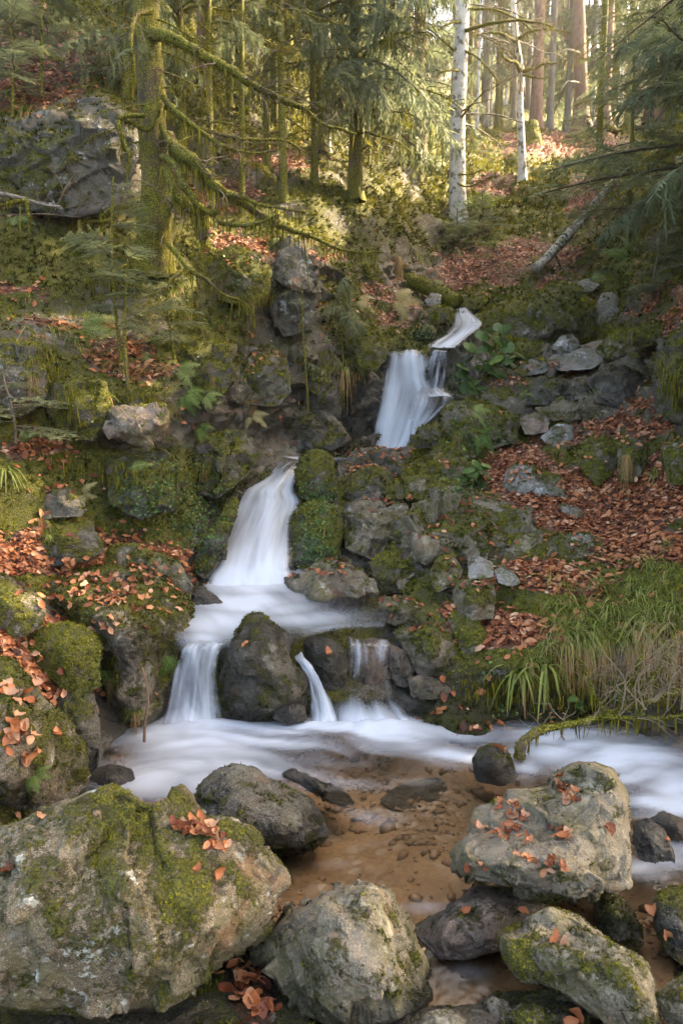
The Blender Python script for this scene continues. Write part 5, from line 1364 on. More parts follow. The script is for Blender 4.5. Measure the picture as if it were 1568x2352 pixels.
conifer('fir_sapling', 'fir sapling with grey-green sprays below the mossy branches', None, 395, 760, 7.0, .9, .016, 'bark_moss', [(B_FIR, 18, .2, .85, .6, .35, 0, 0, PI)], seed=21)
conifer('fir_sapling', 'spruce sapling hanging over the edge beside the rounded mossy boulder', None, 790, 715, 9.0, 1.2, .018, 'bark_moss', [(B_CURTAIN, 14, .2, 1.15, .6, .35, -14, 0, PI)], seed=22)

# trunks of the wood on the slope and behind the ridge
TR = [(472, 430, 13.0, .085, 'bark_spruce', 'grey-brown trunk rising just behind the long upper mossy branch'), (552, 440, 13.8, .075, 'bark_moss', 'thin mossy trunk where the long mossy branches cross'), (596, 360, 17.0, .12, 'bark_spruce', 'reddish trunk up the slope behind the thin mossy one'),
      (662, 330, 17.5, .10, 'bark_moss', 'greenish trunk midway up the wooded slope'), (706, 300, 19, .09, 'bark_spruce', 'dark leaning trunk beside the greenish one'), (757, 540, 13.4, .05, 'bark_white', 'slender whitish stem between the spruce boughs'), (500, 260, 19, .10, 'bark_grey', 'grey trunk high on the wooded slope'),
      (640, 200, 24, .13, 'bark_spruce', 'red-brown trunk near the top of the wooded slope'), (565, 180, 24, .12, 'bark_moss', 'mossy trunk near the top of the wooded slope'), (780, 300, 24, .12, 'bark_grey', 'pale trunk seen through the spruce curtain'), (900, 300, 27, .12, 'bark_spruce', 'brown trunk beside the dense dark spruce'), (440, 160, 17, .10, 'bark_spruce', 'brown trunk behind the slim spruce')]
for i, (u_, v_, Y_, r_, bk, lab) in enumerate(TR):
    conifer('forest_tree', lab, 'trees on the wooded slope', u_, v_, Y_, 12 + (i % 3), r_, bk, [(B_MOSSY, 14, 1.0, 8, 1.0, 1.5, -4, 0, PI), (B_THIN, 16, 4.5, 12, 1.7, 1.3, -6, 0, PI)], seed=100 + i, lean=.02 * math.sin(i * 2.3))
rr_ = np.random.default_rng(77)
kinds = ['grey', 'reddish', 'mossy green', 'pale']
def where(u):
    return ('seen up the wooded slope through the spruce sprays' if u < 1000 else 'behind the tall white trunk' if u < 1100 else 'between the white trunk and the pale-footed tree' if u < 1185 else 'behind the pale-footed tree' if u < 1250
            else 'above the mossy stump' if u < 1320 else 'behind the sunlit giants' if u < 1410 else 'beyond the sunlit roots' if u < 1490 else 'deep in the wood at the frame edge')
for i in range(66):
    Y_ = rr_.uniform(31, 62)
    u_ = 1040 + 560 * ((i * .618) % 1) if i < 56 else rr_.uniform(560, 1000)
    k_ = i % 4
    ra = [.17, .20, .15, .07][k_] * rr_.uniform(.8, 1.3)
    ap = ra / Y_ * 1000
    lab = ('thin ' if ap < 2.6 else 'stout ' if ap > 4.6 else 'middling ') + kinds[k_] + ' trunk ' + where(u_)
    conifer('forest_tree', lab, 'trees behind the ridge', u_, 250, Y_, rr_.uniform(17, 24), ra, ['bark_grey', 'bark_spruce', 'bark_moss', 'bark_white'][k_],
            [(B_MOSSY, 6, 2, 10, 1.6, 2.4, -3, 0, PI), (B_THIN, 12, 6, 19, 3.2, 2.2, -6, 0, PI)] if i % 2 else [(B_SPRUCE, 26, 2.5, 19, 3.2, 1.8, -8, 0, PI)], seed=300 + i)

# ------------------------------------------------------------------ broadleaf trees, branches, logs
def limb(parent, L, pts, r0, r1, mat, seed, twigs=10, tw_len=.5, beard=0.0, name='branch', sides=7, nres=None, tw_mat=None, tw_r=.3):
    """A crooked limb through points (u, v, Y), with side twigs in the same piece and moss beards as a piece of its own."""
    r = np.random.default_rng(seed)
    P = W([p[0] for p in pts], [p[1] for p in pts], [p[2] for p in pts]) if len(pts[0]) == 3 else np.array(pts)
    S = smooth_line(P, nres or max(10, len(pts) * 7))
    S = S + .5 * r0 * np.stack([fbm(S, 5, 2, seed), fbm(S, 5, 2, seed + 1), fbm(S, 5, 2, seed + 2)], -1)
    n = len(S)
    R = np.linspace(r0, r1, n)
    V, F = tube(S, R, sides)
    cen = np.repeat(S, sides, 0)
    V = cen + (V - cen) * (1 + .35 * fbm(V, 14, 3, seed + 3) + .25 * fbm(V, 45, 2, seed + 4))[:, None]
    VV, FF, mi = [V], [F], [0] * len(F)
    k = len(V)
    ln = np.linalg.norm(np.diff(S, axis=0), axis=1).sum()
    for _ in range(twigs):
        i = int(r.integers(n // 5, n))
        d = S[min(i + 1, n - 1)] - S[max(i - 1, 0)]; d /= np.linalg.norm(d) + 1e-9
        e = r.normal(0, 1, 3); e -= d * (e @ d); e /= np.linalg.norm(e) + 1e-9
        dr = d * r.uniform(.2, 1) + e * r.uniform(.5, 1.1) + np.array([0, 0, -.15])
        Lt = tw_len * r.uniform(.3, 1.1)
        m = 7
        pth = [S[i]]
        for q in range(m - 1):
            dr = dr + r.normal(0, .22, 3); dr /= np.linalg.norm(dr)
            pth.append(pth[-1] + dr * Lt / m)
        tr_ = max(.0015, R[i] * tw_r)
        tv, tf = tube(pth, np.linspace(tr_, tr_ * .25, m), 4)
        VV.append(tv); FF.append(tf + k); k += len(tv); mi += [1] * len(tf)
        if Lt > tw_len * .4:
            for _ in range(3):
                j = int(r.integers(2, m)); d2 = dr + r.normal(0, .8, 3); d2 /= np.linalg.norm(d2)
                p2 = [pth[j] + d2 * Lt * .45 * t + r.normal(0, .01, 3) * t for t in np.linspace(0, 1, 4)]
                tv, tf = tube(p2, np.linspace(tr_ * .5, tr_ * .2, 4), 3)
                VV.append(tv); FF.append(tf + k); k += len(tv); mi += [1] * len(tf)
    V = np.concatenate(VV)
    b = link(name, mesh(name, V - L, np.concatenate(FF), [mat, tw_mat or mat], None, True, mi), parent)
    if beard > 0:
        bg_ = Bag()
        fringe_pts = [S[int(r.integers(0, n))] for _ in range(int(55 * beard * max(1, ln)))]
        for q in fringe_pts:
            i = 0
            l = r.uniform(.2, 1.1) * .16 * beard ** .5 * (1 + (r.random() < .12) * 1.6)
            q = q + r.normal(0, r0 * .35, 3)
            a = r.uniform(0, 3.14); e = np.array([math.cos(a), math.sin(a), 0]) * r.uniform(.003, .009)
            sw = r.normal(0, .1, 3) * l
            bg_.add([q - e, q + e, q + e * .7 + [0, 0, -l * .55] + sw * .5, q - e * .7 + [0, 0, -l * .55] + sw * .5, q + [0, 0, -l] + sw], [(0, 1, 2), (0, 2, 3), (3, 2, 4)], np.clip(r.normal(.5, .25), 0, 1))
        m2 = int(260 * max(.6, ln))
        i = r.integers(0, len(F), m2)
        ctr = V[:len(cen)][F[i]].mean(1); nn = ctr - cen[F[i, 0]]; nn /= np.linalg.norm(nn, axis=1, keepdims=True) + 1e-9
        add_moss(bg_, ctr, nn, r.uniform(.008, .022, m2), .2)
        tag(link('moss', bg_.mesh('moss', M['hangmoss'], L), b), None, None, None, 'stuff')
    return b
MB, ML = M['bark_moss'], M['bark_moss_light']
# the thick mossy tree on the bank with its long reaching limbs
def at1(u, v, Y): return W(u, v, Y)
b0 = snap(352, 585)
b0 = W(352, 560, 7.5) if b0 is None or abs(b0[1] - 7.5) > .8 else b0
t = empty('mossy_tree', b0.tolist(), 'thick mossy leaning tree whose long green limbs reach over the gorge', 'tree')
tp = [b0 - [0, 0, .15], W(356, 470, 7.45), W(354, 340, 7.4), W(348, 200, 7.4), W(338, 60, 7.45), W(328, -120, 7.5), W(320, -300, 7.6)]
link('trunk', trunk_mesh(tp, .155, .12, ML, 16, .35, b0, .10), t)
LM = [([(345, 75, 7.35), (390, 85, 7.1), (450, 120, 7.0), (500, 145, 7.0), (550, 175, 7.0), (595, 200, 7.05), (650, 228, 7.1), (700, 252, 7.2), (738, 280, 7.3), (817, 307, 7.5)], .05, .008, 26, .6, 1.0),
      ([(380, 312, 7.3), (413, 348, 7.1), (444, 368, 7.0), (467, 394, 7.0), (497, 427, 7.0), (513, 445, 7.0), (541, 455, 7.05), (595, 492, 7.1), (640, 515, 7.2), (700, 541, 7.3), (785, 570, 7.5), (881, 582, 7.8)], .055, .008, 26, .5, 1.5),
      ([(280, 273, 7.0), (305, 281, 7.05), (336, 296, 7.1), (351, 281, 7.1), (359, 263, 7.1), (366, 245, 7.1), (364, 217, 7.1), (368, 170, 7.15)], .022, .012, 4, .3, .5),
      ([(375, 362, 7.25), (392, 368, 7.1), (408, 394, 7.05), (418, 424, 7.0), (441, 453, 7.0), (462, 476, 7.0), (485, 491, 7.0), (503, 488, 7.0)], .035, .022, 6, .3, 1.2),
      ([(374, 388, 7.2), (392, 414, 7.1), (395, 447, 7.1), (387, 473, 7.1), (384, 520, 7.15)], .035, .03, 2, .3, 1.2),
      ([(405, 440, 7.15), (415, 460, 7.1), (438, 478, 7.1), (462, 491, 7.1), (470, 511, 7.1), (467, 550, 7.15)], .04, .045, 2, .3, 1.4),
      ([(369, 286, 7.2), (385, 319, 7.1), (395, 342, 7.1), (418, 363, 7.05), (454, 404, 7.05), (480, 432, 7.0)], .022, .012, 8, .4, .8),
      ([(375, 225, 7.2), (410, 260, 7.0), (441, 286, 6.95), (474, 312, 6.95), (505, 335, 6.95), (541, 347, 7.0), (572, 350, 7.0), (640, 345, 7.1)], .026, .006, 16, .5, .9),
      ([(380, 240, 7.2), (445, 292, 7.3), (500, 305, 7.35), (560, 320, 7.4), (650, 322, 7.5), (700, 350, 7.6)], .022, .006, 16, .5, .9),
      ([(385, 560, 7.1), (435, 618, 6.9), (475, 643, 6.9), (510, 673, 6.95), (560, 695, 7.0), (590, 738, 7.05)], .020, .006, 14, .4, .9),
      ([(330, 262, 7.0), (272, 270, 6.9), (280, 310, 6.9), (295, 350, 6.9), (292, 385, 6.9)], .018, .016, 4, .3, 1.2),
      ([(520, 447, 7.05), (555, 452, 7.0), (600, 470, 6.95), (655, 480, 6.95), (700, 485, 7.0)], .018, .006, 10, .4, 1.0),
      ([(500, 510, 7.05), (560, 517, 6.95), (600, 510, 6.9), (640, 492, 6.9)], .018, .008, 8, .4, 1.0),
      ([(345, 20, 7.3), (310, 40, 7.0), (300, 90, 6.9), (308, 150, 6.9), (298, 205, 6.9)], .022, .012, 10, .4, 1.2)]
for i, (pts, r0, r1, tw, tl, be) in enumerate(LM):
    limb(t, b0, pts, r0 * 1.25, r1 * 1.2, MB, 600 + i * 7, tw + 6, tl, be * 1.2, tw_mat=M['twig'], tw_r=.22)

bough_objs(t, b0, tp, [(B_MOSSY, 30, .5, 5.5, .75, .9, -6, -.9, 2.2), (B_THIN, 10, 1.6, 5.5, .8, .9, -10, -.9, 2.0)], 4242)
# tall whitish tree with sun on its edge
def broad(name, label, base, path, r0, r1, bark, limbs, group=None, sides=14, flare=.4, crown=0, cseed=0, clen=2.2):
    L = np.array(base)
    t = empty(name, L.tolist(), label, 'tree', group)
    link('trunk', trunk_mesh(path, r0, r1, M[bark], sides, flare, L, .05), t)
    for i, (pts, a, b, tw, tl, be, mt) in enumerate(limbs):
        limb(t, L, pts, a, b, M[mt], cseed + 11 * i, tw, tl, be, tw_mat=M['twig_pale'], tw_r=.3)
    r = np.random.default_rng(cseed)
    P = smooth_line(np.array(path), 40)
    for i in range(crown):
        q = P[int(r.integers(14, 40))]
        a = r.uniform(0, 6.3); ll = clen * r.uniform(.5, 1.1)
        d = np.array([math.cos(a), math.sin(a), r.uniform(-.05, .5)])
        pts = [q + d * ll * t_ + np.array([0, 0, -.18 * ll * t_ * t_]) + r.normal(0, .05, 3) * t_ for t_ in np.linspace(0, 1, 5)]
        limb(t, L, [tuple(x) + (0,) for x in pts] if False else pts_uv(pts), .028, .006, M['bark_moss_light'] if i % 2 else M['bark_grey'], cseed + 500 + i, 12, .8, 0, tw_mat=M['twig_pale'], sides=5)
    return t
def pts_uv(P):
    P = np.array(P)
    u, v = proj(P)
    return [(float(a), float(b), float(y)) for a, b, y in zip(u, v, P[:, 1])]
b3 = snap(1052, 518)
b3 = W(1052, 518, 17) if b3 is None or abs(b3[1] - 17) > 3 else b3
Y3 = float(b3[1])
broad('birch_tree', 'tall whitish trunk with a sunlit edge rising above the gorge', b3, [W(1052, 526, Y3), W(1050, 400, Y3), W(1052, 250, Y3), W(1059, 100, Y3), W(1064, -40, Y3), W(1072, -260, Y3)], .19, .14, 'bark_white',
      [([(1066, 50, Y3), (1034, 52, Y3 - .4), (999, 70, Y3 - .6)], .035, .012, 6, .9, .4, 'bark_moss'), ([(1058, 72, Y3), (1104, 60, Y3 - .5), (1164, 47, Y3 - .7), (1234, 50, Y3 - .8), (1268, 58, Y3 - .8)], .045, .012, 14, 1.4, .7, 'bark_moss'),
       ([(1060, 162, Y3), (1035, 160, Y3 - .6), (1009, 166, Y3 - .8)], .03, .012, 6, .8, .4, 'bark_moss'), ([(1062, 20, Y3), (1134, 22, Y3 - .5), (1200, 50, Y3 - .7), (1240, 90, Y3 - .8)], .03, .008, 14, 1.2, .3, 'bark_moss'),
       ([(1058, 110, Y3), (1094, 130, Y3 - .4), (1124, 160, Y3 - .6), (1144, 183, Y3 - .6)], .03, .012, 8, .9, .4, 'bark_moss'), ([(1050, 420, Y3 - .15), (1072, 428, Y3 - .4), (1100, 418, Y3 - .5), (1131, 404, Y3 - .5)], .022, .008, 6, .6, .8, 'bark_moss'), ([(1048, 398, Y3 - .1), (1078, 400, Y3 - .4), (1105, 390, Y3 - .5)], .02, .008, 5, .6, .8, 'bark_moss')],
      cseed=900, crown=8)
b4 = snap(1199, 412)
b4 = W(1199, 412, 21.5) if b4 is None or abs(b4[1] - 21.5) > 3.5 else b4
Y4 = float(b4[1])
broad('birch_tree', 'smaller pale-footed tree with crooked sunlit arms on the slope', b4, [W(1199, 418, Y4), W(1197, 330, Y4), W(1193, 230, Y4), W(1196, 165, Y4), W(1184, 80, Y4), W(1178, -40, Y4), W(1186, -200, Y4)], .115, .06, 'bark_white',
      [([(1197, 166, Y4), (1184, 143, Y4 - .4), (1164, 137, Y4 - .6), (1148, 118, Y4 - .7)], .07, .02, 6, 1.0, .4, 'bark_moss'), ([(1197, 163, Y4), (1224, 157, Y4 - .4), (1249, 146, Y4 - .5), (1278, 145, Y4 - .5)], .06, .018, 8, 1.0, .4, 'bark_moss'),
       ([(1197, 172, Y4), (1222, 176, Y4 - .4), (1248, 180, Y4 - .5)], .04, .014, 5, .9, .3, 'bark_moss'), ([(1188, 100, Y4), (1160, 80, Y4 - .5), (1120, 74, Y4 - .7), (1085, 84, Y4 - .8)], .05, .012, 12, 1.5, .3, 'bark_moss'),
       ([(1186, 90, Y4), (1220, 70, Y4 - .5), (1260, 66, Y4 - .7), (1310, 74, Y4 - .8)], .05, .012, 12, 1.5, .3, 'bark_moss')], cseed=950, crown=10, sides=12)
Y5 = 29.0
broad('forest_giant', 'big reddish grey trunk at the ridge with a bright sunlit rim', W(1336, 306, Y5), [W(1336, 312, Y5), W(1334, 200, Y5), W(1330, 80, Y5), W(1327, -60, Y5), W(1324, -200, Y5)], .27, .2, 'bark_spruce',
      [([(1330, 190, Y5 - .2), (1305, 186, Y5 - 1), (1290, 200, Y5 - 1.2)], .05, .02, 4, 1, 0, 'bark_grey'), ([(1330, 120, Y5 - .2), (1306, 112, Y5 - 1), (1284, 118, Y5 - 1.2)], .05, .02, 4, 1, 0, 'bark_grey')], flare=.9, cseed=970)
b6 = W(1386, 296, 28.5)
broad('forest_giant', 'leaning sunlit trunk with glowing splayed roots on the ridge', b6, [W(1386, 302, 28.5), W(1388, 250, 28.5), W(1393, 160, 28.5), W(1400, 50, 28.5), W(1404, -100, 28.5)], .22, .15, 'bark_spruce',
      [([(1388, 282, 28.3), (1398, 292, 28.0), (1414, 298, 27.8), (1428, 298, 27.7)], .12, .04, 0, .1, .0, 'bark_moss'), ([(1384, 284, 28.3), (1374, 298, 27.8), (1352, 306, 27.6)], .11, .04, 0, .1, 0, 'bark_moss')], flare=1.1, cseed=990)
for i, (u_, Y_, r_, lab) in enumerate([(1112, 33, .12, 'dark straight trunk beyond the ridge beside the tall white one'), (1146, 34, .16, 'thick dark mossy trunk beyond the ridge'), (1264, 33, .15, 'brown trunk beyond the ridge above the stump'), (1440, 31, .12, 'slim trunk behind the sunlit roots'), (1300, 36, .14, 'pale trunk just inside the wood by the lit giants')]):
    conifer('forest_tree', lab, 'trees behind the ridge', u_, 290, Y_, 19, r_, 'bark_moss' if i % 2 else 'bark_grey', [(B_MOSSY, 12, 2, 12, 1.4, 2.0, -3, 0, PI), (B_THIN, 12, 8, 18, 2.6, 2.0, -6, 0, PI)], seed=700 + i)

# stump, logs
def simple(name, label, cat, pts, r0, r1, mat, seed, tw=0, tl=.5, beard=0., flare=None, sides=14):
    P = W([p[0] for p in pts], [p[1] for p in pts], [p[2] for p in pts])
    L = P.mean(0)
    S = smooth_line(P, 40)
    V, F = tube(S, np.linspace(r0, r1, 40), sides)
    cen = np.repeat(S, sides, 0)
    V = cen + (V - cen) * (1 + .14 * fbm(V, 4, 3, seed) + .08 * fbm(V, 16, 2, seed + 2))[:, None]
    nV = len(V)
    V = np.vstack([V, S[0], S[-1]])
    k = np.arange(sides); k2 = (k + 1) % sides
    caps = np.concatenate([np.stack([np.full(sides, nV), k2, k], -1), np.stack([np.full(sides, nV + 1), 39 * sides + k, 39 * sides + k2], -1)])
    o_ = link(name, mesh(name, V - L, [F, caps], M[mat]), None, L)
    tag(o_, label, cat)
    for i in range(tw):
        r = np.random.default_rng(seed + i)
        j = int(r.integers(4, 36)); d = r.normal(0, 1, 3); d[2] = -abs(d[2]); d /= np.linalg.norm(d)
        limb(o_, L, pts_uv([S[j] + d * tl * t_ for t_ in (0, .5, 1)]), .02, .006, M['bark_moss'], seed + 20 + i, 4, .4, .4, tw_mat=M['twig'])
    if beard:
        bg_ = Bag()
        ii = RNG.integers(0, len(F), int(900 * beard)); ctr = V[F[ii]].mean(1); nn = ctr - cen[F[ii, 0]]; nn /= np.linalg.norm(nn, axis=1, keepdims=True)
        up = nn[:, 2] > -.2
        add_moss(bg_, ctr[up], nn[up], RNG.uniform(.02, .05, up.sum()), .2)
        tag(link('moss', bg_.mesh('moss', M['moss'], L), o_), None, None, None, 'stuff')
    return o_
simple('fallen_tree', 'fallen birch trunk with mossy patches slanting down the slope', 'log', [(1228, 618, 12.6), (1290, 555, 13.2), (1360, 475, 13.9), (1425, 394, 14.6), (1450, 360, 15)], .095, .08, 'bark_fallen', 31, 6, .8, .9)
simple('fallen_log', 'mossy log lying across the top of the stream', 'log', [(880, 622, 12.5), (930, 640, 12.2), (990, 664, 11.9), (1052, 694, 11.5)], .12, .13, 'bark_moss', 41, 0, .5, 1.0)
st = W(1222, 338, 25.5)
stump = simple('stump', 'mossy broken stump on the slope behind the pale-footed tree', 'stump', [(1222, 352, 25.5), (1222, 330, 25.6), (1221, 308, 25.7), (1220, 284, 25.8)], .42, .24, 'bark_moss', 51, 0, .5, .8)
tag(None or simple('dead_branch', 'bare grey branch lying across the bank below the crag', 'branch', [(-30, 440, 6.7), (40, 452, 6.75), (100, 470, 6.8), (140, 474, 6.9)], .022, .010, 'bark_grey', 61, 2, .3))
simple('dead_branch', 'red-brown stick with a pale lichen tuft standing in the pool edge', 'stick', [(331, 1704, 3.92), (333, 1660, 3.92), (340, 1610, 3.93), (336, 1570, 3.95), (326, 1535, 3.98)], .009, .006, 'bark_spruce', 71, 0)
# mossy branch arching into the run-off
L0 = W(1300, 1660, 3.95)
mb = empty('mossy_branch', L0.tolist(), 'moss-covered branch arching from the bank into the white water', 'branch')
limb(mb, L0, [(1188, 1742, 3.72), (1200, 1705, 3.76), (1225, 1682, 3.82), (1270, 1670, 3.9), (1330, 1660, 3.95), (1380, 1645, 4.0), (1440, 1625, 4.05), (1500, 1608, 4.05), (1580, 1580, 4.1)], .030, .016, MB, 801, 6, .3, .7, tw_mat=M['twig_pale'])
limb(mb, L0, [(1375, 1645, 3.98), (1430, 1650, 3.95), (1490, 1652, 3.95), (1580, 1640, 3.95)], .018, .009, MB, 811, 8, .4, .7, tw_mat=M['twig_pale'])
limb(mb, L0, [(1392, 1640, 3.99), (1368, 1600, 3.95), (1350, 1555, 3.95), (1325, 1510, 3.95)], .014, .004, MB, 821, 10, .35, .4, tw_mat=M['twig_pale'])
limb(mb, L0, [(1420, 1635, 3.99), (1440, 1590, 3.95), (1462, 1540, 3.92), (1480, 1480, 3.92)], .016, .004, MB, 831, 14, .4, .4, tw_mat=M['twig_pale'])
limb(mb, L0, [(1440, 1625, 4.0), (1490, 1570, 3.95), (1530, 1500, 3.92), (1560, 1420, 3.92)], .016, .004, MB, 841, 16, .4, .3, tw_mat=M['twig_pale'])
limb(mb, L0, [(1500, 1610, 4.0), (1545, 1560, 3.95), (1590, 1500, 3.9)], .013, .004, M['twig_pale'], 851, 16, .4, .0)
for i in range(7):
    a = RNG.uniform(1420, 1580)
    limb(mb, L0, [(a, 1630, 3.95), (a + RNG.normal(0, 30), 1560, 3.9), (a + RNG.normal(0, 50), 1500 + RNG.uniform(-40, 20), 3.88)], .006, .002, M['twig_pale'], 860 + i, 10, .35, 0)
# brush of dead twigs beside the great mossy boulder and on the banks
for (uc, vc, Yc, n_, sp, lab) in [(1200, 640, 11.9, 14, 60, 'tangle of dry bent stalks beside the great mossy boulder'), (1085, 775, 10.0, 5, 24, 'bare black twig hanging over the top fall'), (200, 490, 6.9, 12, 90, 'tangle of bare thin twigs below the crag'), (1420, 560, 11.2, 12, 70, 'thicket of bare twigs on the steep side below the firs'), (1330, 470, 13.4, 6, 50, 'few bare upright shoots beside the fallen birch trunk')]:
    L_ = W(uc, vc, Yc)
    br = empty('brushwood', L_.tolist(), lab, 'twigs')
    for i in range(n_):
        a, b = uc + RNG.normal(0, sp), vc + RNG.normal(0, sp * .3)
        s_ = snap(a, b)
        y_ = Yc if s_ is None or abs(s_[1] - Yc) > 1.5 else s_[1]
        dx, dy = RNG.normal(0, sp * .9), -abs(RNG.normal(sp * .5, sp * .5))
        limb(br, L_, [(a, b, y_), (a + dx * .6, b + dy, y_ - .1), (a + dx * 1.4, b + dy * (1.1 if RNG.random() < .5 else .5), y_ - .2)], .008, .002, M['twig_pale'] if uc in (1200, 1420) else M['twig'], 1100 + i * 3 + int(uc), 7, .45, 0, sides=4)

# spruces added on the steep side slope, mostly out of view, to shade the gorge
for i, (x_, y_, h_) in enumerate([(5.6, 3.4, 10), (6.6, 6.2, 12), (4.6, 1.2, 9), (8.6, 4.6, 13), (8.2, 8.6, 12), (10.5, 7.2, 14), (7.6, 1.6, 12), (11.5, 11.0, 13), (6.6, 9.6, 12), (7.0, 11.6, 12), (5.3, 6.0, 10)]):
    u_, v_ = proj(np.array([[x_, y_, 3.0]]))
    conifer('spruce_tree', 'dense spruce added on the steep side slope to shade the gorge', 'added shading spruces of the side slope', float(u_[0]), float(v_[0]), y_, h_, .16, 'bark_spruce', [(B_SPRUCE, 56, 1.0, h_ - .4, 2.6, 1.0, -10, 0, PI)], seed=1200 + i)
# ------------------------------------------------------------------ small plants
def frond_mesh(seed, tone=.3, n=18, droop=.45, w=.20):
    r = np.random.default_rng(seed)
    bag = Bag()
    def c(s): return np.array([s * (1 - .12 * droop * s), .03 * math.sin(2 * s + seed), .42 * s - (.42 + droop) * s * s * .8])
    S = np.array([c(s) for s in np.linspace(0, 1, 9)])
    tv, tf = tube(S, np.linspace(.008, .003, 9), 3)
    bag.add(tv, tf, min(1, tone + .15))
    for i in range(n):
        s = .16 + .84 * i / n
        p = c(s); tg = c(s + .02) - p; tg /= np.linalg.norm(tg)
        L = w * math.sin(math.pi * (s * .82 + .16)) ** .8 * (1.35 if s < .5 else 1.0) * r.uniform(.85, 1.1)
        for sg in (-1, 1):
            sd = np.array([-tg[1], tg[0], 0]) * sg; sd /= np.linalg.norm(sd)
            d = sd * .92 + tg * .38 + np.array([0, 0, -.15 + r.normal(0, .08)])
            q = [p]
            m = 4
            for k in range(m):
                a0, a1 = k / m, (k + 1) / m
                wd = .020 * (1 - a0 * .7) * 1.9
                x0, x1 = p + d * L * a0, p + d * L * a1
                mid = (x0 + x1) / 2
                bag.add([x0, mid + tg * wd, x1, mid - tg * wd], [(0, 1, 2, 3)], np.clip(tone + r.normal(0, .06), 0, 1))
    V = np.concatenate(bag.V)
    return mesh('frond', V, np.concatenate(bag.F4), M['fern'], {'tone': np.concatenate(bag.A)})
FR = {k: [frond_mesh(s + int(k * 100), k) for s in range(3)] for k in (.1, .22, .42, .7, .95)}
def fern(u, v, size, n, tone, label, az=-PI / 2, sp=1.2, pitch=20):
    h = hit(u, v)
    if h is None: return
    p, nn, ob = h
    t = empty('fern', p, label, 'fern')
    for i in range(n):
        f = link('frond', random.choice(FR[tone]), t)
        a = az + (sp * (i / max(1, n - 1) * 2 - 1) if n > 1 else 0) + RNG.normal(0, .15)
        L = .85 * size * RNG.uniform(.75, 1.1)
        zc = Vector((RNG.normal(0, .25), -.8, .55 + RNG.normal(0, .2))).normalized()
        xr = Vector((1, 0, 0)); yr = zc.cross(xr).normalized(); xr = yr.cross(zc)
        dx = (xr * math.cos(a) + yr * math.sin(a)) + zc * math.sin(math.radians(pitch)) * .5
        dx.normalize(); dy = zc.cross(dx).normalized(); dz = dx.cross(dy)
        f.matrix_local = Matrix(((dx.x * L, dy.x * L, dz.x * L, 0), (dx.y * L, dy.y * L, dz.y * L, 0), (dx.z * L, dy.z * L, dz.z * L, 0), (0, 0, 0, 1)))
for a in [(180, 752, .50, 3, .42, 'large pale green fern frond lying over the leafy bank', -.45, .5, 12), (238, 745, .22, 2, .95, 'small withered brown fern above the large pale one', .5, .8, 45), (345, 790, .26, 4, .42, 'small fern at the leafy edge beside the grass', -.3, 1.0, 20), (316, 818, .24, 3, .42, 'yellowish fern frond by the dry grass overhang', -.4, .9, 25),
          (405, 850, .34, 5, .42, 'fern hanging beside the sunlit moss', -.6, 1.1, 5), (422, 905, .34, 5, .22, 'fern on the dark rock face below the sunlit moss', -.7, 1.1, 5), (455, 980, .26, 4, .22, 'small green fern on the wet rock face', -.3, 1.0, 10), (575, 955, .26, 3, .7, 'pale yellow fern tuft on the dark cliff', -.8, .9, 0), (296, 1075, .26, 3, .42, 'single fern at the foot of the rock nose', -.5, .6, 5),
          (38, 1012, .28, 3, .42, 'light fern on the mossy bank at the frame edge', -.5, .7, 15), (545, 705, .24, 3, .42, 'yellow-green fern on the mossy outcrop edge', -1.2, .8, 5), (250, 1540, .17, 5, .22, 'fresh fern sprouting from the side of the dark outcrop', -1.3, 1.3, 10), (376, 1500, .26, 3, .22, 'narrow bright fern hanging beside the lower falls', -1.2, .4, -35), (75, 1778, .10, 4, .22, 'tiny fern on the tall bank boulder', -.6, 1.2, 25),
          (905, 690, .55, 6, .7, 'straw-coloured fern clump beside the log', -.6, 1.4, 25), (905, 735, .45, 5, .95, 'dead brown fern skirt hanging below the straw-coloured clump', -1.4, .7, -30), (985, 660, .5, 4, .42, 'green fern beside the fallen log', -.3, .9, 15), (820, 690, .35, 3, .7, 'faded fern under the spruce curtain', -.6, 1.0, 20), (1085, 948, .30, 4, .42, 'small fern on the square-cut mossy block', -.5, 1.3, 25),
          (1100, 1000, .30, 4, .1, 'dark green fern at the foot of the square-cut block', -.5, 1.2, 15), (1002, 1108, .26, 4, .42, 'light fern beside the large grey hump', -1.0, 1.1, 35), (1430, 1590, .16, 4, .22, 'fern under the mossy arching branch', PI, .9, 15), (1450, 590, .6, 5, .22, 'lush fern on the steep side below the firs', PI, 1.2, 20), (1350, 640, .5, 4, .42, 'yellowish fern by the leaf path top', -.8, 1.2, 20), (470, 910, .22, 4, .42, 'fern sprig on the mossy cliff step', -.8, .9, 5), (150, 1010, .12, 4, .7, 'pale little fern under the sunlit moss curtain', -.8, 1.1, 15), (186, 1135, .2, 4, .7, 'yellow-leaved sprig on the stone below the moss curtain', -.8, 1.1, 30), (1200, 900, .22, 3, .42, 'fern sprig in the rock steps', -.8, 1.0, 20), (40, 495, .3, 3, .42, 'pale fern below the crag at the frame edge', -.5, 1.0, 15), (640, 545, .26, 3, .42, 'little fern on top of the lichen-covered face', -.8, 1.0, 5)]:
    fern(*a)

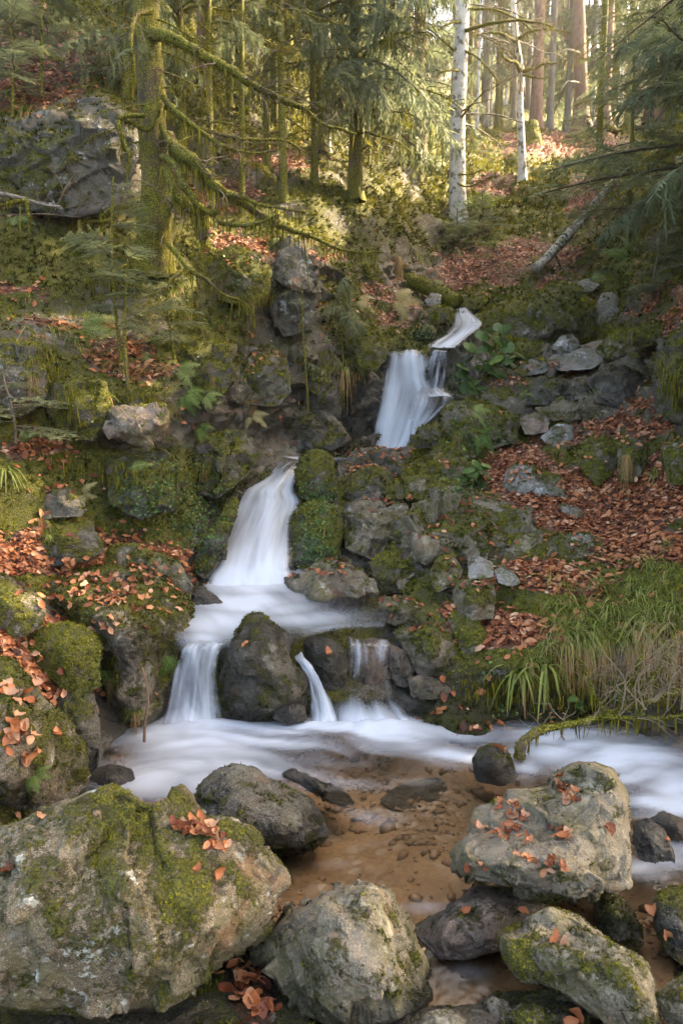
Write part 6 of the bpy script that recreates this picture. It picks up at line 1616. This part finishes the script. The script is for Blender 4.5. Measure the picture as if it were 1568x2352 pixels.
def tuft_mesh(seed, n, L, w, tones, fall=.8, dead=.4, spread=1.0):
    """A tussock: n arched ribbons of unit scale L; green ones arch out, dead ones hang."""
    r = np.random.default_rng(seed)
    bag = Bag()
    for i in range(n):
        isd = r.random() < dead
        a = r.uniform(-PI, 0) if isd or r.random() < .7 else r.uniform(0, PI)
        d = np.array([math.cos(a), math.sin(a), 0])
        l = L * r.uniform(.55, 1.15)
        out = (.22 if isd else r.uniform(.35, .75)) * spread
        up_ = r.uniform(.0, .2) if isd else r.uniform(.35, .95)
        fl = (1.25 if isd else fall) * r.uniform(.8, 1.2)
        e = np.array([-d[1], d[0], 0]); e = e * math.cos(r.uniform(-.8, .8)) + np.array([0, 0, .3]) * r.normal(0, .5)
        o_ = d * r.uniform(0, .10) * L + r.normal(0, .04, 3) * L * [1, 1, .2]
        m = 6
        tt = np.linspace(0, 1, m)
        C = o_ + d * (out * l * tt)[:, None] * 1.0 + np.array([0, 0, 1.0]) * (l * (up_ * tt - fl * tt ** 2))[:, None] + e * (r.normal(0, .06) * l * tt ** 2)[:, None]
        wd = w * r.uniform(.6, 1.2) * np.sqrt(np.clip(1.02 - tt, 0, 1)) * (1 if not isd else .9)
        V = np.stack([C - e * wd[:, None], C + e * wd[:, None]], 1).reshape(-1, 3)
        tone = (r.uniform(.55, .95) if isd else r.uniform(tones[0], tones[1]))
        tv = np.repeat(np.clip(tone + .18 * (tt > .9) * (not isd), 0, 1), 2)
        F = np.array([(2 * k, 2 * k + 1, 2 * k + 3, 2 * k + 2) for k in range(m - 1)])
        bag.add(V, F, tv)
    return mesh('grass_tuft', np.concatenate(bag.V), np.concatenate(bag.F4), M['grass'], {'tone': np.concatenate(bag.A)})
TUFT = {'green': [tuft_mesh(s, 60, 1, .012, (.05, .4), dead=.25) for s in range(4)], 'mixed': [tuft_mesh(10 + s, 80, 1, .012, (.05, .4), dead=.55) for s in range(5)], 'dead': [tuft_mesh(20 + s, 70, 1, .013, (.2, .5), dead=.88) for s in range(3)],
        'broad': [tuft_mesh(30 + s, 34, 1, .030, (.12, .34), dead=.2, fall=1.05) for s in range(2)], 'fine': [tuft_mesh(40 + s, 90, 1, .007, (.1, .4), dead=.35) for s in range(3)]}
def tuft(u, v, size, kind, label, group=None, az=0.0):
    h = hit(u, v)
    if h is None: return
    p, n, ob = h
    g = link('grass_tuft', random.choice(TUFT[kind]))
    g.matrix_world = Matrix.LocRotScale(p, Matrix.Rotation(az + RNG.normal(0, .3), 3, 'Z').to_quaternion(), (size, size, size * RNG.uniform(.85, 1.1)))
    tag(g, label, 'grass tuft', group)
GB = 'grass tussocks on the bank'
for a in [(1190, 1545, .40, 'broad', 'broad-bladed glossy green tussock drooping over the dark bank edge'), (1245, 1535, .34, 'broad', 'narrower fresh tussock beside the broad-bladed glossy one'), (1215, 1520, .3, 'mixed', 'half-dry tussock above the broad-bladed one', GB), (1262, 1325, .42, 'dead', 'straw-coloured tussock drooping beside the mossy blocks', GB), (1300, 1350, .34, 'mixed', 'tussock next to the straw-coloured one', GB),
          (1330, 1400, .38, 'mixed', 'tussock with dry skirts midway along the bank', GB), (1375, 1345, .36, 'green', 'green tussock at the upper bank edge', GB), (1400, 1405, .42, 'mixed', 'tall tussock in the thick of the grassy bank', GB), (1440, 1430, .42, 'dead', 'withered tussock at the bank edge above the twigs', GB), (1470, 1380, .40, 'green', 'green tussock behind the withered one', GB), (1500, 1440, .44, 'dead', 'drooping dry tussock above the mossy arching branch', GB),
          (1540, 1400, .42, 'mixed', 'tussock at the frame edge of the bank', GB), (1560, 1450, .42, 'dead', 'dry tussock hanging at the frame edge', GB), (1425, 1290, .26, 'green', 'small dark tussock among leaves', GB), (1490, 1300, .36, 'green', 'tussock on the leafy slope above the bank', GB), (1535, 1310, .38, 'mixed', 'tussock by the frame edge on the leafy slope', GB), (1530, 1255, .30, 'green', 'upper tussock beside the moss patch', GB), (1350, 1470, .34, 'mixed', 'tussock hanging over the dark undercut', GB), (1390, 1470, .36, 'dead', 'dry tussock over the dark undercut', GB), (1300, 1440, .30, 'green', 'loose tussock at the low end of the bank', GB), (1450, 1340, .34, 'mixed', 'dense tussock in the middle of the slope', GB), (1505, 1355, .36, 'mixed', 'grey-green tussock near the frame edge', GB), (1340, 1310, .26, 'fine', 'fine-bladed tussock among the leaves', GB), (1285, 1395, .3, 'mixed', 'tussock below the straw-coloured one', GB), (1470, 1465, .4, 'dead', 'dry beard of grass over the undercut', GB), (1535, 1470, .4, 'dead', 'dry beard of grass above the twigs at the frame edge', GB),
          (1260, 1480, .3, 'green', 'arching tussock by the leaf pocket', GB), (1500, 1090, .42, 'mixed', 'yellow-tipped tussock beside the broken dry stalk'), (1550, 1000, .36, 'green', 'tussock at the frame edge above the moss-clad ledges'), (1440, 1045, .3, 'dead', 'strip of dry grass on the moss-clad ledge'), (1190, 1250, .14, 'fine', 'tiny tussock under the large grey hump'), (1110, 1325, .14, 'fine', 'tiny tussock on the square grey block ledge'), (745, 1215, .26, 'green', 'fresh grass on the mossy cascade edge'), (1050, 1000, .34, 'fine', 'grass below the square-cut mossy block'),
          (85, 770, .50, 'dead', 'long dry grass hanging over the bank edge near the pale fern'), (130, 765, .4, 'green', 'green grass behind the long dry clump'), (170, 790, .4, 'mixed', 'grass fringe beside the long dry clump'), (62, 262, .55, 'mixed', 'grass clump with pale dead blades over the crag'), (280, 850, .34, 'mixed', 'grass on the overhang above the pinkish rock nose'), (330, 855, .34, 'mixed', 'sunlit grass on the overhang'), (375, 850, .32, 'mixed', 'grass tuft at the overhang corner'), (635, 805, .4, 'dead', 'dry grass hanging over the mossy cliff step'), (820, 860, .55, 'green', 'grass hanging beside the upper fall'), (790, 850, .5, 'mixed', 'half-dry grass beside the upper fall grass'), (845, 720, .5, 'green', 'grass on top of the rounded mossy boulder'), (580, 905, .22, 'dead', 'dead grass wisp on the cliff'), (470, 1080, .3, 'mixed', 'grass on the leaf pocket beside the cascade'), (10, 1085, .34, 'broad', 'wide-bladed green tuft at the frame edge'), (110, 1230, .16, 'broad', 'small broad-leaved tuft in the leaf gully'), (100, 1200, .26, 'fine', 'thin grass above the leaf gully'),
          (960, 600, .6, 'mixed', 'grass curtain above the log'), (910, 590, .6, 'dead', 'dry grass curtain above the log'), (1000, 570, .6, 'green', 'grass at the foot of the white trunk slope'), (1470, 600, .6, 'dead', 'dry hanging grass on the steep side'), (1210, 680, .34, 'fine', 'grass beside the great mossy boulder'), (1410, 735, .4, 'green', 'grass over the blue-grey slab'), (310, 1635, .2, 'fine', 'grass wisps on the dark outcrop side'), (255, 1560, .15, 'fine', 'grass wisps by the fresh fern')]:
    tuft(*a)
# more tussocks over the grassy bank and the far slopes
KW = {'green': 'fresh green', 'mixed': 'half-dry', 'dead': 'straw-coloured', 'fine': 'wispy'}
def near(u, v, marks):
    return min(marks, key=lambda m: (m[0] - u) ** 2 + (m[1] - v) ** 2)[2]
MK_B = [(1290, 1330, 'beside the mossy blocks'), (1340, 1420, 'midway down the grassy bank'), (1420, 1340, 'on the upper grassy bank'), (1420, 1440, 'over the undercut'), (1500, 1340, 'on the leafy upper bank by the frame edge'), (1500, 1450, 'above the arching mossy branch'), (1555, 1400, 'at the very edge of the frame on the bank')]
MK_F = [(1080, 420, 'beside the tall white trunk'), (1090, 560, 'by the dark small fir'), (1160, 460, 'in the middle of the far slope'), (1200, 400, 'at the pale-footed tree'), (1230, 350, 'under the mossy stump'), (1300, 400, 'on the upper leafy slope'), (1250, 560, 'at the foot of the fallen birch trunk'), (1330, 520, 'along the fallen birch trunk'), (1420, 430, 'by the young feathery fir'), (1420, 580, 'among the bare twigs on the steep side'), (1180, 600, 'above the great mossy boulder')]
MK_L = [(60, 560, 'below the crag'), (60, 800, 'by the long dry grass clump'), (60, 920, 'on the mossy bank at the frame edge'), (220, 700, 'around the slender firs'), (220, 900, 'above the pinkish rock nose'), (380, 640, 'under the thick mossy tree'), (400, 800, 'on the shaggy wall block'), (420, 940, 'beside the ferns of the rock face'), (560, 600, 'on the mossy outcrop'), (600, 860, 'on the mossy cliff step'), (660, 620, 'around the lichen-covered face'), (760, 760, 'under the drooping saplings'), (760, 920, 'on the dark overhanging rock'), (500, 500, 'among the bearded poles'), (800, 560, 'below the spruce curtain')]
for i in range(46):
    u_, v_ = RNG.uniform(1270, 1568), RNG.uniform(1290, 1490)
    if v_ < 1310 + (1400 - u_) * .2: continue
    k_ = random.choice(['green', 'mixed', 'mixed', 'dead', 'dead'])
    tuft(u_, v_, RNG.uniform(.22, .38), k_, KW[k_] + ' crowded tussock ' + near(u_, v_, MK_B), 'crowded tussocks of the bank')
for i in range(60):
    u_, v_ = RNG.uniform(1060, 1480), RNG.uniform(330, 620)
    k_ = random.choice(['green', 'fine', 'dead'])
    tuft(u_, v_, RNG.uniform(.25, .5), k_, KW[k_] + ' small grass tuft ' + near(u_, v_, MK_F), 'grass tufts of the far slope')
for i in range(44):
    u_, v_ = RNG.uniform(0, 880), RNG.uniform(480, 960)
    k_ = random.choice(['green', 'fine', 'mixed'])
    tuft(u_, v_, RNG.uniform(.12, .28), k_, KW[k_] + ' small grass tuft ' + near(u_, v_, MK_L), 'grass tufts of the mossy bank')

# big-leaved herbs
def heart(seed, tone):
    r = np.random.default_rng(seed)
    a = np.linspace(0, 2 * np.pi, 15)[:-1]
    rad = .5 * (1 - .18 * np.cos(a * 2) + .0) * (1 - .35 * np.exp(-((np.abs(a - np.pi)) / .25) ** 2))
    x = -rad * np.cos(a) * -1.15 + .42; y = rad * np.sin(a) * .92
    x = np.where(np.abs(a) < .2, x + .12, x)
    z = -.25 * y * y * 2 - .22 * (x - .4) ** 2 + r.normal(0, .015, 14)
    V = np.vstack([[(.42, 0, .03)], np.stack([x, y, z], -1)])
    F = np.array([(0, 1 + i, 1 + (i + 1) % 14) for i in range(14)])
    return mesh('leaf', V, F, M['herb'], {'tone': np.clip(np.full(15, tone) + r.normal(0, .06, 15), 0, 1)}, True)
HL = [heart(s, t) for s, t in ((1, .3), (2, .45), (3, .55), (4, .75), (5, .35))]
def herb(label, u, v, stems, leaf_size, dY=0.0):
    h = hit(u, v)
    if h is None: return
    p = np.array(h[0]); Yb = p[1] - .05
    t = empty('leafy_plant', p.tolist(), label, 'plant')
    for si, tips in enumerate(stems):
        pts = [(u, v, Yb)] + [(a, b, Yb - .04 * (k + 1)) for k, (a, b) in enumerate(tips)]
        P = W([q[0] for q in pts], [q[1] for q in pts], [q[2] for q in pts])
        S = smooth_line(P, 14)
        tv, tf = tube(S, np.linspace(.006, .003, 14), 5)
        link('stem', mesh('stem', tv - p, tf, M['herb'], {'tone': np.full(len(tv), .5)}), t)
        for k, q in enumerate(P[1:]):
            for rep in range(2):
                lf = link('leaf', random.choice(HL), t)
                L = leaf_size * RNG.uniform(.7, 1.15)
                az = RNG.uniform(-PI, 0.3); 
                lf.matrix_local = Matrix.LocRotScale(Vector((q - p + RNG.normal(0, .02, 3)).tolist()), (Matrix.Rotation(az, 3, 'Z') @ Matrix.Rotation(math.radians(RNG.uniform(15, 60)), 3, 'Y') @ Matrix.Rotation(RNG.normal(0, .35), 3, 'X')).to_quaternion(), (L, L, L))
herb('big heart-leaved green plant growing beside the upper fall', 1110, 868, [[(1095, 840), (1085, 815), (1078, 790)], [(1120, 830), (1110, 790), (1112, 755)], [(1140, 840), (1150, 810), (1160, 790)], [(1130, 800), (1150, 770), (1155, 745)], [(1080, 870), (1068, 850), (1060, 830)], [(1100, 880), (1080, 880)], [(1160, 830), (1180, 815)]], .20)
herb('smaller heart-leaved plant beside the large grey hump', 1098, 1112, [[(1090, 1085), (1072, 1072)], [(1095, 1075), (1098, 1052)], [(1108, 1085), (1115, 1062)], [(1080, 1100), (1068, 1095)], [(1105, 1110), (1112, 1125)]], .12)
herb('lone sprig of green leaves under the grassy bank', 1318, 1618, [[(1312, 1605), (1306, 1600)], [(1325, 1608), (1330, 1618)]], .05)
# yellow-leaved young beech below the white trunk
by = snap(1094, 520)
if by is not None and 10 < by[1] < 24:
    yb = float(by[1])
    ys_ = empty('beech_sapling', by.tolist(), 'young beech with a flat spray of sunlit yellow leaves', 'tree')
    limb(ys_, by, [(1094, 522, yb), (1092, 495, yb), (1090, 470, yb)], .014, .006, M['twig'], 1301, 4, .6, 0)
    bg_ = Bag()
    n_ = 420
    pp = W(1096 + RNG.normal(0, 24, n_), 463 + RNG.normal(0, 8, n_), yb + RNG.normal(0, .4, n_))
    nn = RNG.normal(0, .5, (n_, 3)) + [0, 0, 1]; nn /= np.linalg.norm(nn, axis=1, keepdims=True)
    X, Yv, Z = frames(nn, RNG.uniform(0, 6.3, n_))
    stamp(LEAFS_LO[0][0], LEAFS_LO[0][1], pp - by, X, Yv, Z, RNG.uniform(.07, .12, n_), RNG.uniform(.7, 1, n_), bg_)
    tag(link('foliage', bg_.mesh('foliage', M['herb']), ys_), None, None, None, 'stuff')
# small-leaved ground cover along the wet rocks
bag = Bag()
for (u_, v_, su, sv, n_, s_) in [(725, 1255, 22, 28, 420, .022), (720, 1140, 30, 18, 260, .022), (735, 1180, 25, 25, 260, .022), (430, 1190, 60, 60, 520, .022), (480, 1190, 30, 50, 300, .022), (1100, 1010, 40, 20, 260, .03), (1050, 860, 14, 50, 300, .022), (970, 770, 30, 20, 260, .026), (1080, 1120, 30, 14, 120, .03), (330, 1150, 60, 40, 300, .022), (400, 1080, 60, 40, 200, .024), (1290, 1590, 120, 40, 160, .022), (300, 800, 250, 120, 360, .022), (920, 660, 60, 40, 300, .03), (1410, 640, 60, 30, 250, .04), (540, 620, 60, 40, 260, .024), (1250, 450, 140, 80, 300, .05)]:
    ps, ns = [], []
    for _ in range(n_):
        h = hit(RNG.normal(u_, su), RNG.normal(v_, sv))
        if h is None or h[2].name.startswith(('branch', 'frond', 'trunk', 'grass_tuft', 'leaf')): continue
        ps.append(np.array(h[0]) + np.array(h[1]) * .012); ns.append(np.array(h[1]))
    if not ps: continue
    ps = np.array(ps); ns = np.array(ns) + RNG.normal(0, .5, (len(ps), 3)) + [0, -.2, .3]; ns /= np.linalg.norm(ns, axis=1, keepdims=True)
    X, Yv, Z = frames(ns, RNG.uniform(0, 6.3, len(ps)))
    hex_v = np.array([(math.cos(a) * .5, math.sin(a) * .45, .06 * math.cos(2 * a)) for a in np.linspace(0, 2 * PI, 7)[:-1]])
    stamp(hex_v, np.array([(0, 1, 2), (0, 2, 3), (0, 3, 4), (0, 4, 5)]), ps, X, Yv, Z, s_ * RNG.uniform(.6, 1.3, len(ps)), np.clip(RNG.normal(.4, .2, len(ps)), 0, 1), bag)
tag(link('ground_cover', bag.mesh('ground_cover', M['herb'])), 'small round-leaved plants along the wet rock edges', None, None, 'stuff')

# boughs on sun rays to chosen spots are cut so shafts reach the bank
bpy.context.view_layer.update()
DG2 = bpy.context.evaluated_depsgraph_get()
SIDE = {c.name for o_ in bpy.data.objects if o_.get('category') == 'tree' and o_.location.x > 3.2 and o_.location.y < 14.5 for c in o_.children if c.name.startswith('branch')}
gone = set()
blockers = {}
for (u_, v_, su, sv, n_) in [(355, 900, 34, 26, 10), (165, 1050, 26, 34, 8), (545, 570, 30, 16, 6), (500, 440, 30, 30, 5), (740, 350, 60, 50, 8), (1062, 250, 4, 160, 10), (1388, 240, 6, 70, 10), (1200, 150, 30, 20, 5)]:
    for k in range(n_):
        h = hit(u_ + RNG.normal(0, su * .6), v_ + RNG.normal(0, sv * .6))
        if h is None: continue
        org = h[0] + h[1] * .05
        for _ in range(40):
            ok, p_, n2, i_, ob, mw = SC.ray_cast(DG2, org, SUN_DIR)
            if not ok: break
            if ob.name in SIDE:
                gone.add(ob.name)
            else:
                blockers[ob.name] = blockers.get(ob.name, 0) + 1
            org = p_ + SUN_DIR * .02
for nm in gone:
    ob = bpy.data.objects.get(nm)
    if ob is not None:
        bpy.data.objects.remove(ob)
del DG, DG2

# ------------------------------------------------------------------ forest air
xs_, ys_, zt_ = [], [], 0
bpy.context.view_layer.update()
lo = np.array([1e9] * 3); hi = -lo
for o_ in bpy.data.objects:
    if o_.type == 'MESH':
        for c in o_.bound_box:
            w_ = o_.matrix_world @ Vector(c)
            lo = np.minimum(lo, w_); hi = np.maximum(hi, w_)
lo -= 1.0; hi += 1.0
lo[1] = min(lo[1], -3.0)
HV = np.array([(x, y, z) for x in (lo[0], hi[0]) for y in (lo[1], hi[1]) for z in (lo[2], hi[2])])
m_, nt_, out_ = new_mat('forest_haze')
vol = nt_.nodes.new('ShaderNodeVolumePrincipled')
vol.inputs['Color'].default_value = (.95, .93, .88, 1)
vol.inputs['Density'].default_value = 0.0008
vol.inputs['Anisotropy'].default_value = 0.35
nt_.links.new(vol.outputs[0], out_.inputs['Volume'])
haze = link('haze', mesh('haze', HV, np.array([(0, 1, 3, 2), (4, 6, 7, 5), (0, 4, 5, 1), (2, 3, 7, 6), (0, 2, 6, 4), (1, 5, 7, 3)]), m_, None, False))
tag(haze, 'thin pale haze in the forest air', None, None, 'stuff')
print('HAZEBOX', lo, hi)
